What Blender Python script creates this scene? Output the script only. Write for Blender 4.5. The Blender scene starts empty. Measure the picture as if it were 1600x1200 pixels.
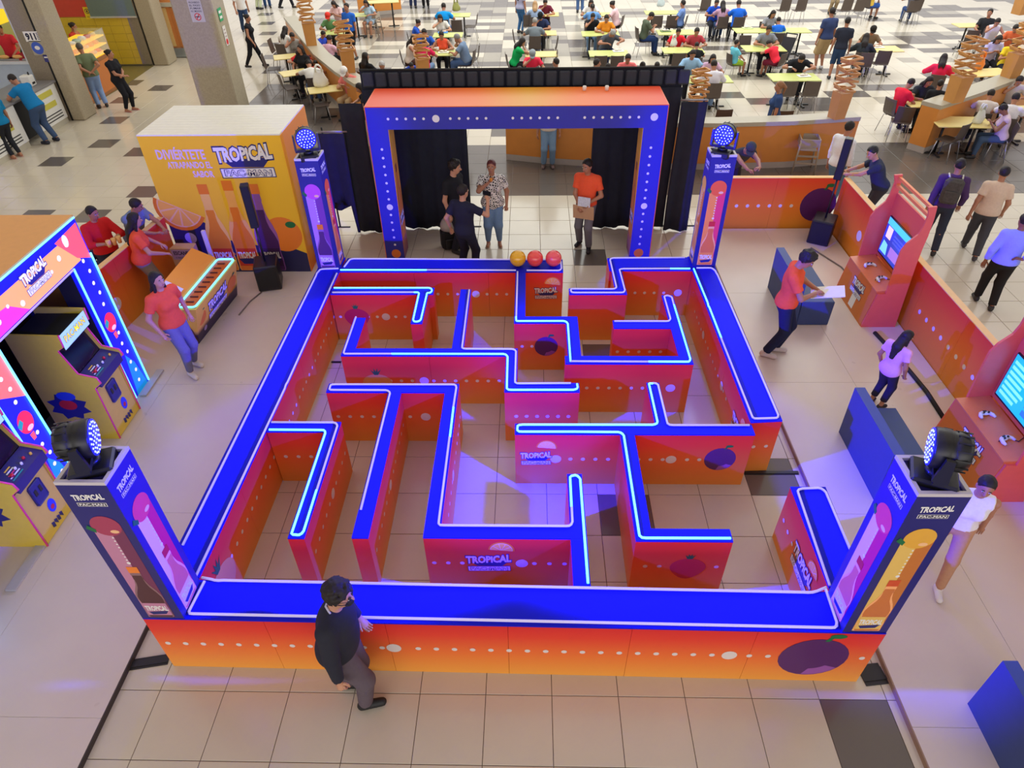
import bpy, math, random
import numpy as np
from mathutils import Vector, Matrix
C = bpy.context.scene.collection
SC = bpy.context.scene
random.seed(7)
RNG = np.random.default_rng(7)

# ------------------------------------------------------------------ camera
F_PX, PITCH, YAW, ROLL = 1052.838, 0.689082, -0.0320892, -0.0183315
CAM = np.array([-0.215561, -2.925937, 6.073224])
def cam_axes():
    cy, sy = math.cos(YAW), math.sin(YAW); cp, sp = math.cos(PITCH), math.sin(PITCH)
    cr, sr = math.cos(ROLL), math.sin(ROLL)
    fwd = np.array([sy*cp, cy*cp, -sp]); right = np.array([cy, -sy, 0.0]); up = np.cross(right, fwd)
    return cr*right + sr*up, -sr*right + cr*up, fwd
R_, U_, F_ = cam_axes()
def at(px, py, h=0.0):
    """world point at height h that the photograph shows at pixel (px, py)"""
    d = R_*((px-800)/F_PX) - U_*((py-600)/F_PX) + F_
    t = (h - CAM[2])/d[2]
    p = CAM + t*d
    return float(p[0]), float(p[1]), h
def project(p):
    d = np.asarray(p, float) - CAM
    x, y, z = d@R_, d@U_, d@F_
    return (800 + F_PX*x/z, 600 - F_PX*y/z) if z > 0.1 else (-9999, -9999)
cam = bpy.data.cameras.new('camera')
cam.sensor_fit = 'HORIZONTAL'; cam.sensor_width = 36.0
cam.lens = 36.0*F_PX/1600.0
cam.clip_end = 300
co = bpy.data.objects.new('camera', cam); C.objects.link(co)
M = Matrix(((R_[0], U_[0], -F_[0], CAM[0]), (R_[1], U_[1], -F_[1], CAM[1]), (R_[2], U_[2], -F_[2], CAM[2]), (0, 0, 0, 1)))
co.matrix_world = M
SC.camera = co

# ------------------------------------------------------------------ world, lights, exposure
SC.view_settings.view_transform = 'Standard'
try: SC.view_settings.look = 'None'
except Exception: pass
SC.view_settings.gamma = 1.0
SC.view_settings.use_curve_mapping = False
SC.view_settings.exposure = 0.0
w = bpy.data.worlds.new('hall_light'); SC.world = w; w.use_nodes = True
bg = w.node_tree.nodes['Background']
bg.inputs[0].default_value = (1.0, 0.96, 0.95, 1); bg.inputs[1].default_value = 0.86
def area_light(name, loc, aim, sx, sy, power, col=(1, 1, 1)):
    l = bpy.data.lights.new(name, 'AREA'); l.shape = 'RECTANGLE'; l.size = sx; l.size_y = sy
    l.energy = power; l.color = col
    o = bpy.data.objects.new(name, l); C.objects.link(o); o.location = loc
    o.rotation_euler = (Vector(aim)-Vector(loc)).to_track_quat('-Z', 'Y').to_euler()
    return o
area_light('skylight_court', (2, 25, 11), (2, 25, 0), 34, 20, 4700, (0.96, 1.0, 0.93))
area_light('hall_fill', (0, 5.5, 8.8), (0, 5.5, 0), 26, 12, 470, (1.0, 0.93, 0.86))  # added overhead fill that brightens the event floor, no visible fixture
area_light('stall_fill', (-14, 16, 8.8), (-14, 16, 0), 10, 14, 330, (1.0, 0.93, 0.74))  # added warm fill over the left side, no visible fixture
area_light('front_fill', (0, -20.0, 6.0), (0, 6, 1.0), 32, 7, 1600, (1.0, 0.94, 0.90))  # unseen fill added behind the camera to lift the faces turned towards it
def spot_light(name, loc, aim, power, deg, blend=0.35, col=(0.004, 0.008, 1.0), r=0.08):
    l = bpy.data.lights.new(name, 'SPOT'); l.energy = power; l.spot_size = math.radians(deg)
    l.spot_blend = blend; l.color = col; l.shadow_soft_size = r
    o = bpy.data.objects.new(name, l); C.objects.link(o); o.location = loc
    o.rotation_euler = (Vector(aim)-Vector(loc)).to_track_quat('-Z', 'Y').to_euler()
    return o

# ------------------------------------------------------------------ helpers
def lin(c):
    r = []
    for v in c[:3]:
        v = v/255.0
        r.append(v/12.92 if v <= 0.04045 else ((v+0.055)/1.055)**2.4)
    return (*r, 1.0)
MATS = {}
def mat(name, rgb, rough=0.55, metal=0.0, emit=None, estr=1.0, noise=0.06, nscale=12.0, spec=None, alpha=None, coat=0.0, bump=0.0):
    """plain procedural material: the colour varied a little by a noise texture"""
    key = (name, tuple(rgb), rough, metal, emit, estr)
    if key in MATS: return MATS[key]
    m = bpy.data.materials.new(name); m.use_nodes = True
    nt = m.node_tree; b = nt.nodes['Principled BSDF']
    b.inputs['Roughness'].default_value = rough; b.inputs['Metallic'].default_value = metal
    if spec is not None: b.inputs['Specular IOR Level'].default_value = spec
    if coat: b.inputs['Coat Weight'].default_value = coat; b.inputs['Coat Roughness'].default_value = 0.12
    c = lin(rgb)
    if noise > 0:
        tc = nt.nodes.new('ShaderNodeTexCoord'); n = nt.nodes.new('ShaderNodeTexNoise')
        n.inputs['Scale'].default_value = nscale; n.inputs['Detail'].default_value = 2.0
        mx = nt.nodes.new('ShaderNodeMixRGB'); mx.blend_type = 'MIX'
        mx.inputs[1].default_value = tuple(v*(1-noise) for v in c[:3]) + (1,)
        mx.inputs[2].default_value = tuple(min(1, v*(1+noise)) for v in c[:3]) + (1,)
        nt.links.new(tc.outputs['Object'], n.inputs['Vector']); nt.links.new(n.outputs['Fac'], mx.inputs[0])
        nt.links.new(mx.outputs[0], b.inputs['Base Color'])
        if bump:
            bp = nt.nodes.new('ShaderNodeBump'); bp.inputs['Strength'].default_value = bump; bp.inputs['Distance'].default_value = 0.01
            nt.links.new(n.outputs['Fac'], bp.inputs['Height']); nt.links.new(bp.outputs[0], b.inputs['Normal'])
    else:
        b.inputs['Base Color'].default_value = c
    if emit is not None:
        b.inputs['Emission Color'].default_value = lin(emit); b.inputs['Emission Strength'].default_value = estr
    if alpha is not None:
        b.inputs['Alpha'].default_value = alpha
    MATS[key] = m
    return m
def gradient_mat(name, stops, axis=2, lo=0.0, hi=1.0, rough=0.4, emit=0.0):
    """printed vinyl whose ink runs from one colour to the next along a local axis"""
    if name in MATS: return MATS[name]
    m = bpy.data.materials.new(name); m.use_nodes = True
    nt = m.node_tree; b = nt.nodes['Principled BSDF']; b.inputs['Roughness'].default_value = rough
    tc = nt.nodes.new('ShaderNodeTexCoord'); sp = nt.nodes.new('ShaderNodeSeparateXYZ')
    mr = nt.nodes.new('ShaderNodeMapRange'); mr.inputs[1].default_value = lo; mr.inputs[2].default_value = hi
    cr = nt.nodes.new('ShaderNodeValToRGB')
    el = cr.color_ramp.elements
    el[0].position = stops[0][0]; el[0].color = lin(stops[0][1])
    el[1].position = stops[-1][0]; el[1].color = lin(stops[-1][1])
    for p, c in stops[1:-1]:
        e = el.new(p); e.color = lin(c)
    nt.links.new(tc.outputs['Object'], sp.inputs[0]); nt.links.new(sp.outputs[axis], mr.inputs[0])
    b.inputs['Specular IOR Level'].default_value = 0.25
    nt.links.new(mr.outputs[0], cr.inputs[0]); nt.links.new(cr.outputs[0], b.inputs['Base Color'])
    if emit:
        nt.links.new(cr.outputs[0], b.inputs['Emission Color']); b.inputs['Emission Strength'].default_value = emit
    MATS[name] = m
    return m
def rotz(a):
    c, s = math.cos(a), math.sin(a)
    return np.array([[c, -s, 0], [s, c, 0], [0, 0, 1]])
class MB:
    """collects shapes and links them as ONE mesh object"""
    def __init__(s): s.v = []; s.f = []; s.m = []; s.sm = []; s.n = 0
    def add(s, vs, fs, mi=0, smooth=False):
        o = s.n
        s.v.extend(tuple(map(float, p)) for p in vs); s.n += len(vs)
        for f in fs: s.f.append(tuple(o+i for i in f)); s.m.append(mi); s.sm.append(smooth)
        return s
    def hexa(s, p, mi=0):       # 8 corners: bottom 4 (counter-clockwise), top 4
        return s.add(p, [(3, 2, 1, 0), (4, 5, 6, 7), (0, 1, 5, 4), (1, 2, 6, 5), (2, 3, 7, 6), (3, 0, 4, 7)], mi)
    def box(s, x0, x1, y0, y1, z0, z1, mi=0, R=None, o=(0, 0, 0)):
        p = np.array([(x0, y0, z0), (x1, y0, z0), (x1, y1, z0), (x0, y1, z0), (x0, y0, z1), (x1, y0, z1), (x1, y1, z1), (x0, y1, z1)], float)
        if R is not None: p = p@np.asarray(R).T
        return s.hexa(p+np.array(o), mi)
    def bbox(s, x0, x1, y0, y1, z0, z1, b=0.01, mi=0, R=None, o=(0, 0, 0)):
        """box with chamfered edges"""
        vs = []; idx = {}
        for ix, (X, sx) in enumerate(((x0, 1), (x1, -1))):
            for iy, (Y, sy) in enumerate(((y0, 1), (y1, -1))):
                for iz, (Z, sz) in enumerate(((z0, 1), (z1, -1))):
                    for k in range(3):
                        q = [X+sx*b, Y+sy*b, Z+sz*b]; q[k] = (X, Y, Z)[k]
                        idx[(ix, iy, iz, k)] = len(vs); vs.append(q)
        fs = []
        for k in range(3):
            a, c = [i for i in range(3) if i != k]
            for side in (0, 1):
                def g(u, w_):
                    t = [0, 0, 0]; t[k] = side; t[a] = u; t[c] = w_
                    return idx[(*t, k)]
                fs.append((g(0, 0), g(1, 0), g(1, 1), g(0, 1)))
        for k in range(3):      # edges along axis k
            a, c = [i for i in range(3) if i != k]
            for u in (0, 1):
                for w_ in (0, 1):
                    t0 = [0, 0, 0]; t0[k] = 0; t0[a] = u; t0[c] = w_
                    t1 = list(t0); t1[k] = 1
                    fs.append((idx[(*t0, a)], idx[(*t0, c)], idx[(*t1, c)], idx[(*t1, a)]))
        for ix in (0, 1):
            for iy in (0, 1):
                for iz in (0, 1): fs.append(tuple(idx[(ix, iy, iz, k)] for k in range(3)))
        vs = np.array(vs, float); cen = vs.mean(0)
        out = []
        for f in fs:
            q = vs[list(f)]; n = np.cross(q[1]-q[0], q[2]-q[0])
            out.append(f if n@(q.mean(0)-cen) > 0 else tuple(reversed(f)))
        if R is not None: vs = vs@np.asarray(R).T
        return s.add(vs+np.array(o), out, mi)
    def prism(s, pts, z0, z1, mi=0, mtop=None):
        """polygon (counter-clockwise, xy) pulled from z0 to z1"""
        n = len(pts)
        a = sum(pts[i][0]*pts[(i+1) % n][1]-pts[(i+1) % n][0]*pts[i][1] for i in range(n))
        if a < 0: pts = list(reversed(pts))
        vs = [(x, y, z0) for x, y in pts]+[(x, y, z1) for x, y in pts]
        s.add(vs, [tuple(range(n-1, -1, -1))]+[(i, (i+1) % n, n+(i+1) % n, n+i) for i in range(n)], mi)
        s.f.append(tuple(s.n-n+i for i in range(n))); s.m.append(mi if mtop is None else mtop); s.sm.append(False)
        return s
    def plate(s, pts, fr, t=0.002, mi=0, d=0.0):
        """flat printed shape: 2-D outline laid on the frame fr = (origin, u, v), t thick, lifted by d"""
        O, u, v = (np.asarray(q, float) for q in fr); nrm = np.cross(u, v); nrm /= np.linalg.norm(nrm)
        n = len(pts)
        a = sum(pts[i][0]*pts[(i+1) % n][1]-pts[(i+1) % n][0]*pts[i][1] for i in range(n))
        if a < 0: pts = list(reversed(pts))
        base = [O+u*x+v*y+nrm*d for x, y in pts]; top = [b+nrm*t for b in base]
        return s.add(base+top, [tuple(range(n, 2*n))]+[(i, (i+1) % n, n+(i+1) % n, n+i) for i in range(n)], mi)
    def tube(s, path, r, n=8, mi=0, closed=False, cap=True, smooth=True):
        P = [np.asarray(p, float) for p in path]; m = len(P)
        rs = r if hasattr(r, '__len__') else [r]*m
        vs = []; up = None
        for i in range(m):
            if closed: t = P[(i+1) % m]-P[i-1]
            else: t = P[min(i+1, m-1)]-P[max(i-1, 0)]
            t = t/(np.linalg.norm(t)+1e-9)
            if up is None:
                up = np.array([0, 0, 1.0]) if abs(t[2]) < 0.9 else np.array([1.0, 0, 0])
            a = up-t*(up@t); a /= np.linalg.norm(a)+1e-9; up = a; b = np.cross(t, a)
            for k in range(n):
                an = 2*math.pi*k/n
                vs.append(P[i]+rs[i]*(a*math.cos(an)+b*math.sin(an)))
        fs = []
        for i in range(m if closed else m-1):
            j = (i+1) % m
            for k in range(n): fs.append((i*n+k, i*n+(k+1) % n, j*n+(k+1) % n, j*n+k))
        if cap and not closed: fs.append(tuple(range(n-1, -1, -1))); fs.append(tuple((m-1)*n+k for k in range(n)))
        return s.add(vs, fs, mi, smooth)
    def lathe(s, prof, o=(0, 0, 0), n=20, mi=0, R=None, smooth=True):
        vs = []
        for r, z in prof:
            for k in range(n):
                a = 2*math.pi*k/n; vs.append((r*math.cos(a), r*math.sin(a), z))
        vs = np.array(vs)
        if R is not None: vs = vs@np.asarray(R).T
        fs = []
        for i in range(len(prof)-1):
            for k in range(n): fs.append((i*n+k, i*n+(k+1) % n, (i+1)*n+(k+1) % n, (i+1)*n+k))
        fs.append(tuple(range(n-1, -1, -1))); fs.append(tuple((len(prof)-1)*n+k for k in range(n)))
        return s.add(vs+np.array(o), fs, mi, smooth)
    def ball(s, o, rad, n=12, mi=0, R=None):
        rad = rad if hasattr(rad, '__len__') else (rad,)*3
        vs = []; m = max(4, n//2)
        for i in range(1, m):
            th = math.pi*i/m
            for k in range(n):
                a = 2*math.pi*k/n; vs.append((math.sin(th)*math.cos(a), math.sin(th)*math.sin(a), -math.cos(th)))
        vs.append((0, 0, -1)); vs.append((0, 0, 1))
        vs = np.array(vs)*np.array(rad)
        if R is not None: vs = vs@np.asarray(R).T
        fs = []
        for i in range(m-2):
            for k in range(n): fs.append((i*n+k, i*n+(k+1) % n, (i+1)*n+(k+1) % n, (i+1)*n+k))
        b = (m-1)*n
        for k in range(n):
            fs.append((b, (k+1) % n, k)); fs.append((b+1, (m-2)*n+k, (m-2)*n+(k+1) % n))
        return s.add(vs+np.array(o), fs, mi, True)
    def mesh(s, name, mats):
        me = bpy.data.meshes.new(name); me.from_pydata(s.v, [], s.f)
        for m_ in (mats if isinstance(mats, (list, tuple)) else [mats]): me.materials.append(m_)
        me.polygons.foreach_set('material_index', s.m); me.polygons.foreach_set('use_smooth', s.sm)
        me.update(); return me
    def build(s, name, mats, parent=None, loc=(0, 0, 0), rz=0.0):
        return link(name, s.mesh(name, mats), parent, loc, rz)
def link(name, me, parent=None, loc=(0, 0, 0), rz=0.0):
    o = bpy.data.objects.new(name, me); C.objects.link(o)
    if parent is not None: o.parent = parent
    o.location = loc; o.rotation_euler = (0, 0, rz)
    return o
def tag(o, label=None, cat=None, group=None, kind=None):
    if label: o['label'] = label
    if cat: o['category'] = cat
    if group: o['group'] = group
    if kind: o['kind'] = kind
    return o
def thing(name, label, cat, loc=(0, 0, 0), rz=0.0, group=None):
    o = bpy.data.objects.new(name, None); C.objects.link(o); o.empty_display_size = 0.1
    o.location = loc; o.rotation_euler = (0, 0, rz)
    return tag(o, label, cat, group)
def struct(name, o):
    o.name = name; o['kind'] = 'structure'; return o
def dup(root, loc, rz=0.0, label=None, scale=None, mats=None):
    r = root.copy(); C.objects.link(r); r.location = loc; r.rotation_euler = (0, 0, rz)
    if label: r['label'] = label
    if scale: r.scale = (scale,)*3
    for ch in list(root.children):
        c = ch.copy(); C.objects.link(c); c.parent = r
        if mats and ch.name.split('.')[0] in mats:
            c.material_slots[0].link = 'OBJECT'; c.material_slots[0].material = mats[ch.name.split('.')[0]]
        for g in ch.children:
            d = g.copy(); C.objects.link(d); d.parent = c
    return r
TEXTS = {}
def text_geo(txt, bold=0.0, res=2):
    """outline of a word in flat faces, about 0.7 high per capital, centred on its own middle"""
    k = (txt, bold, res)
    if k not in TEXTS:
        cu = bpy.data.curves.new('lettering', 'FONT'); cu.body = txt; cu.offset = bold; cu.resolution_u = res
        cu.align_x = 'CENTER'; cu.align_y = 'CENTER'; cu.fill_mode = 'FRONT'
        ob = bpy.data.objects.new('lettering', cu)
        me = bpy.data.meshes.new_from_object(ob)
        v = np.array([q.co[:] for q in me.vertices]).reshape(-1, 3)[:, :2]
        f = [tuple(p.vertices) for p in me.polygons]
        bpy.data.objects.remove(ob); bpy.data.curves.remove(cu); bpy.data.meshes.remove(me)
        TEXTS[k] = (v, f)
    return TEXTS[k]
def put_text(mb, txt, fr, cx, cy, width=None, height=None, mi=0, d=0.002, bold=0.02, warp=None):
    v, f = text_geo(txt, bold)
    if len(v) == 0: return
    lo, hi = v.min(0), v.max(0); q = v-(lo+hi)/2
    sx = width/(hi[0]-lo[0]) if width else None; sy = height/(hi[1]-lo[1]) if height else None
    sx = sx or sy; sy = sy or sx
    q = q*np.array([sx, sy])
    if warp is not None: q = warp(q)
    q = q+np.array([cx, cy])
    O, u, w_ = (np.asarray(a, float) for a in fr); nrm = np.cross(u, w_); nrm /= np.linalg.norm(nrm)
    P = O+q[:, :1]*u+q[:, 1:]*w_+nrm*d
    mb.add(P, f, mi)
def disc(cx, cy, r, n=14, ry=None):
    return [(cx+r*math.cos(2*math.pi*i/n), cy+(ry or r)*math.sin(2*math.pi*i/n)) for i in range(n)]
# ------------------------------------------------------------------ people: one smooth surface grown over a posed skeleton
def nrm_(v): v = np.asarray(v, float); return v/(np.linalg.norm(v)+1e-9)
class Field:
    def __init__(s, lo, hi, h):
        s.h = h; s.lo = np.asarray(lo, float)
        s.n = np.maximum(4, np.ceil((np.asarray(hi)-s.lo)/h).astype(int)+1)
        s.V = np.full(tuple(s.n), 0.4, np.float32)
        s.ax = [(s.lo[i]+h*np.arange(s.n[i])).astype(np.float32) for i in range(3)]
    def sub(s, lo, hi):
        a = np.clip(np.floor((np.asarray(lo)-s.lo)/s.h).astype(int), 0, s.n-1)
        b = np.clip(np.ceil((np.asarray(hi)-s.lo)/s.h).astype(int)+1, 1, s.n)
        sl = tuple(slice(a[i], b[i]) for i in range(3))
        X = s.ax[0][sl[0]][:, None, None]; Y = s.ax[1][sl[1]][None, :, None]; Z = s.ax[2][sl[2]][None, None, :]
        return sl, X, Y, Z
    def blend(s, sl, d, k):
        a = s.V[sl]
        if k > 0:
            t = np.maximum(k-np.abs(a-d), 0)/k
            s.V[sl] = np.minimum(a, d)-t*t*(k*0.25)
        else: s.V[sl] = np.minimum(a, d)
    def cap(s, a, b, ra, rb, k=0.03, flat=None, f=1.0, cut0=False, cut1=False):
        a = np.asarray(a, float); b = np.asarray(b, float); m = max(ra, rb)+k+3*s.h
        sl, X, Y, Z = s.sub(np.minimum(a, b)-m, np.maximum(a, b)+m)
        ab = b-a; L2 = ab@ab+1e-9
        px, py, pz = X-a[0], Y-a[1], Z-a[2]
        t0 = (px*ab[0]+py*ab[1]+pz*ab[2])/L2
        t = np.clip(t0, 0, 1)
        qx, qy, qz = px-t*ab[0], py-t*ab[1], pz-t*ab[2]
        q2 = qx*qx+qy*qy+qz*qz
        if flat is not None:
            fl = nrm_(flat); qn = qx*fl[0]+qy*fl[1]+qz*fl[2]; q2 = q2+(f*f-1)*qn*qn
        d = np.sqrt(q2)-(ra+t*(rb-ra))
        L = math.sqrt(L2)
        if cut1: d = np.maximum(d, (t0-1)*L)
        if cut0: d = np.maximum(d, -t0*L)
        s.blend(sl, d.astype(np.float32), k)
    def ell(s, c, r, R=None, k=0.03):
        c = np.asarray(c, float); r = np.asarray(r, float); m = r.max()+k+3*s.h
        sl, X, Y, Z = s.sub(c-m, c+m)
        px, py, pz = X-c[0], Y-c[1], Z-c[2]
        if R is not None:
            px, py, pz = (R[0][0]*px+R[0][1]*py+R[0][2]*pz, R[1][0]*px+R[1][1]*py+R[1][2]*pz, R[2][0]*px+R[2][1]*py+R[2][2]*pz)
        a = (px/r[0])**2+(py/r[1])**2+(pz/r[2])**2
        b = (px/r[0]**2)**2+(py/r[1]**2)**2+(pz/r[2]**2)**2
        k0 = np.sqrt(a)+1e-6
        s.blend(sl, (k0*(k0-1)/np.sqrt(b+1e-9)).astype(np.float32), k)
    def keep(s, p, n):          # keep the side n points away from
        n = nrm_(n); X, Y, Z = s.ax[0][:, None, None], s.ax[1][None, :, None], s.ax[2][None, None, :]
        s.V = np.maximum(s.V, ((X-p[0])*n[0]+(Y-p[1])*n[1]+(Z-p[2])*n[2]).astype(np.float32))
    def mesh(s, extra=None, name='surface'):
        V = s.V; h = s.h; S = V < 0
        c = np.zeros(tuple(s.n-1), np.int8)
        for i in (0, 1):
            for j in (0, 1):
                for k in (0, 1):
                    c += S[i:s.n[0]-1+i, j:s.n[1]-1+j, k:s.n[2]-1+k]
        act = np.argwhere((c > 0) & (c < 8))
        idx = np.full(tuple(s.n-1), -1, np.int32); idx[tuple(act.T)] = np.arange(len(act))
        vals = {}
        for i in (0, 1):
            for j in (0, 1):
                for k in (0, 1): vals[(i, j, k)] = V[act[:, 0]+i, act[:, 1]+j, act[:, 2]+k]
        pos = np.zeros((len(act), 3)); cnt = np.zeros(len(act))
        for ax in range(3):
            o = [q for q in range(3) if q != ax]
            for u in (0, 1):
                for w_ in (0, 1):
                    k0 = [0, 0, 0]; k0[o[0]] = u; k0[o[1]] = w_; k1 = list(k0); k1[ax] = 1
                    a, b = vals[tuple(k0)], vals[tuple(k1)]
                    m = (a < 0) != (b < 0)
                    t = np.where(m, a/(a-b+1e-12), 0)
                    p = np.zeros((len(act), 3)); p[:, o[0]] = u; p[:, o[1]] = w_; p[:, ax] = t
                    pos += p*m[:, None]; cnt += m
        verts = s.lo+(act+pos/cnt[:, None])*h
        quads = []
        for ax in range(3):
            o = [(ax+1) % 3, (ax+2) % 3]
            sl0 = [slice(None)]*3; sl1 = [slice(None)]*3
            sl0[ax] = slice(0, -1); sl1[ax] = slice(1, None)
            A, B = S[tuple(sl0)], S[tuple(sl1)]
            e = np.argwhere(A != B)
            e = e[(e[:, o[0]] > 0) & (e[:, o[1]] > 0) & (e[:, o[0]] < s.n[o[0]]-1) & (e[:, o[1]] < s.n[o[1]]-1)]
            if len(e) == 0: continue
            ins = A[tuple(e.T)]
            q = []
            for du, dv in ((0, 0), (1, 0), (1, 1), (0, 1)):
                g = e.copy(); g[:, o[0]] -= du; g[:, o[1]] -= dv; q.append(idx[tuple(g.T)])
            q = np.stack(q, 1)
            q[~ins] = q[~ins][:, ::-1]
            quads.append(q)
        F = np.concatenate(quads) if quads else np.zeros((0, 4), int)
        F = F[(F >= 0).all(1)]
        nv = len(verts)
        if extra is not None and extra.n:
            EV = np.array(extra.v); verts = np.concatenate([verts, EV])
        me = bpy.data.meshes.new(name)
        me.vertices.add(len(verts)); me.vertices.foreach_set('co', verts.astype(np.float32).ravel())
        fl = [F.ravel()]; tot = [np.full(len(F), 4)]
        if extra is not None and extra.n:
            for f in extra.f: fl.append(np.array(f)+nv); tot.append(np.array([len(f)]))
        lo_ = np.concatenate(fl); tt = np.concatenate(tot)
        me.loops.add(len(lo_)); me.loops.foreach_set('vertex_index', lo_.astype(np.int32))
        me.polygons.add(len(tt)); me.polygons.foreach_set('loop_start', np.concatenate([[0], np.cumsum(tt)[:-1]]).astype(np.int32))
        me.polygons.foreach_set('loop_total', tt.astype(np.int32))
        me.polygons.foreach_set('use_smooth', np.ones(len(tt), bool))
        me.update(calc_edges=True); me.validate()
        return me
def ik(a, t, l1, l2, hint):
    a = np.asarray(a, float); t = np.asarray(t, float); d = t-a; L = np.linalg.norm(d)
    L2 = min(L, (l1+l2)*0.999); d = d/(L+1e-9); t = a+d*L2
    x = (l1*l1-l2*l2+L2*L2)/(2*L2); y = math.sqrt(max(l1*l1-x*x, 0))
    hv = np.asarray(hint, float); hv = hv-d*(hv@d); hv = nrm_(hv)
    return a+d*x+hv*y, t
def rx(d): a = math.radians(d); c, s = math.cos(a), math.sin(a); return np.array([[1, 0, 0], [0, c, -s], [0, s, c]])
def ry(d): a = math.radians(d); c, s = math.cos(a), math.sin(a); return np.array([[c, 0, s], [0, 1, 0], [-s, 0, c]])
def rzd(d): return rotz(math.radians(d))
# a pose for a body 1.7 m tall that faces +Y with its right hand at +X; wrists and ankles are targets
def pose(hip=(0, 0, 0.89), lean=0, side=0, twist=0, hl=(-0.25, 0.04, 0.80), hr=(0.25, 0.04, 0.80), fl=(-0.10, 0, 0), fr=(0.10, 0, 0),
         fly=8, fry=-8, head=(0, 0), el=(-0.6, -1, 0), er=(0.6, -1, 0), kl=(0, 1, 0.2), kr=(0, 1, 0.2), hld=None, hrd=None, curl=35, hipyaw=0):
    return dict(locals())
def skeleton(P):
    j = {}
    hip = np.array(P['hip'], float); Rh = rzd(P['hipyaw'])
    T = rzd(P['twist'])@ry(P['side'])@rx(-P['lean'])
    j['hip'] = hip; j['Rh'] = Rh; j['T'] = T
    j['neck'] = hip+T@np.array([0, -0.005, 0.50])
    j['chest'] = hip+T@np.array([0, 0.0, 0.33]); j['belly'] = hip+T@np.array([0, 0.015, 0.14])
    for sd, s in (('l', -1), ('r', 1)):
        j['sh'+sd] = hip+T@np.array([s*0.175, -0.01, 0.445])
        j['el'+sd], j['wr'+sd] = ik(j['sh'+sd], P['h'+sd], 0.29, 0.25, P['e'+sd])
        j['hp'+sd] = hip+Rh@np.array([s*0.085, 0, -0.03])
        f = np.array(P['f'+sd], float); an = f+np.array([0, 0, 0.085])
        j['kn'+sd], j['an'+sd] = ik(j['hp'+sd], an, 0.415, 0.405, P['k'+sd])
        fy = rzd(P['f'+sd+'y'])@np.array([0, 1.0, 0])
        j['ft'+sd] = fy
    H = T@rzd(-P['head'][0])@rx(-P['head'][1]) if True else T
    j['H'] = H
    j['hc'] = j['neck']+T@np.array([0, 0.012, 0.055])+H@np.array([0, 0.022, 0.125])
    return j
def hand_prims(F, mb, j, sd, P, s):
    """palm in the field, five tapered fingers as bent chains rooted in the palm"""
    w_ = j['wr'+sd]; fa = nrm_(w_-j['el'+sd])
    hd = P['h'+sd+'d']; d = nrm_(hd) if hd is not None else fa
    side = np.cross(d, np.array([0, 0, 1.0]))
    if np.linalg.norm(side) < 0.2: side = np.array([0, s*1.0, 0]) if abs(d[1]) < .9 else np.array([1.0, 0, 0])
    side = nrm_(side)
    # thumb side points forward / inward
    inward = np.array([-s*0.6, 0.9, 0.3]); thumb = side if side@inward > 0 else -side
    pn = nrm_(np.cross(d, thumb)); 
    body = np.array([-s*1.0, 0.1, -0.4])
    if pn@body < 0: pn = -pn
    F.cap(w_, w_+d*0.075, 0.026, 0.036, 0.015, flat=pn, f=1.7)
    c = math.radians(P['curl'])
    for q, (off, ln) in enumerate(((0.028, 0.068), (0.010, 0.078), (-0.009, 0.072), (-0.027, 0.056))):
        p0 = w_+d*0.070+thumb*off; pts = [p0-d*0.02, p0]; a = c*0.5; cur = p0
        for seg, fr_ in enumerate((0.45, 0.32, 0.23)):
            dd = d*math.cos(a)+pn*math.sin(a); cur = cur+dd*ln*fr_*1.1; pts.append(cur); a += c*0.8
        mb.tube(pts, [0.0095, 0.0095, 0.0088, 0.0078, 0.0058], 6)
    p0 = w_+d*0.022+thumb*0.022; td = nrm_(d*0.62+thumb*0.62+pn*0.35)
    mb.tube([p0, p0+td*0.030, p0+td*0.052+d*0.006, p0+td*0.060+d*0.026], [0.013, 0.0115, 0.0105, 0.007], 6)
SKIN = {'a': (196, 142, 112), 'b': (172, 118, 90), 'c': (140, 92, 68), 'd': (112, 72, 54)}
PROTO = {}
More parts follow.
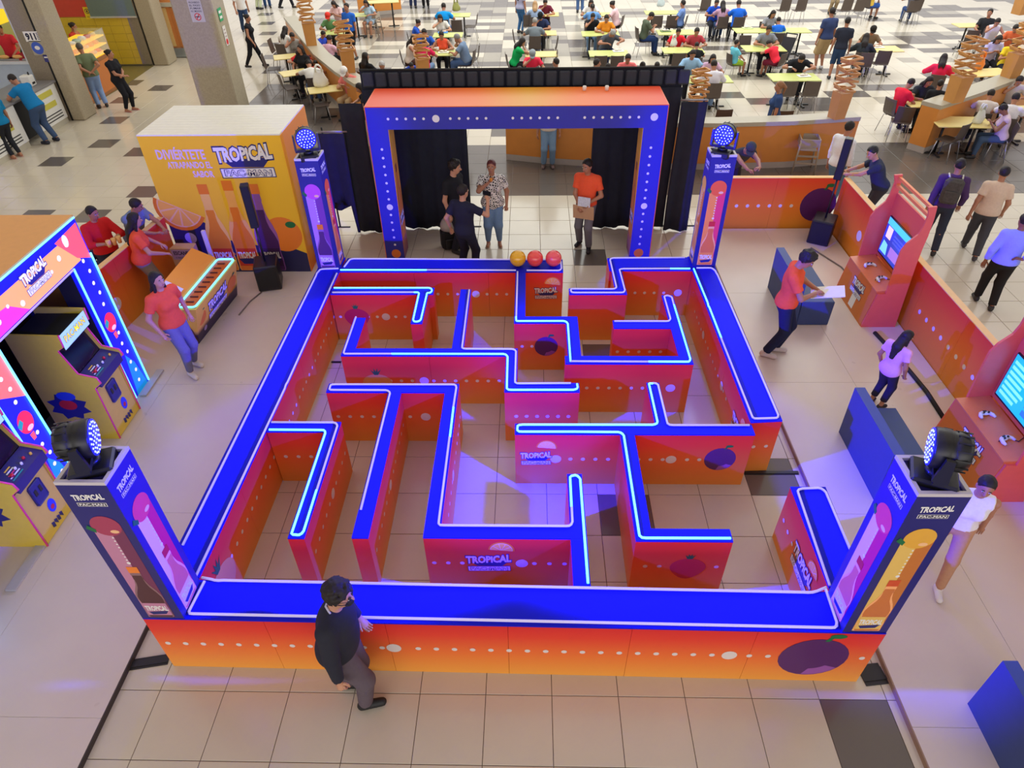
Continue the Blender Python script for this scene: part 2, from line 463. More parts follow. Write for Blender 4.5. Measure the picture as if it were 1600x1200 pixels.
def body_meshes(key, P, sex, sleeve, plen, hair, bulk, vox, hem, feet):
    if key in PROTO: return PROTO[key]
    j = skeleton(P); T, Rh, H, hc = j['T'], j['Rh'], j['H'], j['hc']
    pts = np.array([j[k] for k in ('hip', 'neck', 'hc', 'shl', 'shr', 'ell', 'elr', 'wrl', 'wrr', 'hpl', 'hpr', 'knl', 'knr', 'anl', 'anr')])
    lo, hi = pts.min(0)-0.30, pts.max(0)+0.30; lo[2] = max(lo[2], -0.05) if lo[2] < 0.2 else lo[2]
    wo = sex == 'f'; b = bulk
    def torso(F, g, pel=True):
        iT = T.T
        F.ell(j['chest'], np.array([0.158 if wo else 0.172, 0.112*b, 0.185])+g, iT, 0.05)
        F.ell(j['belly'], np.array([(0.128 if wo else 0.146)*b, 0.105*b*b, 0.17])+g, iT, 0.06)
        if pel: F.ell(j['hip']+np.array([0, -0.008, 0.0]), np.array([(0.172 if wo else 0.160)*b, 0.122*b, 0.125])+g*1.5, Rh.T, 0.06)
        for s in (-1, 1):
            F.cap(j['neck']+T@np.array([s*0.03, -0.012, -0.035]), j['shl' if s < 0 else 'shr'], 0.048+g, 0.052+g, 0.05)
            if wo: F.ell(j['chest']+T@np.array([s*0.068, 0.095*b, -0.015]), np.array([0.062, 0.055, 0.06])+g, iT, 0.04)
    out = {}
    # ---- skin: one continuous body
    F = Field(lo, hi, vox); mb = MB()
    torso(F, 0.0)
    F.cap(j['neck']+T@np.array([0, -0.005, -0.05]), hc+H@np.array([0, -0.02, -0.06]), 0.056, 0.050, 0.03)
    F.ell(hc+H@np.array([0, -0.006, 0.020]), (0.074, 0.093, 0.096), H.T, 0.03)
    F.ell(hc+H@np.array([0, 0.026, -0.052]), (0.054, 0.058, 0.062), H.T, 0.03)
    F.cap(hc+H@np.array([0, 0.084, 0.008]), hc+H@np.array([0, 0.104, -0.026]), 0.011, 0.017, 0.012)
    for s, sd in ((-1, 'l'), (1, 'r')):
        F.ell(hc+H@np.array([s*0.076, -0.008, -0.006]), (0.013, 0.022, 0.030), H.T, 0.008)
        F.cap(j['sh'+sd], j['el'+sd], 0.049*b, 0.039*b, 0.03); F.cap(j['el'+sd], j['wr'+sd], 0.039*b, 0.027, 0.02)
        hand_prims(F, mb, j, sd, P, s)
        F.cap(j['hp'+sd], j['kn'+sd], 0.084*b, 0.056*b, 0.04); F.cap(j['kn'+sd], j['an'+sd], 0.056*b, 0.036, 0.03)
        cm = j['kn'+sd]*0.68+j['an'+sd]*0.32; back = -nrm_(np.cross(np.cross(j['an'+sd]-j['kn'+sd], j['ft'+sd]), j['an'+sd]-j['kn'+sd]))
        F.ell(cm-back*0.0-j['ft'+sd]*0.014, (0.046*b, 0.046*b, 0.09), None, 0.03)
        F.cap(j['an'+sd]+np.array([0, 0, -0.045])-j['ft'+sd]*0.03, j['an'+sd]+np.array([0, 0, -0.055])+j['ft'+sd]*0.125, 0.036, 0.028, 0.03)
    out['body'] = F.mesh(mb, 'body')
    # ---- face: eyes, brows, lips
    fm = MB()
    for s in (-1, 1):
        fm.ball(hc+H@np.array([s*0.031, 0.083, 0.006]), (0.0125, 0.007, 0.0075), 8, 0, H)
        fm.ball(hc+H@np.array([s*0.031, 0.0885, 0.006]), (0.006, 0.004, 0.006), 6, 1, H)
        fm.ball(hc+H@np.array([s*0.032, 0.086, 0.024]), (0.018, 0.007, 0.0042), 6, 1, H)
    fm.ball(hc+H@np.array([0, 0.080, -0.060]), (0.021, 0.008, 0.0065), 8, 2, H)
    out['face'] = fm.mesh('face', [mat('eye_white', (225, 220, 215), 0.4), mat('eye_dark', (34, 24, 20), 0.4), mat('lips', (150, 84, 78), 0.5)])
    # ---- trousers
    if plen > 0:
        F = Field(lo, hi, vox*1.05); g = 0.014
        F.ell(j['hip']+np.array([0, -0.008, 0.0]), np.array([(0.172 if wo else 0.160)*b, 0.122*b, 0.125])+g, Rh.T, 0.06)
        F.ell(j['belly']+T@np.array([0, 0, -0.02]), np.array([(0.128 if wo else 0.146)*b, 0.105*b, 0.14])+g*0.8, T.T, 0.05)
        F.keep(j['hip']+T@np.array([0, 0, 0.12]), T@np.array([0, 0, 1.0]))
        for sd in 'lr':
            k_, a_ = j['kn'+sd], j['an'+sd]
            if plen > 0.55:
                F.cap(j['hp'+sd], k_, 0.086*b+g, 0.060*b+g, 0.04)
                t = (plen-0.5)*2; e = k_+(a_-k_)*t*0.97
                wide = 0.062 if not wo else 0.050
                F.cap(k_, e, 0.060*b+g, wide if t > 0.9 else wide+0.01, 0.03, cut1=True)
            else:
                e = j['hp'+sd]+(k_-j['hp'+sd])*plen*2
                F.cap(j['hp'+sd], e, 0.090*b+g, 0.086*b+g, 0.04, cut1=True)
        out['trousers'] = F.mesh(None, 'trousers')
    # ---- shirt
    if sleeve is not None:
        F = Field(lo, hi, vox); g = 0.020
        torso(F, g)
        for sd in 'lr':
            a, e, w_ = j['sh'+sd], j['el'+sd], j['wr'+sd]
            if sleeve > 0.6:
                F.cap(a, e, 0.054*b+g*0.8, 0.045*b+g*0.7, 0.03)
                F.cap(e, e+(w_-e)*(sleeve-0.5)*1.9, 0.045*b+g*0.7, 0.036+g*0.5, 0.02, cut1=True)
            elif sleeve > 0.05:
                F.cap(a, a+(e-a)*sleeve*1.55, 0.052*b+g*0.6, 0.054*b+g*0.7, 0.03, cut1=True)
        F.keep(j['hip']+T@np.array([0, 0, hem]), T@np.array([0, 0, -1.0]))
        nk = j['neck']+T@np.array([0, 0.03, 0.028]); F.keep(nk, T@np.array([0, 0.45, 1.0]))
        if sleeve <= 0.05:
            for s, sd in ((-1, 'l'), (1, 'r')): F.keep(j['sh'+sd]+T@np.array([s*-0.005, 0, 0]), T@np.array([s*1.0, 0, 0.1]))
        out['shirt'] = F.mesh(None, 'shirt')
    # ---- shoes
    for sd in 'lr':
        F = Field(j['an'+sd]-np.array([0.26, 0.26, 0.12]), j['an'+sd]+np.array([0.26, 0.26, 0.10]), vox*0.95)
        a = j['an'+sd]; d = j['ft'+sd]
        if feet == 'shoe':
            F.cap(a+np.array([0, 0, -0.042])-d*0.035, a+np.array([0, 0, -0.050])+d*0.135, 0.043, 0.038, 0.03)
            F.cap(a+np.array([0, 0, -0.02])-d*0.01, a+np.array([0, 0, 0.012])-d*0.012, 0.046, 0.045, 0.02, cut1=True)
            F.keep(a+np.array([0, 0, -0.083]), (0, 0, -1))
        else:
            F.cap(a+np.array([0, 0, -0.080])-d*0.045, a+np.array([0, 0, -0.080])+d*0.14, 0.042, 0.046, 0.0)
            F.keep(a+np.array([0, 0, -0.072]), (0, 0, 1)); F.keep(a+np.array([0, 0, -0.084]), (0, 0, -1))
        out['shoe_'+sd] = F.mesh(None, 'shoe')
    # ---- hair
    if hair != 'bald':
        F = Field(hc-np.array([0.22, 0.26, 0.62 if 'long' in hair else 0.24]), hc+np.array([0.22, 0.26, 0.24]), 0.0105 if vox < 0.02 else 0.014)
        F.ell(hc+H@np.array([0, -0.014, 0.034]), (0.084, 0.100, 0.098) if hair != 'curly' else (0.092, 0.106, 0.112), H.T, 0.0)
        if hair == 'curly':
            for q in range(26):
                a_, e_ = q*2.4, 0.15+0.8*(q % 7)/7
                F.ell(hc+H@np.array([0.082*math.cos(a_)*math.cos(e_), -0.01+0.095*math.sin(a_)*math.cos(e_), 0.045+0.09*math.sin(e_)]), (0.024,)*3, None, 0.008)
        F.keep(hc+H@np.array([0, 0.052, 0.050]), H@np.array([0, 0.80, -0.62]))
        if 'long' not in hair: F.keep(hc+H@np.array([0, -0.03, -0.045]), H@np.array([0, 0.25, -1.0]))
        if 'long' in hair:
            tip = j['neck']+T@np.array([0, -0.125*b, -0.20 if hair == 'long' else -0.05])
            F.cap(hc+H@np.array([0, -0.045, -0.02]), j['neck']+T@np.array([0, -0.085*b, 0.0]), 0.082, 0.085, 0.03, flat=T@np.array([0, 1.0, 0]), f=1.5)
            F.cap(j['neck']+T@np.array([0, -0.085*b, 0.0]), tip, 0.085, 0.045, 0.03, flat=T@np.array([0, 1.0, 0]), f=1.7)
            for s in (-1, 1): F.cap(hc+H@np.array([s*0.070, -0.01, 0.02]), j['neck']+T@np.array([s*0.085, 0.01, -0.04]), 0.026, 0.020, 0.02)
        if hair == 'bun': F.ell(hc+H@np.array([0, -0.10, 0.06]), (0.045, 0.042, 0.045), None, 0.012)
        if hair == 'tail':
            F.cap(hc+H@np.array([0, -0.10, 0.05]), hc+H@np.array([0, -0.15, -0.02]), 0.03, 0.035, 0.02)
            F.cap(hc+H@np.array([0, -0.15, -0.02]), hc+H@np.array([0, -0.13, -0.17]), 0.035, 0.014, 0.02)
        X_, Y_, Z_ = F.ax[0][:, None, None], F.ax[1][None, :, None], F.ax[2][None, None, :]
        A_ = .0075 if hair == 'curly' else .0038
        F.V = F.V+(A_*np.sin(120*X_+1)*np.sin(135*Y_+2)*np.sin(110*Z_)+A_*.6*np.sin(75*X_+60*Y_)*np.sin(80*Z_+50*Y_)).astype(np.float32)
        out['hair'] = F.mesh(None, 'hair')
    out['j'] = j
    PROTO[key] = out
    return out
def cloth(rgb): return mat('cloth', rgb, 0.85, noise=0.10, nscale=30.0, spec=0.2)
HAIRM = mat('dark_hair', (36, 29, 27), 0.62, noise=0.35, nscale=70, spec=.35)
def person(label, pname, P, loc, yaw, H=1.68, sex='m', shirt=(60, 60, 70), sleeve=0.42, pants=(40, 42, 52), plen=1.0, shoes=(40, 38, 40), skin='b',
           hair='short', haircol=None, bulk=1.0, hem=-0.03, fg=False, feet='shoe', cap=None, group=None, extras=None, sx=None):
    key = (pname, sex, sleeve, plen, hair, bulk, fg, hem, feet)
    B = body_meshes(key, P, sex, sleeve, plen, hair, bulk, 0.0155 if fg else 0.023, hem, feet)
    root = thing('person', label, 'person', loc, -math.radians(yaw), group)
    root.scale = (H/1.7,)*3
    def part(name, me, m):
        o = link(name, me, root)
        if len(me.materials) == 0: me.materials.append(m)
        if me.materials[0] is not m:
            o.material_slots[0].link = 'OBJECT'; o.material_slots[0].material = m
        return o
    sk = mat('skin', SKIN[skin], 0.55, noise=0.05, nscale=20)
    part('body', B['body'], sk); link('face', B['face'], root)
    if 'trousers' in B: part('trousers' if plen > 0.55 else 'shorts', B['trousers'], cloth(pants))
    if 'shirt' in B: part('shirt', B['shirt'], cloth(shirt))
    sm = mat('shoe', shoes, 0.6)
    part('shoe', B['shoe_l'], sm); part('shoe', B['shoe_r'], sm)
    if 'hair' in B: part('hair', B['hair'], HAIRM if haircol is None else mat('hair_tint', haircol, 0.5, noise=0.2, nscale=60))
    j = B['j']; hc, Hm = j['hc'], j['H']
    if cap is not None:
        mb = MB()
        pr = [(0.100, 0.0), (0.100, 0.03), (0.092, 0.062), (0.07, 0.09), (0.035, 0.105), (0.004, 0.108)]
        mb.lathe([(r_*0.98, z) for r_, z in pr], hc+Hm@np.array([0, -0.010, 0.042]), 16, 0, Hm)
        o_ = hc+Hm@np.array([0, 0, 0.048])
        pts = [(0.085*math.cos(a_), 0.075+0.085*math.sin(a_)) for a_ in np.linspace(-0.25, math.pi+0.25, 10)]
        mb.plate(pts, (o_, Hm@np.array([1.0, 0, 0]), Hm@np.array([0, 0.97, -0.2])), 0.006, 0)
        mb.build('cap', cloth(cap), root)
    if extras: extras(root, j, H/1.7)
    return root
# shared poses for people at the tables and in the aisles
SITF = dict(hip=(0, 0, 0.54), fl=(-0.12, 0.44, 0), fr=(0.12, 0.42, 0), kl=(-0.1, 0.6, 1), kr=(0.1, 0.6, 1))
POSES = {
 'stand': pose(),
 'stand_fold': pose(hl=(0.02, 0.24, 1.05), hr=(-0.02, 0.26, 1.0), el=(-1, -0.4, -0.5), er=(1, -0.4, -0.5), hld=(1, 0.1, 0), hrd=(-1, 0.1, 0)),
 'walk': pose(fl=(-0.09, 0.24, 0), fr=(0.09, -0.26, 0.03), hl=(-0.25, -0.12, 0.80), hr=(0.24, 0.20, 0.83)),
 'sit_table': pose(lean=14, hl=(-0.16, 0.42, 0.80), hr=(0.14, 0.40, 0.80), el=(-1, -0.3, -0.3), er=(1, -0.3, -0.3), hld=(0.5, 1, 0), hrd=(-0.5, 1, 0), head=(0, 14), **SITF),
 'sit_eat': pose(lean=18, hl=(-0.14, 0.42, 0.79), hr=(0.05, 0.30, 1.02), el=(-1, -0.3, -0.3), er=(1, 0.1, -0.6), hrd=(-0.4, -0.2, 1), hld=(0.5, 1, 0), head=(0, 18), **SITF),
 'sit_phone': pose(lean=10, hl=(-0.07, 0.32, 0.84), hr=(0.07, 0.32, 0.84), el=(-1, -0.2, -0.6), er=(1, -0.2, -0.6), hld=(0.3, 0.6, 0.7), hrd=(-0.3, 0.6, 0.7), head=(0, 30), **SITF),
 'sit_back': pose(lean=-4, hl=(-0.16, 0.28, 0.66), hr=(0.16, 0.30, 0.66), el=(-1, -0.4, -0.2), er=(1, -0.4, -0.2), head=(20, 4), **SITF),
 'sit_lean': pose(lean=34, hl=(-0.18, 0.52, 0.80), hr=(0.16, 0.46, 0.80), el=(-1, -0.2, 0), er=(1, -0.2, 0), hld=(0.6, 1, 0), hrd=(-0.6, 1, 0), head=(-10, 20), **SITF),
}
# ------------------------------------------------------------------ floor: every tile its own piece
def floor_mat(name, rgb, rough):
    m = bpy.data.materials.new(name); m.use_nodes = True; nt = m.node_tree; b = nt.nodes['Principled BSDF']
    b.inputs['Roughness'].default_value = rough; b.inputs['Specular IOR Level'].default_value = 0.5
    g = nt.nodes.new('ShaderNodeNewGeometry'); n = nt.nodes.new('ShaderNodeTexNoise'); n.inputs['Scale'].default_value = 1.3; n.inputs['Detail'].default_value = 6
    mx = nt.nodes.new('ShaderNodeMixRGB'); c = lin(rgb)
    mx.inputs[1].default_value = tuple(v*0.90 for v in c[:3])+(1,); mx.inputs[2].default_value = tuple(min(1, v*1.08) for v in c[:3])+(1,)
    nt.links.new(g.outputs['Position'], n.inputs['Vector']); nt.links.new(n.outputs['Fac'], mx.inputs[0]); nt.links.new(mx.outputs[0], b.inputs['Base Color'])
    n2 = nt.nodes.new('ShaderNodeTexNoise'); n2.inputs['Scale'].default_value = 4.0
    mr = nt.nodes.new('ShaderNodeMapRange'); mr.inputs[3].default_value = rough*0.8; mr.inputs[4].default_value = rough*1.25
    nt.links.new(g.outputs['Position'], n2.inputs['Vector']); nt.links.new(n2.outputs['Fac'], mr.inputs[0]); nt.links.new(mr.outputs[0], b.inputs['Roughness'])
    return m
TILE_M = [floor_mat('tile_light', (206, 196, 178), 0.17), floor_mat('tile_dark', (104, 96, 90), 0.17), floor_mat('tile_mid', (160, 152, 138), 0.17)]
grout = mat('grout', (92, 78, 68), 0.8)
fl = MB(); fl.box(-34, 30, -5, 40, -0.08, -0.006)
FLOOR = struct('floor', fl.build('floor', grout))
DARK = set()
for p in [(925, 408), (930, 549), (425, 645), (1335, 1140), (970, 800), (1200, 758), (1200, 728), (250, 136), (176, 187), (85, 252), (215, 240), (130, 330), (235, 300),
          (1195, 480), (60, 330), (130, 135), (330, 178)]:
    x, y, _ = at(*p); DARK.add((math.floor(x/0.6), math.floor(y/0.6)))
DIV = [(-9.6, 26.0), (-8.9, 23.6), (-7.45, 20.4), (-6.54, 18.4), (-5.47, 16.5), (-4.75, 15.4)]
def div_x(y):
    for (x0, y0), (x1, y1) in zip(DIV[:-1], DIV[1:]):
        if y1 <= y <= y0: return x1+(x0-x1)*(y-y1)/(y0-y1)
    return -9.6 if y > 20 else -4.7
def tone(i, j):
    x, y = (i+0.5)*0.6, (j+0.5)*0.6
    if (i, j) in DARK: return 1
    if y < 10.7: return 0
    if y < 13.6: return 1 if x > -4.5 or (x > -7.2 and y > 11.5) else 0
    if x < div_x(y)-0.2:
        if y < 19 and x > -8.6 and y < 14+(x+8.6)*1.6+4: return 1
        h = (i*7919+j*104729) % 23
        return 1 if h == 5 else 0
    # food court: stepped runs of dark and mid tiles
    s = math.sin(i*0.55+j*1.9)+math.sin(j*0.83-i*0.31+1.3)
    h = ((i//2)*73856093 ^ (j*19349663)) % 97
    v = s*18+h
    if x < 1: return 1 if v > 66 else (2 if v > 30 else 0)
    return 1 if v > 78 else (2 if v > 62 else 0)
def tile_box(mb, x, y, s=0.297, mi=0):
    t = 0.0; b = -0.012; e = 0.004
    mb.add([(x-s, y-s, b), (x+s, y-s, b), (x+s, y+s, b), (x-s, y+s, b), (x-s+e*0, y-s, t-e*0.5), (x+s, y-s, t-e*0.5), (x+s, y+s, t-e*0.5), (x-s, y+s, t-e*0.5),
            (x-s+e, y-s+e, t), (x+s-e, y-s+e, t), (x+s-e, y+s-e, t), (x-s+e, y+s-e, t)],
           [(0, 1, 5, 4), (1, 2, 6, 5), (2, 3, 7, 6), (3, 0, 4, 7), (4, 5, 9, 8), (5, 6, 10, 9), (6, 7, 11, 10), (7, 4, 8, 11), (8, 9, 10, 11)], mi)
cand = []
for j in range(-7, 62):
    for i in range(-55, 48):
        x, y = (i+0.5)*0.6, (j+0.5)*0.6
        px, py = project((x, y, 0))
        if not (-500 < px < 2100 and -250 < py < 1500): continue
        hidden = (y < 9.2 and (x < -4.3 or x > 3.4) and x > -6.5 and x < 5.3)
        inframe = 0 < px < 1600 and 0 < py < 1200
        cand.append((0 if inframe and not hidden else 1, math.dist((x, y, 0), CAM), i, j))
cand.sort()
TM = []
for k in range(3):
    mb = MB(); tile_box(mb, 0, 0); TM.append(mb.mesh('tile', TILE_M[k]))
rest = MB()
for n, (_, _, i, j) in enumerate(cand):
    x, y = (i+0.5)*0.6, (j+0.5)*0.6
    if n < 298: link('tile', TM[tone(i, j)], FLOOR, (x, y, 0))
    else: tile_box(rest, x, y, mi=tone(i, j))
rt = rest.build('tile_field', TILE_M, FLOOR); rt['kind'] = 'stuff'

# ------------------------------------------------------------------ the two raised decks beside the maze
deck_m = floor_mat('deck_vinyl', (214, 200, 192), 0.30)
deck_e = mat('deck_edge', (60, 52, 50), 0.6)
wood_e = mat('deck_trim', (150, 122, 100), 0.6)
def deck(label, x0, x1, y0, y1, edge):
    t = thing('platform', label, 'platform', ((x0+x1)/2, (y0+y1)/2, 0)); L = t.location
    mb = MB(); mb.box(x0+0.02, x1-0.02, y0+0.02, y1-0.02, 0.0, 0.045); mb.build('frame', deck_e, t, -L)
    nx = max(1, round((x1-x0)/1.22)); ny = max(1, round((y1-y0)/2.44)); g = 0.0012
    for i in range(nx):
        for j in range(ny):
            a, b = x0+(x1-x0)*i/nx, x0+(x1-x0)*(i+1)/nx; c, d = y0+(y1-y0)*j/ny, y0+(y1-y0)*(j+1)/ny
            mb = MB(); mb.bbox(a+g, b-g, c+g, d-g, 0.045, 0.06, 0.0015); mb.build('deck_panel', deck_m, t, -L)
    mb = MB(); mb.box(edge-0.012, edge+0.012, y0, y1, 0, 0.058); mb.build('edge_trim', wood_e if edge > 0 else deck_e, t, -L)
    return t
deck('pale vinyl platform under the arcade booth and drinks counter', -6.75, -3.985, -2.6, 8.98, -3.985)
deck('pale vinyl platform under the dark blue seats and game stations', 3.09, 5.53, -2.6, 9.1, 3.09)
tape_m = mat('floor_tape', (34, 32, 34), 0.5)
def tape(label, a, b, w_=0.11):
    mb = MB(); a = np.array(a); b = np.array(b); d = nrm_(b-a); n = np.array([-d[1], d[0]])*w_/2
    q = [a-n, b-n, b+n, a+n]; mb.prism([tuple(p) for p in q], 0.0005, 0.006); mb.prism([tuple(p) for p in [a-n*0.6, b-n*0.6, b+n*0.6, a+n*0.6]], 0.006, 0.014)
    tag(mb.build('cable_cover', tape_m), label, 'cable cover')
tape('black tape over a cable between left platform and maze front corner', at(200, 1040)[:2], at(264, 1030)[:2])
tape('black tape over a cable between right platform and maze front corner', at(1345, 1056)[:2], at(1380, 1052)[:2], 0.2)
tape('black tape over a cable crossing the exit gap on the right', at(1162, 739)[:2], at(1247, 739)[:2], 0.06)
tape('black tape over a cable crossing the floor behind left maze wall', at(518, 566)[:2], at(533, 566)[:2], 0.04)
# ------------------------------------------------------------------ unseen hall ceiling above the event area, added to hold back overhead light (the court beyond lies under a skylight)
cl = MB(); cl.box(-30, 24, -9, 12.5, 9.0, 9.3); cl.box(-30, -7, 12.5, 27, 9.0, 9.3)
CEIL = struct('ceiling', cl.build('ceiling', mat('ceiling_paint', (196, 190, 182), 0.8)))
# ------------------------------------------------------------------ printed graphics
PALETTE = {'white': (236, 232, 228), 'navy': (34, 36, 110), 'deep': (26, 24, 60), 'plum': (84, 30, 96), 'plumlight': (150, 80, 160), 'leaf': (20, 110, 60), 'red': (214, 40, 50),
           'orange': (240, 130, 40), 'orangelight': (250, 180, 80), 'yellow': (245, 195, 60), 'pine': (226, 168, 84), 'peach': (245, 190, 140), 'pink': (236, 70, 110), 'berry': (200, 30, 60),
           'dot': (226, 214, 210), 'teal': (30, 150, 130), 'magenta': (230, 40, 150)}
def ink(n):
    if isinstance(n, tuple): return mat('printed_ink', n, 0.45, noise=0.02)
    return mat('ink_'+n, PALETTE[n], 0.45, noise=0.02)
class PM(MB):
    """printed shapes, each ink a material of its own"""
    def __init__(s): super().__init__(); s.inks = []
    def k(s, n):
        if n not in s.inks: s.inks.append(n)
        return s.inks.index(n)
    def done(s, name, parent, loc=(0, 0, 0), label=None, emit=None):
        if not s.n: return None
        o = s.build(name, [ink(n) if emit is None else glow(n, emit) for n in s.inks], parent, loc)
        if 'dots' in name or 'graphics' in name: o['kind'] = 'stuff'
        return o
def glow(n, e):
    c = PALETTE.get(n, n) if not isinstance(n, tuple) else n
    return mat('lit_'+(n if isinstance(n, str) else 'ink'), c, 0.4, emit=c, estr=e, noise=0)
def face(p0, p1, z0=0.0):
    """frame of an upright face: u runs from p0 to p1, v up; it looks to the right of that walk"""
    a = np.array([p0[0], p0[1], z0]); d = nrm_(np.array([p1[0]-p0[0], p1[1]-p0[1], 0]))
    return (a, d, np.array([0, 0, 1.0])), math.dist(p0, p1)
def logo(pm, fr, cx, cy, w_, d=0.0015, rot=0.0, flat=False):
    O, u, v = (np.asarray(a, float) for a in fr); c, s = math.cos(rot), math.sin(rot)
    f2 = (O+u*cx+v*cy, u*c+v*s, -u*s+v*c)
    if not flat:
        pm.plate([(-.40*w_, -.05*w_), (.46*w_, .0*w_), (.30*w_, -.175*w_), (-.25*w_, -.175*w_)], f2, 0.0008, pm.k('navy'), d)
    def warp(q):
        t = q[:, 0]/w_
        return np.stack([q[:, 0], q[:, 1]*(1.0+0.25*np.abs(t))+0.05*w_*t+0.10*w_*t*t*(t > 0)], 1)
    if not flat: put_text(pm, 'TROPiCAL', f2, 0, 0.06*w_, w_*1.04, w_*0.30, pm.k('navy'), d+0.0012, 0.10, warp)
    put_text(pm, 'TROPiCAL', f2, 0, 0.06*w_, w_, w_*0.25, pm.k('white'), d+0.0020, 0.045, warp)
    y0 = -.275*w_
    if flat:
        pm.plate([(-.46*w_, y0-.085*w_), (.46*w_, y0-.085*w_), (.46*w_, y0+.085*w_), (-.46*w_, y0+.085*w_)], f2, 0.0006, pm.k('white'), d)
        pm.plate([(-.44*w_, y0-.07*w_), (.44*w_, y0-.07*w_), (.44*w_, y0+.07*w_), (-.44*w_, y0+.07*w_)], f2, 0.0006, pm.k('deep'), d+0.0006)
        put_text(pm, 'PAC-MAN', f2, 0, y0, w_*.80, w_*.11, pm.k('white'), d+0.0016, 0.03)
    else:
        pm.plate([(-.47*w_, y0-.10*w_), (.49*w_, y0-.08*w_), (.48*w_, y0+.10*w_), (-.48*w_, y0+.085*w_)], f2, 0.0008, pm.k('navy'), d+0.0018)
        pm.plate([(-.455*w_, y0-.085*w_), (.475*w_, y0-.065*w_), (.465*w_, y0+.085*w_), (-.465*w_, y0+.07*w_)], f2, 0.0006, pm.k('white'), d+0.0026)
        put_text(pm, 'PAC-MAN', f2, 0.005*w_, y0, w_*.84, w_*.125, pm.k('navy'), d+0.0036, 0.055)
        put_text(pm, 'PAC-MAN', f2, 0.005*w_, y0, w_*.81, w_*.105, pm.k('white'), d+0.0042, 0.0)
def fruit(pm, kind, fr, cx, cy, r, d=0.001):
    col = {'plum': 'plum', 'strawberry': 'berry', 'pineapple': 'pine', 'orange': 'orange', 'apple': 'pink'}[kind]
    if kind == 'pineapple': pts = disc(cx, cy, r*1.1, 22, r*0.85)
    elif kind == 'strawberry': pts = [(cx+r*math.sin(t)*(1.0-0.28*(math.cos(t) < 0)*abs(math.cos(t))), cy-0.1*r+r*math.cos(t)*(0.82 if math.cos(t) > 0 else 1.0)) for t in np.linspace(0, 2*math.pi, 23)[:-1]]
    else: pts = disc(cx, cy, r, 24)
    pm.plate(pts, fr, 0.0008, pm.k(col), d)
    if kind in ('plum', 'apple'):
        a0 = -1.25; pts = [(cx+r*0.97*math.cos(a), cy+r*0.97*math.sin(a)) for a in np.linspace(a0-0.45, a0+0.65, 9)]+[(cx+r*0.62*math.cos(a), cy+r*0.62*math.sin(a)) for a in np.linspace(a0+0.5, a0-0.3, 7)]
        pm.plate(pts, fr, 0.0006, pm.k('plumlight' if kind == 'plum' else 'peach'), d+0.0009)
    lf = pm.k('leaf')
    if kind in ('strawberry', 'pineapple'):
        for a in (-0.7, -0.25, 0.2, 0.65):
            b = cy+r*(0.70 if kind == 'strawberry' else 0.78)
            L = r*(0.45 if kind == 'strawberry' else 0.65)
            pm.plate([(cx-0.14*r, b), (cx+0.14*r, b), (cx+math.sin(a)*L+0.02*r, b+math.cos(a)*L)], fr, 0.0006, lf, d+0.0010+0.0003*a)
    else:
        pm.plate([(cx+0.1*r, cy+0.9*r), (cx+0.22*r, cy+0.88*r), (cx+0.40*r, cy+1.2*r), (cx+0.28*r, cy+1.26*r)], fr, 0.0006, lf, d+0.0010)
        pm.plate([(cx+0.42*r+0.24*r*math.cos(a)*1.0, cy+1.16*r+0.11*r*math.sin(a)) for a in np.linspace(0, 2*math.pi, 11)[:-1]], fr, 0.0006, lf, d+0.0014)
def slice_(pm, fr, cx, cy, r, a0=0.2, d=0.0008):
    half = lambda q: [(cx+q*math.cos(a), cy+q*math.sin(a)) for a in np.linspace(a0, a0+math.pi, 15)]
    pm.plate(half(r), fr, 0.0006, pm.k('orange'), d); pm.plate(half(r*0.86), fr, 0.0006, pm.k('peach'), d+0.0007)
    for i in range(5):
        b0, b1 = a0+math.pi*(i+0.08)/5, a0+math.pi*(i+0.92)/5; m_ = (b0+b1)/2
        pm.plate([(cx+0.08*r*math.cos(m_), cy+0.08*r*math.sin(m_)), (cx+0.8*r*math.cos(b0), cy+0.8*r*math.sin(b0)), (cx+0.82*r*math.cos(m_), cy+0.82*r*math.sin(m_)), (cx+0.8*r*math.cos(b1), cy+0.8*r*math.sin(b1))],
                 fr, 0.0005, pm.k('orangelight'), d+0.0014)
def dots(pm, fr, x0, x1, z=0.42, step=0.155, r=0.024, big=(), skip=(), d=0.0006, col='dot', br=2.6):
    n = int((x1-x0)/step); x0 += ((x1-x0)-n*step)/2
    for i in range(n+1):
        x = x0+i*step
        if any(abs(x-b) < step*0.62 for b in big) or any(a <= x <= b for a, b in skip): continue
        pm.plate(disc(x, z, r, 10), fr, 0.0005, pm.k(col), d)
    for b in big: pm.plate(disc(b, z, r*br, 16), fr, 0.0005, pm.k(col), d)
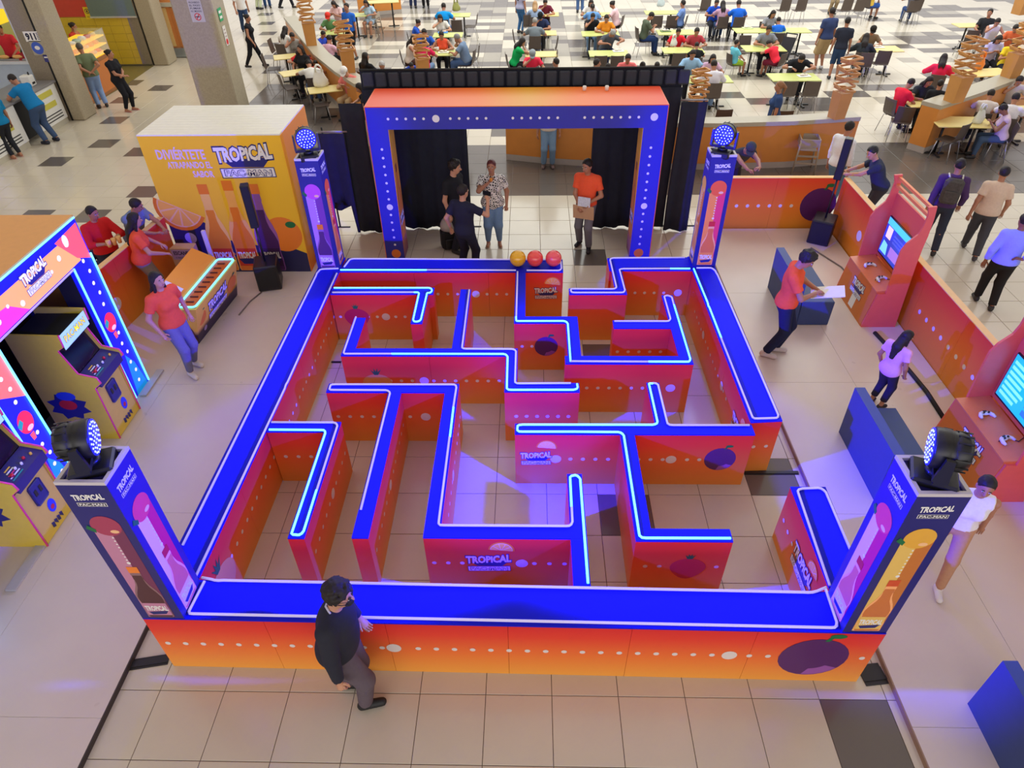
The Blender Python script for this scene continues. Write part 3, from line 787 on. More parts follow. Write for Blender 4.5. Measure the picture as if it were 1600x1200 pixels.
# ------------------------------------------------------------------ the maze
WALL_M = gradient_mat('maze_print', [(0.0, (240, 162, 66)), (0.42, (238, 118, 52)), (0.78, (230, 64, 46)), (1.0, (220, 38, 46))], 2, 0.0, 0.82, 0.42)
TOP_M = mat('maze_cap_blue', (20, 24, 196), 0.6, noise=0.05, spec=0.12)
NEON_W = mat('neon_white', (206, 198, 228), 0.4, emit=(190, 176, 240), estr=0.26, noise=0)
NEON_C = mat('neon_cyan', (150, 230, 255), 0.3, emit=(90, 205, 255), estr=2.2, noise=0)
HW = 0.82
def quad(x0, x1, y0, y1): return [(x0, y0), (x1, y0), (x1, y1), (x0, y1)]
def smooth_path(pts, r=0.045, closed=False):
    out = []; n = len(pts)
    for i in range(n):
        p = np.array(pts[i], float)
        if not closed and i in (0, n-1): out.append(p); continue
        a, b = np.array(pts[i-1], float), np.array(pts[(i+1) % n], float)
        la, lb = np.linalg.norm(a-p), np.linalg.norm(b-p); q = min(r, la*0.48, lb*0.48)
        s, e = p+(a-p)/la*q, p+(b-p)/lb*q
        for t in (0, .33, .67, 1): out.append(s*(1-t)**2+p*2*t*(1-t)+e*t*t)
    return out
def maze_wall(label, quads, neons, prints=None):
    allp = [p for q in quads for p in q]
    cx, cy = np.mean([p[0] for p in allp]), np.mean([p[1] for p in allp])
    t = thing('maze_wall', label, 'maze wall', (cx, cy, 0), 0, 'printed maze walls with blue tops'); L = -t.location
    for q in quads:
        q = [np.array(p, float) for p in q]
        lx, ly = np.linalg.norm(q[1]-q[0]), np.linalg.norm(q[3]-q[0])
        n = max(1, round(max(lx, ly)/1.15)); g = 0.0015
        for i in range(n):
            a, b = i/n, (i+1)/n; e = g/max(lx, ly)
            a2, b2 = a+(e if i else 0), b-(e if i < n-1 else 0)
            if lx >= ly: P = [q[0]+(q[1]-q[0])*a2, q[0]+(q[1]-q[0])*b2, q[3]+(q[2]-q[3])*b2, q[3]+(q[2]-q[3])*a2]
            else: P = [q[0]+(q[3]-q[0])*a2, q[1]+(q[2]-q[1])*a2, q[1]+(q[2]-q[1])*b2, q[0]+(q[3]-q[0])*b2]
            mb = MB(); mb.prism([tuple(p) for p in P], 0.0, HW-0.016); mb.build('printed_panel', WALL_M, t, L)
        mb = MB(); mb.prism([tuple(p) for p in q], HW-0.0155, HW); mb.build('blue_top', TOP_M, t, L)
    for kind, pts in neons:
        closed = np.allclose(pts[0], pts[-1])
        P = smooth_path(pts[:-1] if closed else pts, 0.06, closed)
        wob = [(p[0]+0.004*math.sin(i*1.7), p[1]+0.004*math.cos(i*1.3), HW+0.011) for i, p in enumerate(P)]
        mb = MB(); mb.tube(wob, 0.0125, 8, 0, closed); mb.build('neon_tube', NEON_C if kind == 'c' else NEON_W, t, L)
    if prints:
        for nm, fn in prints:
            pm = PM(); fn(pm); pm.done(nm, t, L)
    return t
F = face
fF, _ = F((-3.57, 0.233), (2.79, 0.166))
maze_wall('long front wall of the maze, nearest the viewer, with wide blue top',
  [[(-3.57, .234), (2.79, .167), (2.80, .56), (-3.57, .63)]],
  [('w', [(-3.2, .64), (-3.05, .615), (2.28, .545), (2.43, .60)]), ('w', [(-3.16, .60), (-3.19, .275), (2.40, .205), (2.42, .58)])],
  [('printed_dots', lambda pm: dots(pm, fF, 0.05, 6.32, 0.415, 0.163, 0.026, (2.15, 5.13), ((5.55, 6.15),))),
   ('printed_plum', lambda pm: fruit(pm, 'plum', fF, 5.86, 0.41, 0.30))])
fL, _ = F((-3.23, .63), (-3.15, 6.2))
maze_wall('long left outer wall of the maze beside the arcade platform',
  [[(-3.575, .63), (-3.232, .63), (-3.15, 6.17), (-3.515, 6.17)], [(-3.515, 6.17), (-3.15, 6.17), (-3.15, 6.62), (-3.51, 6.62)]],
  [('w', [(-3.52, 1.0), (-3.48, 6.10), (-3.46, 6.24), (-3.18, 6.25)]), ('w', [(-3.26, .66), (-3.20, 3.4), (-3.175, 6.1)])],
  [('printed_dots', lambda pm: dots(pm, fL, 0.5, 5.4, 0.42, 0.155, 0.024, (2.45,), ())),
   ('printed_fruit', lambda pm: fruit(pm, 'pineapple', fL, 0.28, 0.34, 0.25))])
fR, _ = F((2.28, 6.2), (2.31, 2.77))
maze_wall('long right outer wall of the maze ending at the exit gap',
  [[(2.315, 2.77), (2.68, 2.80), (2.655, 6.19), (2.285, 6.19)], [(2.285, 6.19), (2.655, 6.19), (2.66, 6.62), (2.285, 6.62)]],
  [('c', [(2.31, 6.22), (2.325, 5.2), (2.33, 4.4)]), ('w', [(2.33, 4.4), (2.345, 2.82), (2.65, 2.83), (2.63, 6.1), (2.60, 6.25), (2.36, 6.25)])],
  [('printed_dots', lambda pm: dots(pm, fR, 0.5, 2.6, 0.42, 0.155, 0.024, (1.15, 2.3))), ('printed_logo', lambda pm: logo(pm, fR, 3.1, 0.45, 0.42)),
   ('printed_orange_slice', lambda pm: slice_(pm, fR, 3.26, 0.60, 0.10)),
   ('printed_end_dots', lambda pm: dots(pm, F((2.315, 2.77), (2.68, 2.80))[0], 0.05, 0.33, 0.42, 0.15))])
fS, _ = F((2.47, 1.80), (2.455, .57))
maze_wall('short right wall of the maze meeting the front corner tower',
  [[(2.46, .56), (2.80, .56), (2.83, 1.80), (2.475, 1.80)]],
  [('w', [(2.47, .62), (2.52, 1.76), (2.80, 1.775), (2.79, 1.0)])],
  [('printed_logo', lambda pm: logo(pm, fS, 0.72, 0.46, 0.50)), ('printed_orange_slice', lambda pm: slice_(pm, fS, 0.90, 0.62, 0.12)),
   ('printed_dots', lambda pm: dots(pm, fS, 0.08, 0.45, 0.42, 0.15))])
fB, _ = F((-3.15, 6.17), (0.31, 6.15))
maze_wall('back wall of the maze left of the entrance, three balls on its top',
  [[(-3.148, 6.17), (0.31, 6.15), (0.315, 6.54), (-3.11, 6.60)]],
  [('c', [(-3.14, 6.205), (-1.8, 6.20)]), ('w', [(-1.8, 6.20), (-0.42, 6.185)]), ('w', [(-3.10, 6.30), (-3.06, 6.56), (0.28, 6.51), (0.285, 6.18), (-0.25, 6.185)])],
  [('printed_dots', lambda pm: dots(pm, fB, 0.4, 2.6, 0.42, 0.155, 0.024, (2.1,))), ('printed_logo', lambda pm: logo(pm, fB, 3.20, 0.47, 0.36)),
   ('printed_orange_slice', lambda pm: slice_(pm, fB, 3.30, 0.60, 0.13, -0.1))])
maze_wall('right back wall of the maze with a stepped end beside the entrance',
  [[(1.02, 6.19), (2.282, 6.19), (2.282, 6.60), (1.02, 6.58)], quad(1.05, 1.21, 5.67, 6.188), quad(.375, 1.215, 5.51, 5.668)],
  [('c', [(1.95, 6.225), (2.25, 6.225)]), ('w', [(1.95, 6.225), (1.17, 6.225), (1.19, 5.54), (.40, 5.535), (.40, 5.645), (1.075, 5.64), (1.06, 6.56), (2.24, 6.57)])],
  [('printed_dots', lambda pm: dots(pm, F((1.2, 6.19), (2.28, 6.19))[0], 0.1, 1.0, 0.42, 0.15, 0.024, (0.92,)))])
fA, _ = F((-3.15, 5.52), (-1.62, 5.52))
maze_wall('maze wall with a short stub, at the far left corner',
  [quad(-3.145, -1.62, 5.52, 5.70), quad(-1.85, -1.69, 4.76, 5.519)],
  [('c', [(-3.12, 5.675), (-1.65, 5.675), (-1.65, 5.545), (-1.715, 5.53), (-1.715, 4.79), (-1.825, 4.79), (-1.825, 5.545), (-1.9, 5.55)]), ('w', [(-1.9, 5.55), (-3.12, 5.55)])],
  [('printed_dots', lambda pm: dots(pm, fA, 0.05, 1.25, 0.42, 0.14, 0.024, (0.78,), ((0.2, 0.5),))), ('printed_strawberry', lambda pm: fruit(pm, 'strawberry', fA, 0.34, 0.43, 0.19))])
fB2, _ = F((-2.66, 4.02), (-0.51, 4.02))
maze_wall('stepped maze wall with two uprights, left of the centre',
  [quad(-2.66, -0.36, 4.02, 4.18), quad(-2.66, -2.50, 4.181, 4.90), quad(-1.225, -1.07, 4.181, 5.65), quad(-0.51, -0.36, 3.47, 4.019), quad(-0.51, 0.40, 3.30, 3.469)],
  [('w', [(-2.635, 4.9), (-2.635, 4.045), (-2.0, 4.045)]), ('c', [(-2.0, 4.045), (-0.49, 4.045), (-0.485, 3.325), (0.375, 3.325), (0.375, 3.44)]),
   ('w', [(0.30, 3.45), (-0.385, 3.445), (-0.385, 4.155), (-1.095, 4.155), (-1.095, 5.62)])],
  [('printed_dots', lambda pm: dots(pm, fB2, 0.55, 2.1, 0.40, 0.145, 0.024, (1.05,))), ('printed_pineapple', lambda pm: fruit(pm, 'pineapple', fB2, 0.42, 0.36, 0.18)),
   ('printed_lower_dots', lambda pm: dots(pm, F((-.51, 3.30), (.40, 3.30))[0], 0.08, 0.85, 0.42, 0.13))])
fD, _ = F((-.43, 4.77), (.30, 4.77)); fD2, _ = F((.25, 3.855), (1.87, 3.855))
maze_wall('stepped maze wall running from the back wall to the right',
  [quad(-.42, -.265, 4.93, 6.148), quad(-.42, .46, 4.77, 4.929), quad(.29, .46, 4.02, 4.769), quad(.25, 1.87, 3.855, 4.019), quad(1.71, 1.87, 4.02, 5.48), quad(.94, 1.709, 4.645, 4.83)],
  [('w', [(-.39, 6.14), (-.395, 4.9)]), ('c', [(-.395, 4.9), (-.395, 4.80), (.315, 4.80), (.315, 3.89)]), ('w', [(.315, 3.89), (1.3, 3.885)]), ('c', [(1.3, 3.885), (1.84, 3.885), (1.84, 5.2)]),
   ('w', [(1.84, 5.2), (1.84, 5.45), (1.735, 5.45), (1.735, 4.80), (.96, 4.80)])],
  [('printed_plum', lambda pm: fruit(pm, 'plum', fD, 0.46, 0.42, 0.165)), ('printed_dots', lambda pm: dots(pm, fD, 0.08, 0.30, 0.42, 0.14)),
   ('printed_lower_dots', lambda pm: dots(pm, fD2, 0.08, 1.52, 0.42, 0.145, 0.024, (1.38,))), ('printed_stub_dots', lambda pm: dots(pm, F((.94, 4.645), (1.7, 4.645))[0], 0.06, 0.7, 0.42, 0.15))])
fE, _ = F((-.37, 2.565), (.81, 2.565)); fE2, _ = F((.97, 2.565), (2.30, 2.565)); fE3, _ = F((.81, 1.10), (1.725, 1.10))
maze_wall('branching maze wall right of the centre with a hooked foot',
  [quad(-.37, 2.312, 2.565, 2.735), quad(1.225, 1.38, 2.736, 3.48), quad(.81, .97, 1.25, 2.564), quad(.81, 1.73, 1.10, 1.249)],
  [('c', [(.30, 2.59), (-.345, 2.59), (-.345, 2.71), (1.25, 2.71), (1.25, 3.45), (1.30, 3.455)]), ('w', [(1.30, 3.455), (1.355, 3.45), (1.36, 2.71), (2.28, 2.71)]),
   ('c', [(.30, 2.59), (.845, 2.59), (.845, 1.13), (1.71, 1.13)])],
  [('printed_logo', lambda pm: logo(pm, fE, 0.24, 0.46, 0.36)), ('printed_orange_slice', lambda pm: slice_(pm, fE, 0.36, 0.60, 0.12, -0.1)), ('printed_dots', lambda pm: dots(pm, fE, 0.45, 1.12, 0.42, 0.145, 0.024, (0.47,))),
   ('printed_right_dots', lambda pm: dots(pm, fE2, 0.05, 0.82, 0.42, 0.14, 0.024, (0.46,))), ('printed_plum', lambda pm: fruit(pm, 'plum', fE2, 1.02, 0.43, 0.18)),
   ('printed_strawberry', lambda pm: fruit(pm, 'strawberry', fE3, 0.55, 0.42, 0.18)), ('printed_foot_dots', lambda pm: dots(pm, fE3, 0.1, 0.86, 0.42, 0.14, 0.024, (), ((0.36, 0.74),)))])
fG, _ = F((-1.23, 1.12), (.19, 1.12))
maze_wall('winding maze wall of three long arms reaching the front wall',
  [quad(-2.68, -1.07, 3.285, 3.45), quad(-1.92, -1.76, 1.11, 3.284), quad(-1.23, -1.07, 1.285, 3.284), quad(-1.23, .345, 1.12, 1.284), quad(.19, .345, 1.285, 1.96), quad(.19, .345, .60, 1.119)],
  [('w', [(-1.955+.06, 1.45), (-1.895, 3.31), (-2.65, 3.31), (-2.65, 3.425), (-1.10, 3.425), (-1.10, 3.0)]), ('c', [(-1.10, 3.0), (-1.10, 2.5)]), ('w', [(-1.10, 2.5), (-1.10, 1.26), (.21, 1.26), (.215, 1.5)]), ('c', [(.215, 1.5), (.215, 1.93), (.32, 1.93), (.32, .62)])],
  [('printed_logo', lambda pm: logo(pm, fG, 0.62, 0.46, 0.45)), ('printed_orange_slice', lambda pm: slice_(pm, fG, 0.75, 0.63, 0.13, -0.1)), ('printed_dots', lambda pm: dots(pm, fG, 0.05, 0.38, 0.42, 0.14)),
   ('printed_right_dots', lambda pm: dots(pm, fG, 0.9, 1.4, 0.42, 0.15, 0.024, (0.95,))), ('printed_upper_dots', lambda pm: dots(pm, F((-1.76, 3.285), (-1.23, 3.285))[0], 0.05, 0.5, 0.42, 0.14, 0.024, (0.26,))),
   ('printed_left_dots', lambda pm: dots(pm, F((-2.68, 3.285), (-1.92, 3.285))[0], 0.06, 0.7, 0.42, 0.15)),
   ('printed_side_dots', lambda pm: dots(pm, F((-1.76, 1.15), (-1.76, 3.25))[0], 0.1, 2.0, 0.42, 0.155, 0.024, (1.0,))),
   ('printed_inner_dots', lambda pm: dots(pm, F((-1.07, 1.3), (-1.07, 3.4))[0], 0.1, 2.0, 0.42, 0.155, 0.024, (1.0,)))])
fI, _ = F((-3.19, 2.585), (-2.54, 2.585))
maze_wall('hooked maze wall attached to the left outer wall',
  [quad(-3.195, -2.38, 2.585, 2.755), quad(-2.54, -2.38, 1.10, 2.584)],
  [('w', [(-3.18, 2.73), (-2.405, 2.73), (-2.405, 1.7)]), ('c', [(-2.405, 1.7), (-2.405, 1.13), (-2.515, 1.13), (-2.515, 2.61), (-3.17, 2.61)])],
  [('printed_dots', lambda pm: dots(pm, fI, 0.1, 0.6, 0.42, 0.15)), ('printed_side_dots', lambda pm: dots(pm, F((-2.38, 1.12), (-2.38, 2.75))[0], 0.1, 1.55, 0.42, 0.155, 0.024, (0.9,)))])
# three balls
for px, col, nm in ((809, (232, 172, 20), 'yellow ball on the maze back wall, leftmost of three'), (836, (238, 76, 70), 'red ball on the maze back wall, middle of three'), (865, (240, 84, 74), 'red ball on the maze back wall, at its right end')):
    x, y, _ = at(px, 405, HW+0.13)
    b = MB(); b.ball((0, 0, 0.128), 0.126, 28); b.add([(0.02*math.cos(a), 0.02*math.sin(a), 0.002+0.0005*k) for k in (0, 1) for a in np.linspace(0, 5.2, 6)], [(5, 4, 3, 2, 1, 0)])
    o = b.build('ball', mat('ball_gloss', col, 0.18, noise=0.02, coat=0.6), None, (x, y+0.03, HW)); tag(o, nm, 'ball', 'balls on the maze wall')
# ------------------------------------------------------------------ towers with moving heads
def bottle_outline(cx, y0, h, w_):
    pr = [(0.0, .46), (.03, .50), (.10, .49), (.16, .50), (.24, .46), (.33, .46), (.42, .50), (.50, .49), (.60, .40), (.72, .25), (.82, .19), (.90, .18), (.93, .20), (1.0, .18)]
    return [(cx+w_*b, y0+h*a) for a, b in pr]+[(cx-w_*b, y0+h*a) for a, b in reversed(pr)]
def drink_print(pm, fr, W, H, cols):
    """logo, fruit, stripe of dots and bottle of one tower face"""
    fr_, li, dk, bo, ca = cols; cx = W*0.5
    logo(pm, fr, cx, H-0.17, W*0.64, 0.001, 0, True)
    y0, y1 = 0.03, H-0.50
    pm.plate([(cx-.115, y0), (cx+.01, y0), (cx+.01, y1), (cx-.115, y1)], fr, 0.0006, pm.k(li), 0.0008)
    pm.plate([(cx+.01, y0), (cx+.115, y0), (cx+.115, y1), (cx+.01, y1)], fr, 0.0006, pm.k(dk), 0.0008)
    pm.plate(disc(cx, y1+.02, .115, 22), fr, 0.0006, pm.k(fr_), 0.0018)
    pm.plate(disc(cx+.045, y1-.045, .035, 10, .02), fr, 0.0005, pm.k('peach'), 0.0026)
    pm.plate([(cx-.14, y1+.03), (cx-.09, y1-.02), (cx-.10, y1-.06), (cx-.16, y1-.01)], fr, 0.0005, pm.k('leaf'), 0.003)
    for i in range(9): pm.plate(disc(cx, y1-.12-.040*i, .008 if i < 8 else .016, 8), fr, 0.0005, pm.k('white'), 0.0016)
    pm.plate(bottle_outline(cx, y0, 0.66, 0.225), fr, 0.0006, pm.k(tuple(min(255, v+60) for v in bo)), 0.0022)
    pm.plate(bottle_outline(cx, y0+.004, 0.60, 0.205), fr, 0.0006, pm.k(bo), 0.0029)
    pm.plate([(cx-.045, y0+.64), (cx+.045, y0+.64), (cx+.045, y0+.72), (cx-.045, y0+.72)], fr, 0.0006, pm.k(ca), 0.0034)
    pm.plate([(cx-.103, y0+.03), (cx+.103, y0+.03), (cx+.100, y0+.21), (cx-.100, y0+.21)], fr, 0.0005, pm.k(li), 0.0036)
    pm.plate([(cx-.085, y0+.08), (cx+.09, y0+.10), (cx+.06, y0+.05), (cx-.06, y0+.04)], fr, 0.0005, pm.k('navy'), 0.0042)
    put_text(pm, 'TROPiCAL', fr, cx, y0+.135, .19, .075, pm.k('white'), 0.0052, 0.04)
TW_M = mat('tower_navy', (34, 31, 112), 0.42)
RIM_M = mat('tower_rim', (205, 196, 200), 0.5)
COLA = ((170, 60, 90), (196, 130, 160), (120, 50, 84), (84, 44, 48), 'orange')
PUNCH = ((236, 70, 90), (244, 190, 150), (214, 30, 90), (226, 110, 96), 'berry')
PINE = ((232, 172, 60), (232, 190, 96), (200, 116, 44), (206, 116, 52), (214, 80, 30))
GRAPE = ((200, 80, 190), (186, 130, 230), (124, 56, 140), (84, 34, 100), 'orange')
ORNG = ((244, 100, 50), (250, 150, 66), (236, 60, 96), (232, 120, 60), 'red')
YELL = ((246, 190, 60), (250, 200, 90), (236, 140, 40), (240, 160, 60), 'orange')
def tower(label, x0, x1, y0, y1, prints, z0=HW, z1=2.56):
    t = thing('light_tower', label, 'tower', ((x0+x1)/2, (y0+y1)/2, z0), 0, 'printed corner towers'); L = -t.location
    mb = MB(); mb.box(x0, x1, y0, y1, z0, z1-0.03); mb.build('column', TW_M, t, L)
    mb = MB(); e = 0.03
    for a in ((x0, x1, y0, y0+e), (x0, x1, y1-e, y1), (x0, x0+e, y0+e, y1-e), (x1-e, x1, y0+e, y1-e)): mb.box(*a, z1-0.0295, z1)
    mb.build('top_rim', RIM_M, t, L)
    fr = {'front': face((x0, y0), (x1, y0), z0), 'right': face((x1, y0), (x1, y1), z0), 'left': face((x0, y1), (x0, y0), z0), 'back': face((x1, y1), (x0, y1), z0)}
    for side, cols in prints.items():
        f, w_ = fr[side]; pm = PM(); drink_print(pm, f, w_, z1-z0, cols); pm.done('printed_'+side, t, L)
BLK = mat('black_plastic', (26, 26, 29), 0.38, noise=0.1)
BLK2 = mat('black_matte', (18, 18, 20), 0.7, noise=0.1)
LED = mat('led_white_blue', (230, 235, 255), 0.3, emit=(150, 170, 255), estr=1.7, noise=0)
RING = mat('led_blue', (30, 40, 255), 0.3, emit=(20, 24, 255), estr=2.2, noise=0)
def moving_head(label, cx, cy, z, d):
    d = nrm_(d); t = thing('moving_head_light', label, 'stage light', (cx, cy, z), 0, 'stage lights on the corner towers')
    yaw = math.atan2(d[0], d[1]); R = rotz(-yaw)
    mb = MB(); mb.bbox(-.125, .125, -.15, .15, 0, .085, .015, 0, R); mb.box(-.09, .09, .151, .153, .02, .065, 0, R); mb.build('base', BLK, t)
    mb = MB(); mb.box(-.06, .06, -.158, -.151, .025, .06, 0, R); mb.build('display', mat('display_blue', (40, 40, 120), .3, emit=(40, 40, 160), estr=.5, noise=0), t)
    mb = MB()
    mb.lathe([(.07, .086), (.07, .11), (.05, .12)], (0, 0, 0), 16)
    for s in (-1, 1):
        a = [(s*.03, -.035), (s*.175, -.035), (s*.175, .035), (s*.03, .035)]
        mb.hexa([*(R@np.array([x, y, .11]) for x, y in (a if s > 0 else a[::-1])), *(R@np.array([x, y, .15]) for x, y in (a if s > 0 else a[::-1]))])
        q = [(s*.150, -.05), (s*.178, -.05), (s*.178, .05), (s*.150, .05)]; q2 = [(s*.150, -.028), (s*.178, -.028), (s*.178, .028), (s*.150, .028)]
        if s < 0: q, q2 = q[::-1], q2[::-1]
        mb.hexa([*(R@np.array([x, y, .14]) for x, y in q), *(R@np.array([x, y, .345]) for x, y in q2)])
    mb.build('yoke', BLK, t)
    zc = 0.30; X = nrm_(np.cross(d, [0, 0, 1])); Y = np.cross(X, d); Rd = np.stack([X, Y*1.0, d], 1)
    if np.linalg.det(Rd) < 0: Rd[:, 0] *= -1
    o = np.array([0, 0, zc])
    mb = MB(); mb.lathe([(.06, -.135), (.105, -.13), (.128, -.10), (.138, -.06), (.140, -.04), (.134, -.035), (.134, .0), (.140, .005), (.142, .085), (.134, .098), (.126, .099)], o, 28, 0, Rd)
    for k in range(14):
        a = 2*math.pi*k/14; mb.box(-.006, .006, .132, .141, -.12, -.03, 0, Rd@rotz(a), o)
    hd = mb.build('head', BLK, t)
    mb = MB(); mb.lathe([(.132, .0995), (.131, .104), (.002, .104)], o, 28, 0, Rd); mb.build('lens_plate', RING, hd)
    pts = [(0, 0)]+[(.042*math.cos(a), .042*math.sin(a)) for a in np.arange(6)*math.pi/3]+[(.080*math.cos(a), .080*math.sin(a)) for a in np.arange(12)*math.pi/6]+[(.112*math.cos(a+.1), .112*math.sin(a+.1)) for a in np.arange(18)*math.pi/9]
    lm_ = MB(); lm_.lathe([(.009, 0), (.007, .005), (.003, .007)], (0, 0, 0), 10, 0, Rd); lme = lm_.mesh('led', LED)
    for x, y in pts: link('led', lme, hd, o+Rd@np.array([x, y, .1042]))
    return np.array([cx, cy, z+zc])+d*0.14
tower('front left corner tower printed with a dark cola bottle', -3.57, -3.20, .234, .60, {'front': COLA, 'right': PUNCH})
tower('front right corner tower printed with a pineapple drink', 2.425, 2.79, .175, .545, {'front': PINE, 'left': PUNCH})
tower('back left corner tower printed with a purple grape bottle', -3.50, -3.165, 6.26, 6.61, {'front': GRAPE, 'right': ORNG})
tower('back right corner tower printed with an orange bottle', 2.31, 2.655, 6.31, 6.62, {'front': ORNG, 'left': YELL})
for lab, c, d, aim, deg, pw in (
    ('stage light on the front left corner tower, facing the maze', (-3.385, .42, 2.50), (.94, .34, -.08), (1.4, 2.75, 1.85), 70, 6800),
    ('stage light on the front right corner tower, facing the maze', (2.61, .36, 2.50), (-.92, .38, -.08), (-2.0, 2.65, 1.85), 70, 5400),
    ('glowing stage light on the back left corner tower', (-3.33, 6.43, 2.50), (.30, -.80, .08), (-2.0, 2.4, .6), 85, 300),
    ('glowing stage light on the back right corner tower', (2.48, 6.46, 2.50), (-.42, -.80, .08), (.9, 2.2, .6), 85, 300)):
    p = moving_head(lab, *c, d); spot_light('stage_beam', p+nrm_(d)*0.05, aim, pw, deg, 0.3)

# ------------------------------------------------------------------ entrance arch
ARCH_N = mat('arch_navy', (44, 48, 160), 0.42)
ARCH_T = gradient_mat('arch_top_print', [(0, (236, 84, 44)), (.28, (240, 120, 40)), (.45, (226, 160, 36)), (.62, (240, 120, 40)), (1, (236, 60, 48))], 0, -2.4, 2.4, 0.35)
ARCH_S = gradient_mat('arch_side_print', [(0, (120, 60, 110)), (.35, (240, 150, 50)), (1, (244, 190, 60))], 2, 0.0, 2.4, 0.4)
ax0, ax1, ay0, ay1, az = -2.83, 1.97, 8.07, 9.05, 2.70; ix0, ix1, iz = -2.50, 1.615, 2.34
t = thing('entrance_arch', 'blue entrance arch with dotted border and orange top', 'arch', ((ax0+ax1)/2, ay0, 0)); L = -t.location
mb = MB(); mb.box(ax0, ix0, ay0, ay0+.42, 0, iz); mb.build('post', ARCH_N, t, L)
mb = MB(); mb.box(ix1, ax1, ay0, ay0+.42, 0, iz); mb.build('post', ARCH_N, t, L)
mb = MB(); mb.box(ax0, ax1, ay0, ay1, iz+.0005, az-.012); mb.build('lintel', ARCH_N, t, L)
mb = MB(); mb.box(ax0, ax1, ay0, ay1, az-.0115, az); mb.build('orange_top', ARCH_T, t, L)
for nm, x in (('side_skin', ix0+.0006), ('side_skin', ix1-.0066)):
    mb = MB(); mb.box(x, x+.006, ay0+.001, ay0+.42, 0.002, iz-.001); mb.build(nm, ARCH_S, t, L)
for x in (ax0-.0126, ax1+.0006):
    mb = MB(); mb.box(x, x+.012, ay0+.001, ay1-.01, 0.002, az-.002); mb.build('edge_skin', mat('edge_orange', (240, 120, 60), .4), t, L)
fr, _ = face((0, ay0), (1, ay0))
def arch_dots(pm):
    dots(pm, fr, ix0-.05, ix1-.02, 2.51, .143, .022, (-1.71,), ((-.78, -.58), (.38, .58)), 0.001, 'white', 2.7); pm.plate(disc(1.77, 2.51, .06, 16), fr, .0005, pm.k('white'), .001)
    for x in ((ax0+ix0)/2+.02, (ax1+ix1)/2-.02):
        for k in range(13):
            z = 2.02-.145*k; pm.plate(disc(x, z, .055 if k == 7 else .022, 14 if k == 7 else 10), fr, .0005, pm.k('white'), .001)
pm = PM(); arch_dots(pm); pm.done('printed_dots', t, L)
pm = PM()
for x in ((ax0+ix0)/2+.02, (ax1+ix1)/2-.02): pm.plate(disc(x, .10, .085, 20), fr, .0006, pm.k('orange'), .001)
pm.done('printed_oranges', t, L)
def side_print(pm, fr):
    pm.plate(bottle_outline(.2, .35, 1.35, .34), fr, .0005, pm.k((150, 70, 40)), .001); pm.plate(bottle_outline(.2, .36, 1.2, .30), fr, .0005, pm.k((226, 130, 50)), .0016)
    logo(pm, fr, .21, .75, .34, .0024)
pm = PM(); side_print(pm, face((ix0+.0068, ay0), (ix0+.0068, ay0+.42))[0]); pm.done('printed_bottle', t, L)
pm = PM(); side_print(pm, face((ix1-.0068, ay0+.42), (ix1-.0068, ay0))[0]); pm.done('printed_bottle', t, L)
for x in (1.05, 1.42): 
    mb = MB(); mb.lathe([(.03, 0), (.035, .05), (.028, .07)], (0, 0, 0), 12); tag(mb.build('tape_roll', mat('white_tape', (230, 226, 220), .6), None, (x-.35, 8.85, az)), 'small white cup left on top of the arch, '+('left one' if x < 1.2 else 'right one'), 'cup')
# ------------------------------------------------------------------ black drape behind the arch
DR = mat('black_drape', (46, 48, 60), 0.9, noise=0.15, nscale=8, spec=0.1)
t = thing('drape_wall', 'black pipe and drape wall hanging behind the entrance arch', 'drape', (-.4, 9.25, 0)); L = -t.location
def drape(x0, x1, y, z0, z1, seed, amp=.035, hole=None):
    n = max(4, int((x1-x0)/.045)); m_ = 7; vs = []
    rr = random.Random(seed)
    ph = rr.random()*6
    for k in range(m_+1):
        f_ = k/m_
        for i in range(n+1):
            x = x0+(x1-x0)*i/n; z = z1-(z1-z0)*f_
            a = amp*(.35+.65*f_)
            zz = z
            if k == m_: zz = z0+.015*math.sin(x*9+ph)
            if hole and k >= m_-1 and hole[0] < x < hole[1]: zz = max(zz, hole[2]*(1 if k == m_ else 1.25)+.05*math.sin(x*12))
            vs.append((x+.01*math.sin(f_*5+x*3), y+a*math.sin(x*21+ph+.6*math.sin(f_*3))+.4*a*math.sin(x*47+ph*2), zz))
    fs = [(k*(n+1)+i, k*(n+1)+i+1, (k+1)*(n+1)+i+1, (k+1)*(n+1)+i) for k in range(m_) for i in range(n)]
    mb = MB(); mb.add(vs, fs, 0, True); me = mb.mesh('drape_panel', DR)
    o = link('drape_panel', me, t, L); md = o.modifiers.new('thickness', 'SOLIDIFY'); md.thickness = .006
    return o
drape(-3.12, -1.34, 9.27, .02, 2.62, 1); drape(.93, 2.40, 9.27, .02, 2.62, 2)
drape(-1.34, .93, 9.27, 2.40, 2.62, 3, .015)
drape(-3.54, -3.10, 9.12, .02, 2.44, 4); drape(-3.98, -3.50, 9.05, .05, 1.95, 5, .03, (-3.95, -3.58, .55)); drape(2.38, 2.84, 9.12, .02, 2.42, 6)
mb = MB()
for x in np.arange(-3.08, 2.34, .225):
    mb.bbox(x, x+.185, 9.24, 9.31, 2.66, 2.90, .02)
pk = mb.build('header_pleats', mat('drape_pleat', (44, 48, 58), .75, noise=.2, nscale=20), t, L); pk['kind'] = 'stuff'
mb = MB(); mb.tube([(-3.12, 9.30, 2.93), (2.40, 9.30, 2.93)], .02, 8); mb.build('top_pipe', BLK2, t, L)
mb = MB(); mb.box(-3.12, 2.40, 9.312, 9.32, 2.60, 2.93); mb.build('header_band', DR, t, L)
mb = MB(); mb.tube([(-3.98, 9.08, 1.97), (-3.45, 9.08, 1.97)], .016, 8); mb.build('low_pipe', mat('pipe_grey', (150, 150, 155), .4, .6), t, L)
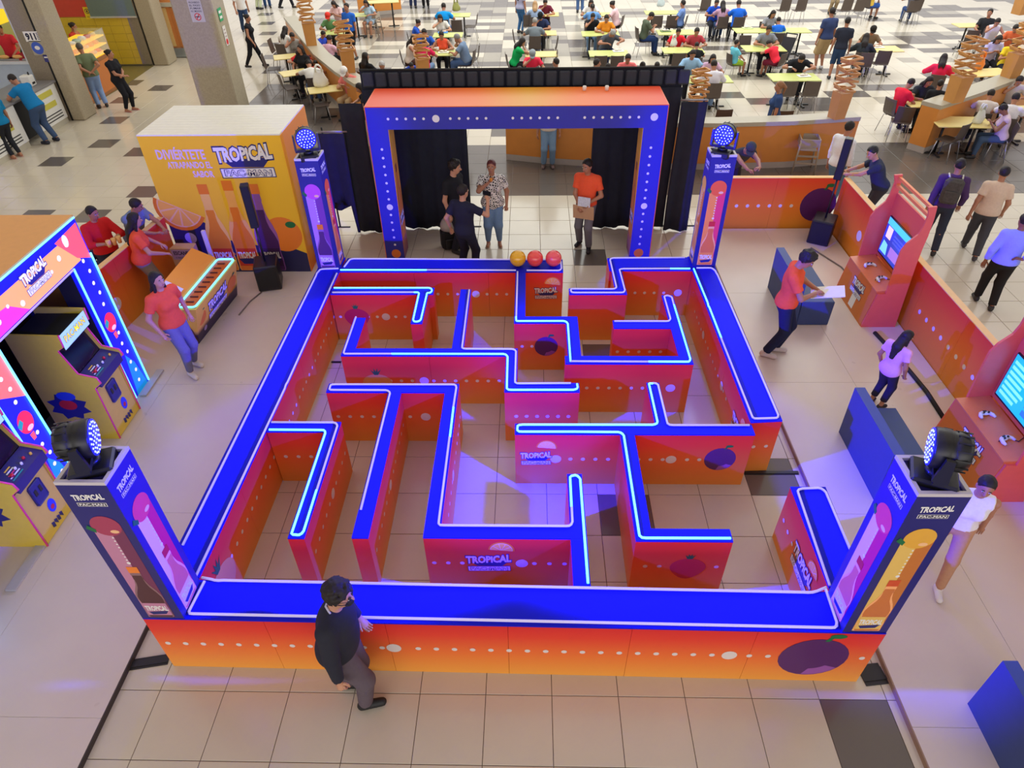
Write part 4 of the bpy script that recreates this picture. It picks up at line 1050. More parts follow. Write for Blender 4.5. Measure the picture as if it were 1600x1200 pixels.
mb = MB(); mb.tube([(2.38, 9.15, 2.44), (2.84, 9.15, 2.44)], .016, 8); mb.build('low_pipe', mat('pipe_grey', (150, 150, 155), .4, .6), t, L)
for x, z in ((-3.10, 2.92), (2.39, 2.92), (-1.36, 2.6), (.95, 2.6), (-3.97, 1.96), (2.83, 2.42)):
    mb = MB(); mb.tube([(x, 9.34, 0.01), (x, 9.34, z)], .017, 8); mb.box(x-.2, x+.2, 9.32, 9.36, 0, .01); mb.build('upright', BLK2, t, L)

# ------------------------------------------------------------------ printed booth box
KF = gradient_mat('booth_front', [(0, (250, 196, 50)), (.35, (250, 176, 50)), (.6, (246, 146, 60)), (1, (240, 126, 70))], 0, -1.12, 1.12, .45)
kx0, kx1, ky0, ky1, kz0, kz1 = -6.33, -4.08, 7.5, 8.95, .06, 2.48
t = thing('promo_booth', 'large orange printed booth box with three drink bottles on front', 'booth', ((kx0+kx1)/2, ky0, kz0)); L = -t.location
mb = MB(); mb.box(kx0, kx1, ky0, ky1, kz0, kz1-.021); mb.build('box', KF, t, L)
KS = gradient_mat('booth_side', [(0, (236, 120, 40)), (.4, (250, 190, 50)), (1, (246, 160, 60))], 2, 0, 2.4, .45)
mb = MB(); mb.box(kx1+.0005, kx1+.008, ky0+.005, ky1, kz0, kz1-.022); mb.build('side_print', KS, t, L)
mb = MB(); n = 12
for i in range(n):
    mb = MB(); a, b = ky0+(ky1-ky0)*i/n, ky0+(ky1-ky0)*(i+1)/n; mb.box(kx0, kx1, a+.002, b-.002, kz1-.02, kz1); mb.build('roof_board', mat('roof_white', (236, 234, 222), .35), t, L)
fr, _ = face((kx0, ky0), (kx1, ky0), kz0); KW, KH = kx1-kx0, kz1-kz0
pm = PM()
pm.plate([(0, .0), (KW, .0), (KW, .36), (KW-.35, .52), (1.5, .50), (.95, .62), (.62, .95), (.3, .98), (0, 1.12)], fr, .0006, pm.k((36, 34, 84)), .0006)
pm.plate(disc(.30, .66, .10, 16), fr, .0005, pm.k((170, 150, 220)), .0013); pm.plate(disc(.62, .60, .085, 16), fr, .0005, pm.k((170, 150, 220)), .0013)
pm.done('printed_wave', t, L)
pm = PM(); slice_(pm, fr, .28, 1.22, .42, math.pi-.45, .0016); slice_(pm, fr, .86, .52, .22, math.pi-.9, .0022); pm.done('printed_orange_slice', t, L)
pm = PM(); pm.plate(disc(KW-.33, .72, .32, 30), fr, .0006, pm.k('orange'), .0016); pm.plate(disc(KW-.17, .90, .09, 12, .06), fr, .0005, pm.k('leaf'), .0024); pm.done('printed_orange', t, L)
for cx, co_, li, h in ((.78, (236, 140, 40), (250, 196, 100), 1.42), (1.20, (238, 128, 46), (250, 180, 100), 1.48), (1.62, (74, 30, 96), (150, 90, 170), 1.42)):
    pm = PM(); q_ = cx*.001; pm.plate(bottle_outline(cx, .03, h, .40), fr, .0004, pm.k(li), .003+q_); pm.plate(bottle_outline(cx, .035, h*.80, .37), fr, .0004, pm.k(co_), .0036+q_)
    pm.plate([(cx-.085, h+.03), (cx+.085, h+.03), (cx+.085, h+.20), (cx-.085, h+.20)], fr, .0006, pm.k('orange'), .0037+q_)
    pm.plate([(cx-.175, .12), (cx+.175, .12), (cx+.17, .46), (cx-.17, .46)], fr, .0006, pm.k((214, 60, 34) if co_[0] > 100 else (60, 26, 70)), .0044+q_)
    pm.plate([(cx-.17, .26), (cx+.17, .28), (cx+.10, .16), (cx-.10, .16)], fr, .0005, pm.k('navy'), .0050+q_)
    put_text(pm, 'TROPiCAL', fr, cx, .33, .32, .13, pm.k('white'), .006+q_, .04)
    pm.done('printed_bottle', t, L)
pm = PM(); logo(pm, fr, 1.60, 2.06, .92, .002); pm.done('printed_logo', t, L)
pm = PM()
LAV = (226, 196, 214)
put_text(pm, 'DIVIÉRTETE', fr, .60, 2.13, .78, .20, pm.k(LAV), .002, .03); put_text(pm, 'ATRAPANDO EL', fr, .69, 1.94, .72, .11, pm.k(LAV), .002, .03); put_text(pm, 'SABOR', fr, .87, 1.79, .34, .11, pm.k(LAV), .002, .03)
pm.done('printed_slogan', t, L)
# thin wooden display frame behind the booth
t = thing('display_rack', 'dark rack of bottles between the booth box and back tower', 'rack', (-3.9, 7.95, 0)); L = -t.location
mb = MB(); mb.box(-4.02, -3.78, 7.8, 8.1, .0, .03); mb.build('base', BLK2, t, L)
for zz in (.5, .9, 1.3):
    mb = MB(); mb.box(-4.02, -3.78, 7.8, 8.1, zz, zz+.02); mb.build('shelf', mat('shelf_brown', (120, 80, 50), .6), t, L)
for x in (-4.01, -3.79):
    for y in (7.81, 8.09):
        mb = MB(); mb.tube([(x, y, 0.03), (x, y, 1.6)], .012, 6); mb.build('upright', BLK2, t, L)
# ------------------------------------------------------------------ sign stand and white post near the booth
t = thing('sign_stand', 'small sign stand reading ESCANEA beside the drinks counter', 'sign', (-5.98, 7.1, .06)); L = (0, 0, 0)
mb = MB(); mb.prism([(-.2, -.1), (.2, -.1), (.17, .1), (-.17, .1)], 0, .72); mb.build('body', mat('stand_tan', (196, 160, 130), .5), t)
fr, _ = face((-.2, -.1), (.2, -.1))
pm = PM(); pm.plate([(.02, .52), (.38, .52), (.38, .70), (.02, .70)], fr, .0006, pm.k((168, 140, 200)), .0008); put_text(pm, 'ESCANEA', fr, .20, .64, .30, .07, pm.k('deep'), .002, .03)
put_text(pm, 'Y REGÍSTRATE', fr, .20, .56, .28, .035, pm.k('deep'), .002, .01)
pm.done('printed_sign', t)
mb = MB(); mb.bbox(-.03, .03, -.03, .03, 0, .95, .008); mb.box(-.1, .1, -.1, .1, -.0, .012)
tag(mb.build('light_post', mat('post_white', (214, 206, 220), .4), None, (-5.62, 7.2, .06)), 'slim white post standing in front of the orange booth box', 'post')
# ------------------------------------------------------------------ drinks counter with neon tray
t = thing('game_counter', 'orange drinks counter with neon-edged tray and printed sides', 'counter', (-5.27, 5.95, .06)); L = -t.location
by0, by1 = 5.28, 6.72
CM = gradient_mat('counter_print', [(0, (40, 34, 80)), (.32, (60, 40, 90)), (.45, (246, 190, 60)), (1, (250, 200, 70))], 2, 0, .75, .4)
mb = MB(); mb.hexa([(-5.55, by0+.04, .06), (-5.26, by0+.04, .06), (-5.14, by1, .06), (-5.55, by1, .06), (-5.58, by0-.1, .77), (-5.03, by0-.1, .77), (-4.94, by1-.08, .77), (-5.58, by1-.08, .77)]); mb.build('body', CM, t, L)
TRY = mat('tray_orange', (206, 96, 40), .45); 
mb = MB(); mb.hexa([(-5.30, by0-.06, .771), (-5.05, by0-.06, .771), (-4.965, by1-.12, .771), (-5.22, by1-.12, .771), (-5.30, by0-.06, .785), (-5.05, by0-.06, .785), (-4.965, by1-.12, .785), (-5.22, by1-.12, .785)]); mb.build('tray', TRY, t, L)
for i in range(9):
    y = by0+.08+i*.14; x = -5.18+.06*i/8
    mb = MB(); mb.bbox(x-.06, x+.06, y-.012, y+.012, .786, .80, .003); mb.build('slot', mat('slot_dark', (90, 34, 24), .5), t, L)
P = smooth_path([(-5.31, by0-.07), (-5.045, by0-.07), (-4.955, by1-.10), (-5.225, by1-.10)], .05, True)
mb = MB(); mb.tube([(p[0], p[1], .797) for p in P], .014, 8, 0, True); mb.build('neon_tube', NEON_C, t, L)
SB = gradient_mat('counter_lid', [(0, (240, 150, 60)), (1, (246, 160, 50))], 1, -1, 1, .35)
mb = MB(); mb.hexa([(-5.58, by0-.08, .772), (-5.32, by0-.08, .772), (-5.24, by1-.1, .772), (-5.56, by1-.1, .772), (-5.60, by0-.08, 1.0), (-5.34, by0-.08, .83), (-5.26, by1-.1, .83), (-5.58, by1-.1, 1.0)]); mb.build('sloped_lid', SB, t, L)
pa, pb_, pc = np.array([-5.60, by0-.08, 1.0]), np.array([-5.34, by0-.08, .83]), np.array([-5.58, by1-.1, 1.0])
u = nrm_(pc-pa); v = nrm_(pa-pb_); O = pb_
u2 = -u; fr = (pb_+u*1.36, u2, v)     # text read from the maze side
fr = (pb_, u, v)
if np.cross(u, v)[2] < 0: fr = (pb_+u*1.36, -u, v)
pm = PM(); logo(pm, fr, .66, .18, .34, .001); pm.done('printed_logo', t, L)
pm = PM(); pm.plate(disc(.95, .18, .11, 18), fr, .0006, pm.k('orange'), .001); pm.done('printed_orange', t, L)
mb = MB(); mb.box(-.16, .10, -.02, .22, 0, .004); o = mb.build('paper_sheet', mat('paper', (226, 222, 216), .7), None, (-5.42, 5.36, .93)); o.rotation_euler = (0, math.radians(33), 0); tag(o, 'white paper sheet lying on the sloped end of drinks counter', 'paper')
sd0, sd1 = (-5.20, by0+.02), (-5.085, by1)
fr = (np.array([-5.255, by0+.03, .08]), nrm_(np.array([.105, 1.36, 0])), nrm_(np.array([.22, -.1, .70])))
nn = np.cross(fr[0+1], fr[2])
pm = PM(); logo(pm, fr, .70, .44, .66, .004); fruit(pm, 'orange', fr, 1.22, .36, .16, .003); fruit(pm, 'orange', fr, .16, .42, .13, .003); pm.plate(disc(.25, .14, .05), fr, .0006, pm.k((170, 150, 220)), .003); pm.done('printed_side', t, L)
fr = (np.array([-5.55, by0+.035, .07]), np.array([1.0, 0, 0]), nrm_(np.array([0, -.14, .70])))
pm = PM(); pm.plate(bottle_outline(.10, .03, .5, .15), fr, .0006, pm.k((206, 120, 60)), .002); pm.plate(bottle_outline(.24, .03, .5, .15), fr, .0006, pm.k((84, 40, 50)), .0026); pm.done('printed_front', t, L)
# ------------------------------------------------------------------ barriers
BAR_M = gradient_mat('barrier_print', [(0, (232, 150, 44)), (.5, (238, 126, 48)), (1, (228, 66, 46))], 2, 0, 1.05, .42)
CAPM = mat('barrier_cap', (236, 190, 120), .5)
def barrier(label, p0, p1, prints=None, h=1.05, th=.10, seg=1.2, z0=.02):
    """printed hoarding; its printed face looks to the right of the walk p0 -> p1"""
    a, b = np.array(p0, float), np.array(p1, float); d = nrm_(b-a); n_ = np.array([-d[1], d[0]]); Lg = np.linalg.norm(b-a)
    t = thing('barrier', label, 'barrier', (*((a+b)/2), 0)); L = -t.location
    k = max(1, round(Lg/seg))
    for i in range(k):
        s, e = a+d*(Lg*i/k+.0015), a+d*(Lg*(i+1)/k-.0015)
        mb = MB(); mb.prism([tuple(s), tuple(e), tuple(e+n_*th), tuple(s+n_*th)], z0, h-.012); mb.build('printed_panel', BAR_M, t, L)
    mb = MB(); mb.prism([tuple(a), tuple(b), tuple(b+n_*th), tuple(a+n_*th)], h-.0115, h); mb.build('top_cap', CAPM, t, L)
    mb = MB(); mb.prism([tuple(a+n_*.01), tuple(b+n_*.01), tuple(b+n_*(th-.01)), tuple(a+n_*(th-.01))], 0, z0); mb.build('foot', BLK2, t, L)
    f, _ = face(a, b)
    for nm, fn in prints or []:
        pm = PM(); fn(pm, f); pm.done(nm, t, L)
    return t
barrier('orange barrier with a big plum print, behind the right platform', (3.25, 9.16), (5.50, 9.14),
        [('printed_dots', lambda pm, f: dots(pm, f, .25, 1.7, .50, .205, .034, (), (), .001)), ('printed_plum', lambda pm, f: fruit(pm, 'plum', f, 1.98, .52, .33))])
barrier('long orange barrier along the right edge beside the game stations', (5.55, 9.12), (5.52, -1.2),
        [('printed_dots', lambda pm, f: dots(pm, f, 1.1, 9.6, .50, .22, .036, (1.2, 5.3), ((2.0, 3.4), (5.75, 7.0)), .001))], 1.06)
barrier('orange barrier between the arcade booth and the big booth box', (-6.72, 4.62), (-6.36, 7.48),
        [('printed_dots', lambda pm, f: dots(pm, f, .55, 1.2, .50, .26, .04, (1.15,), (), .001))], 1.12)
# ------------------------------------------------------------------ arcade booth (lit portal) and two machines
PX = -5.65
BOOTH_O = mat('booth_orange', (222, 158, 84), .5)
LITB = mat('booth_lit_blue', (30, 34, 200), .35, emit=(20, 26, 210), estr=.55, noise=.05)
INT = mat('booth_inside', (22, 20, 30), .7)
t = thing('arcade_booth', 'lit arcade booth frame with orange roof and blue glowing posts', 'booth', (PX-.5, 2.6, .06)); L = -t.location
bz1, bz0 = 2.60, .06
P0, P1 = 4.02, 4.44          # far post
def litpost(y0, y1):
    mb = MB(); mb.box(PX-.05, PX, y0, y1, bz0, 2.1); mb.build('post', LITB, t, L)
    mb = MB(); mb.box(PX-.28, PX-.0505, y0+.002, y1-.002, bz0, 2.1); mb.build('post_back', INT, t, L)
    for y in (y0+.012, y1-.012):
        mb = MB(); mb.tube([(PX+.013, y, bz0+.02), (PX+.013, y, 2.1)], .013, 6); mb.build('neon_tube', NEON_C, t, L)
    fr, _ = face((PX, y0), (PX, y1), bz0); c = (y1-y0)/2
    pm = PM(); [pm.plate(disc(c+(.06 if k % 2 else .03), .16+.155*k, .026, 12), fr, .0006, pm.k('white'), .001) for k in range(13) if k not in (6, 7)]; pm.done('lit_dots', t, L, emit=.9)
    pm = PM(); pm.plate(disc(c, 1.14, .115, 22, .135), fr, .0008, pm.k((236, 40, 70)), .0014); pm.plate(disc(c+.02, 1.05, .05, 12, .03), fr, .0006, pm.k((255, 190, 190)), .0024)
    pm.plate([(c-.12, 1.17), (c-.05, 1.22), (c-.03, 1.16), (c-.10, 1.10)], fr, .0006, pm.k('teal'), .0026); pm.plate([(c-.04, .99), (c+.03, .99), (c+.02, .90), (c-.03, .90)], fr, .0006, pm.k((250, 90, 90)), .0014); pm.done('lit_pomegranate', t, L, emit=.75)
    pm = PM(); pm.plate([(c-.12, 0), (c+.17, 0), (c+.10, .42), (c-.02, .62)], fr, .0006, pm.k((20, 150, 220)), .0006); pm.done('lit_drop', t, L, emit=.5)
litpost(P0, P1); litpost(2.12, 2.52); litpost(.30, .70)
mb = MB(); mb.box(PX-.05, PX, .30, P1, 2.101, bz1-.02); mb.build('header', LITB, t, L)
mb = MB(); mb.box(PX-.28, PX-.0505, .30, P1-.031, 2.101, bz1-.02); mb.build('header_back', INT, t, L)
fr, _ = face((PX, .30), (PX, P1), bz0)
pm = PM()
for y0, y1 in ((2.10, 4.14), (.25, 1.9)):
    pm.plate([(y0-.1, 2.05), (y0+.4, 2.05), (y0+1.5, 2.05), (y1-.2, 2.05), (y1-.35, 2.38), (y0+.2, 2.38)], fr, .0006, pm.k((250, 170, 90)), .0006)
    pm.plate([(y0-.1, 2.05), (y0+.75, 2.05), (y0+.5, 2.25), (y0, 2.30)], fr, .0006, pm.k((250, 60, 150)), .0013)
    pm.plate([(y1-.5, 2.42), (y1-.02, 2.45), (y1-.02, 1.98), (y1-.25, 2.1)], fr, .0006, pm.k((240, 90, 90)), .0013)
    for k in range(9): pm.plate(disc(y0+.1+.2*k, 2.12+.05*(k % 3)+.012*k, .022+.012*(k % 2), 10), fr, .0005, pm.k('white'), .002)
    pm.plate(disc(y1-.32, 2.36, .05, 14, .075), fr, .0005, pm.k('white'), .002)
pm.done('lit_header_print', t, L, emit=.8)
for yy in (2.12, .30):          # big lit citrus shape on the lower left of each opening
    pm = PM(); f2, _ = face((PX, yy), (PX, yy+.4), bz0)
    pm.plate([(0, 2.05), (.40, 2.05), (.40, 1.35), (0, 1.62)], f2, .0006, pm.k((250, 120, 90)), .0008)
    for k in range(6): pm.plate(disc(.08+.05*(k % 4), 1.60+.075*k, .02+.008*(k % 3), 10), f2, .0005, pm.k((255, 220, 200)), .0016)
    pm.done('lit_slice', t, L, emit=.7)
pm = PM(); logo(pm, fr, 3.15, 2.32, .46, .003); pm.done('printed_logo', t, L, emit=.7)
pm = PM(); logo(pm, fr, 1.25, 2.32, .46, .003); pm.done('printed_logo', t, L, emit=.7)
mb = MB(); mb.tube([(PX+.013, .32, 2.575), (PX+.013, P1-.02, 2.575)], .012, 6); mb.build('neon_tube', NEON_C, t, L)
for y0, y1 in ((2.52, P0), (.70, 2.12)):
    mb = MB(); mb.tube([(PX+.013, y0, 2.095), (PX+.013, y1, 2.095)], .012, 6); mb.build('neon_tube', NEON_W, t, L)
mb = MB(); mb.box(PX-1.05, PX, .30, P1, bz1-.0195, bz1); mb.build('roof', BOOTH_O, t, L)
mb = MB(); mb.box(PX-1.05, PX-.281, P1-.03, P1, bz0, bz1-.02); mb.build('side_wall', BOOTH_O, t, L)
mb = MB(); mb.box(PX-1.05, PX-1.02, .30, P1-.03, bz0, bz1-.02); mb.build('back_wall', INT, t, L)
mb = MB(); mb.box(PX-1.02, PX-.281, 2.30, 2.34, bz0, bz1-.02); mb.build('divider', INT, t, L)
for y0, y1 in ((P0, P1+.22), (2.02, 2.12), (.62, 1.62)):
    pass
mb = MB(); mb.box(PX+.03, PX+.13, 4.08, 4.66, .062, .085); mb.build('foot_plate', mat('plate_silver', (186, 182, 190), .35), t, L)
mb = MB(); mb.box(PX+.03, PX+.14, .98, 1.60, .062, .085); mb.build('foot_plate', mat('plate_silver', (186, 182, 190), .35), t, L)
YEL = mat('cabinet_yellow', (226, 196, 70), .4); SCR = mat('crt_dark', (12, 12, 26), .12); PNL = mat('panel_navy', (46, 40, 86), .4)
TRIM = mat('cabinet_trim', (220, 60, 130), .4, emit=(200, 40, 120), estr=.15, noise=0)
def arcade(label, y0, y1):
    """upright cabinet facing +X; profile in x-z, sides thick"""
    xf = -5.50
    t = thing('arcade_machine', label, 'arcade machine', (xf-.3, (y0+y1)/2, .06), 0, 'yellow arcade machines'); L = -t.location
    prof = [(-.72, .0), (0.0, .0), (.02, .84), (.12, .92), (.10, 1.0), (-.10, 1.06), (-.19, 1.40), (-.10, 1.46), (-.09, 1.62), (-.72, 1.64)]
    def side(ya, yb, sc, name, m):
        mb = MB(); n = len(prof); vs = [(xf+x, ya, .06+z) for x, z in prof]+[(xf+x, yb, .06+z) for x, z in prof]
        mb.add(vs, [tuple(range(n)), tuple(range(2*n-1, n-1, -1))]+[(i, n+i, n+(i+1) % n, (i+1) % n) for i in range(n)]); return mb.build(name, m, t, L)
    side(y0, y0+.025, 1, 'side_panel', YEL); side(y1-.025, y1, 1, 'side_panel', YEL)
    for y in (y0+.012, y1-.012):
        mb = MB(); mb.tube([(xf+x+.004, y, .06+z+.003) for x, z in prof[1:-1]], .010, 6); mb.build('edge_trim', TRIM, t, L)
    a, b = y0+.026, y1-.026
    mb = MB(); mb.box(xf-.70, xf-.01, a, b, .06, .85); fb = mb.build('front_box', YEL, t, L)
    mb = MB(); mb.hexa([(xf-.12, a, .98), (xf+.10, a, .90), (xf+.10, b, .90), (xf-.12, b, .98), (xf-.12, a, 1.085), (xf+.095, a, 1.025), (xf+.095, b, 1.025), (xf-.12, b, 1.085)]); pn = mb.build('control_panel', PNL, t, L)
    for k, (cx, cy, c, r) in enumerate(((.0, .12, 'red', .02), (-.02, .22, 'white', .014), (0, .30, 'white', .014), (-.02, .38, 'red', .016), (.01, .46, 'yellow', .014))):
        mb = MB(); mb.lathe([(r, 0), (r, .02), (r*.7, .03)], (xf+cx+.02, a+cy*(b-a)/.55, 1.052-.28*(cx+.02)), 10); mb.build('button', ink(c), pn, (0, 0, 0))
    pm = PM(); fr = (np.array([xf-.12, a, 1.087]), np.array([0, 1.0, 0]), nrm_(np.array([.215, 0, -.06])))
    fr = (np.array([xf+.095, a, 1.027]), np.array([0, 1.0, 0]), nrm_(np.array([-.215, 0, .06])))
    for k in range(5): pm.plate([(.05+.02*k, .03+.032*k), (.22, .03+.032*k), (.22, .045+.032*k), (.05+.02*k, .045+.032*k)], fr, .0005, pm.k(('teal', 'white', 'pink', 'white', 'yellow')[k]), .001)
    pm.done('panel_print', t, L)
    mb = MB(); mb.hexa([(xf-.45, a, 1.02), (xf-.13, a, 1.08), (xf-.13, b, 1.08), (xf-.45, b, 1.02), (xf-.50, a, 1.44), (xf-.24, a, 1.44), (xf-.24, b, 1.44), (xf-.50, b, 1.44)]); mb.build('screen', SCR, t, L)
    mb = MB(); mb.box(xf-.70, xf-.105, a, b, 1.45, 1.615); mq = mb.build('hood', BLK2, t, L)
    mb = MB(); mb.box(xf-.1045, xf-.097, a+.005, b-.005, 1.465, 1.655); mb.build('marquee', mat('marquee_lit', (170, 210, 230), .3, emit=(150, 200, 235), estr=.75, noise=0), t, L)
    fr, w_ = face((xf-.096, a), (xf-.096, b), 1.46); pm = PM(); put_text(pm, 'PAC-MAN', fr, w_/2, .11, w_*.8, .09, pm.k((40, 60, 90)), .0012, .06); put_text(pm, 'PAC-MAN', fr, w_/2, .11, w_*.78, .08, pm.k((250, 226, 60)), .002, .02); pm.done('marquee_lettering', t, L, emit=.7)
    fr, w_ = face((xf+.0, a), (xf+.0, b), .06)
    mb = MB(); mb.box(xf-.0095, xf-.001, a+.01, b-.01, .07, .85); mb.build('front_panel', YEL, t, L)
    mb = MB(); mb.bbox(xf-.001, xf+.018, a+.16, a+.36, .50, .78, .02); dr = mb.build('coin_door', mat('coin_navy', (40, 40, 92), .45), t, L)
    for k in (0, 1):
        mb = MB(); mb.bbox(xf+.0185, xf+.024, a+.20+.08*k, a+.24+.08*k, .62, .70, .002); mb.build('coin_slot', BLK, dr, (0, 0, 0))
    pm = PM(); pm.plate(disc(w_*.62, .30, .06, 14, .09), fr, .0006, pm.k((40, 60, 180)), .001); pm.plate(disc(w_*.62, .28, .03, 10, .03), fr, .0006, pm.k('berry'), .002)
    for k in range(4): pm.plate([(w_*(.35+.1*k), .08+.03*(k % 2)), (w_*(.43+.1*k), .06), (w_*(.44+.1*k), .13), (w_*(.36+.1*k), .15)], fr, .0006, pm.k('navy'), .0016)
    pm.plate([(.10, .84), (.2, .84), (.2, .87), (.10, .87)], fr, .0006, pm.k((150, 160, 220)), .001); pm.done('front_graphics', t, L)
    fr = (np.array([xf-.72, y0, .06]), np.array([1.0, 0, 0]), np.array([0, 0, 1.0])); pm = PM()
    pm.plate([(.14+.30*math.cos(a_)*(.7+.3*(k % 2))*.9+.16, .55+.22*math.sin(a_)*(.75+.25*(k % 2))) for k, a_ in enumerate(np.linspace(0, 2*math.pi, 17)[:-1])], fr, .0006, pm.k('navy'), .001)
    pm.plate(disc(.30, .58, .11, 16, .08), fr, .0006, pm.k('red'), .002); pm.plate(disc(.33, .72, .12, 14, .07), fr, .0006, pm.k((40, 70, 190)), .0026); pm.done('side_print', t, L)
    mb = MB(); mb.box(xf-.69, xf-.03, y0+.03, y1-.03, .0605, .062); mb.build('plinth', BLK2, t, L)
arcade('yellow arcade machine in the far opening of the lit booth', 3.24, 3.84)
arcade('yellow arcade machine in the near opening of the lit booth', 1.54, 2.10)
# ------------------------------------------------------------------ bottle-shaped game stations
ST_M = gradient_mat('station_print', [(0, (206, 120, 50)), (.4, (222, 110, 60)), (1, (232, 96, 70))], 2, 0, 1.9, .42)
ST_S = mat('station_coral', (226, 98, 74), .42)
def onplane(px, py, ax, val):
    d = R_*((px-800)/F_PX)-U_*((py-600)/F_PX)+F_; k = (val-CAM[ax])/d[ax]; return CAM+d*k
SIDE = [(1345, 511), (1372, 460), (1384, 460), (1400, 414), (1408, 392), (1418, 380), (1435, 367), (1443, 355), (1451, 336), (1451, 324), (1465, 323), (1460, 342), (1450, 370), (1437, 399), (1392, 511)]
prof = [onplane(x, y, 1, 5.77) for x, y in SIDE]; prof = [(p[0], max(.06, p[2])) for p in prof]; prof[0] = (prof[0][0], .06); prof[-1] = (prof[-1][0]+.06, .06)
def station(label, dy, screen_label):
    y0, y1 = 5.77+dy, 6.90+dy
    t = thing('game_station', label, 'game station', (5.1, (y0+y1)/2, .06), 0, 'bottle-shaped game stations'); L = -t.location
    for ya in (y0, y1-.03):
        n = len(prof); vs = [(x, ya, z) for x, z in prof]+[(x, ya+.03, z) for x, z in prof]
        mb = MB(); mb.add(vs, [tuple(range(n)), tuple(range(2*n-1, n-1, -1))]+[(i, n+i, n+(i+1) % n, (i+1) % n) for i in range(n)]); mb.build('side_panel', ST_S, t, L)
    a, b = y0+.031, y1-.031
    mb = MB(); mb.hexa([(4.905, a, .06), (5.34, a, .06), (5.34, b, .06), (4.905, b, .06), (4.97, a, .66), (5.34, a, .70), (5.34, b, .70), (4.97, b, .66)]); mb.build('desk', ST_M, t, L)
    mb = MB(); mb.hexa([(4.955, a, .661), (5.345, a, .701), (5.345, b, .701), (4.955, b, .661), (4.955, a, .680), (5.345, a, .720), (5.345, b, .720), (4.955, b, .680)]); mb.build('desk_top', mat('desk_orange', (216, 116, 66), .4), t, L)
    sx = 5.36
    mb = MB(); mb.hexa([(sx, a, .725), (sx+.03, a, .725), (sx+.03, b, .725), (sx, b, .725), (sx-.02, a, 1.75), (sx+.01, a, 1.75), (sx+.01, b, 1.75), (sx-.02, b, 1.75)]); mb.build('back_board', ST_M, t, L)
    for z in (1.86, 1.97):
        mb = MB(); mb.box(5.27, 5.31, a, b, z, z+.04); mb.build('top_slat', mat('slat_orange', (236, 130, 66), .45), t, L)
    fr = (np.array([4.905, b, .06]), np.array([0, -1.0, 0]), nrm_(np.array([.065, 0, .60])))
    pm = PM(); logo(pm, fr, .56, .40, .42, .002); pm.done('printed_logo', t, L)
    pm = PM(); pm.plate([(.50, .05), (.66, .05), (.66, .27), (.50, .27)], fr, .0006, pm.k('white'), .001); pm.done('white_notice', t, L)
    mb = MB(); mb.tube([(5.05, a+.3, .699), (5.15, a+.36, .709), (5.25, a+.28, .719), (5.34, a+.34, .727), (5.352, a+.36, .80), (5.345, a+.3, .9)], .005, 6); mb.build('cable', BLK2, t, L)
    # TV is a thing of its own
    tv = thing('television', screen_label, 'screen', (5.30, (y0+y1)/2, .78)); TL = -tv.location
    mb = MB(); mb.bbox(5.325, 5.358, a+.06, b-.06, .80, 1.42, .006); mb.build('bezel', BLK, tv, TL)
    mb = MB(); mb.box(5.3235, 5.3245, a+.075, b-.075, .83, 1.405); base = (34, 60, 190) if dy == 0 else (20, 170, 210)
    mb.build('screen', mat('screen_lit', base, .2, emit=base, estr=1.0, noise=.1, nscale=3), tv, TL)
    fr = (np.array([5.3234, b-.075, .83]), np.array([0, -1.0, 0]), np.array([0, 0, 1.0])); W = b-a-.15; pm = PM()
    if dy == 0:
        pm.plate([(0, .47), (W, .47), (W, .575), (0, .575)], fr, .0004, pm.k((70, 190, 240)), .0004); pm.plate([(.06, .28), (.22, .28), (.22, .46), (.06, .46)], fr, .0004, pm.k((230, 200, 190)), .0008)
        for k in range(3): pm.plate([(.30, .38-.05*k), (.75, .38-.05*k), (.75, .41-.05*k), (.30, .41-.05*k)], fr, .0004, pm.k((60, 80, 220)), .0008)
        pm.plate([(.30, .06), (.62, .06), (.62, .22), (.30, .22)], fr, .0004, pm.k((150, 110, 220)), .0008); pm.plate([(.68, .05), (.78, .05), (.78, .22), (.68, .22)], fr, .0004, pm.k((200, 220, 250)), .0008); pm.plate([(.02, .04), (.24, .04), (.2, .2), (.06, .22)], fr, .0004, pm.k((120, 210, 250)), .0008)
    else:
        for k in range(7): pm.plate([(.03, .05+.07*k), (.30+.04*(k % 3), .05+.07*k), (.30+.04*(k % 3), .09+.07*k), (.03, .09+.07*k)], fr, .0004, pm.k((120, 225, 240)), .0008)
        for k in range(4): pm.plate([(.45, .06+.1*k), (.56, .06+.1*k), (.56, .13+.1*k), (.45, .13+.1*k)], fr, .0004, pm.k((40, 110, 190)), .0008)
        pm.plate([(.66, .30), (.80, .30), (.80, .48), (.66, .48)], fr, .0004, pm.k((240, 250, 250)), .0008)
    pm.done('screen_graphics', tv, TL, emit=1.0)
    for k, yy in enumerate((y0+.36, y0+.78)):
        g = thing('game_controller', ('white' if k else 'grey and white')+' game controller on the '+('far' if dy == 0 else 'near')+' station desk, '+('left' if k else 'right')+' one', 'controller', (5.12, yy, .70), .5-k*.4, 'game controllers on the station desks')
        mb = MB(); mb.ball((0, 0, .022), (.075, .035, .018), 12)
        for s in (-1, 1): mb.tube([(s*.045, .0, .022), (s*.075, -.035, .02), (s*.082, -.075, .018)], [.024, .022, .014], 8)
        mb.build('shell', mat('controller_white', (226, 222, 232), .35), g)
        for s in (-1, 1):
            mb = MB(); mb.lathe([(.009, 0), (.009, .012), (.013, .014), (.012, .018)], (s*.028, -.012, .036), 10); mb.build('stick', BLK, g)
        mb = MB(); mb.box(-.022, .022, .004, .026, .037, .041); mb.build('touch_pad', BLK, g)
station('bottle-shaped orange game station with purple screen, farther along barrier', 0, 'television showing a blue and purple menu, farther station')
station('bottle-shaped orange game station with cyan screen, nearer the viewer', -3.5, 'television showing a cyan game list, nearer station')
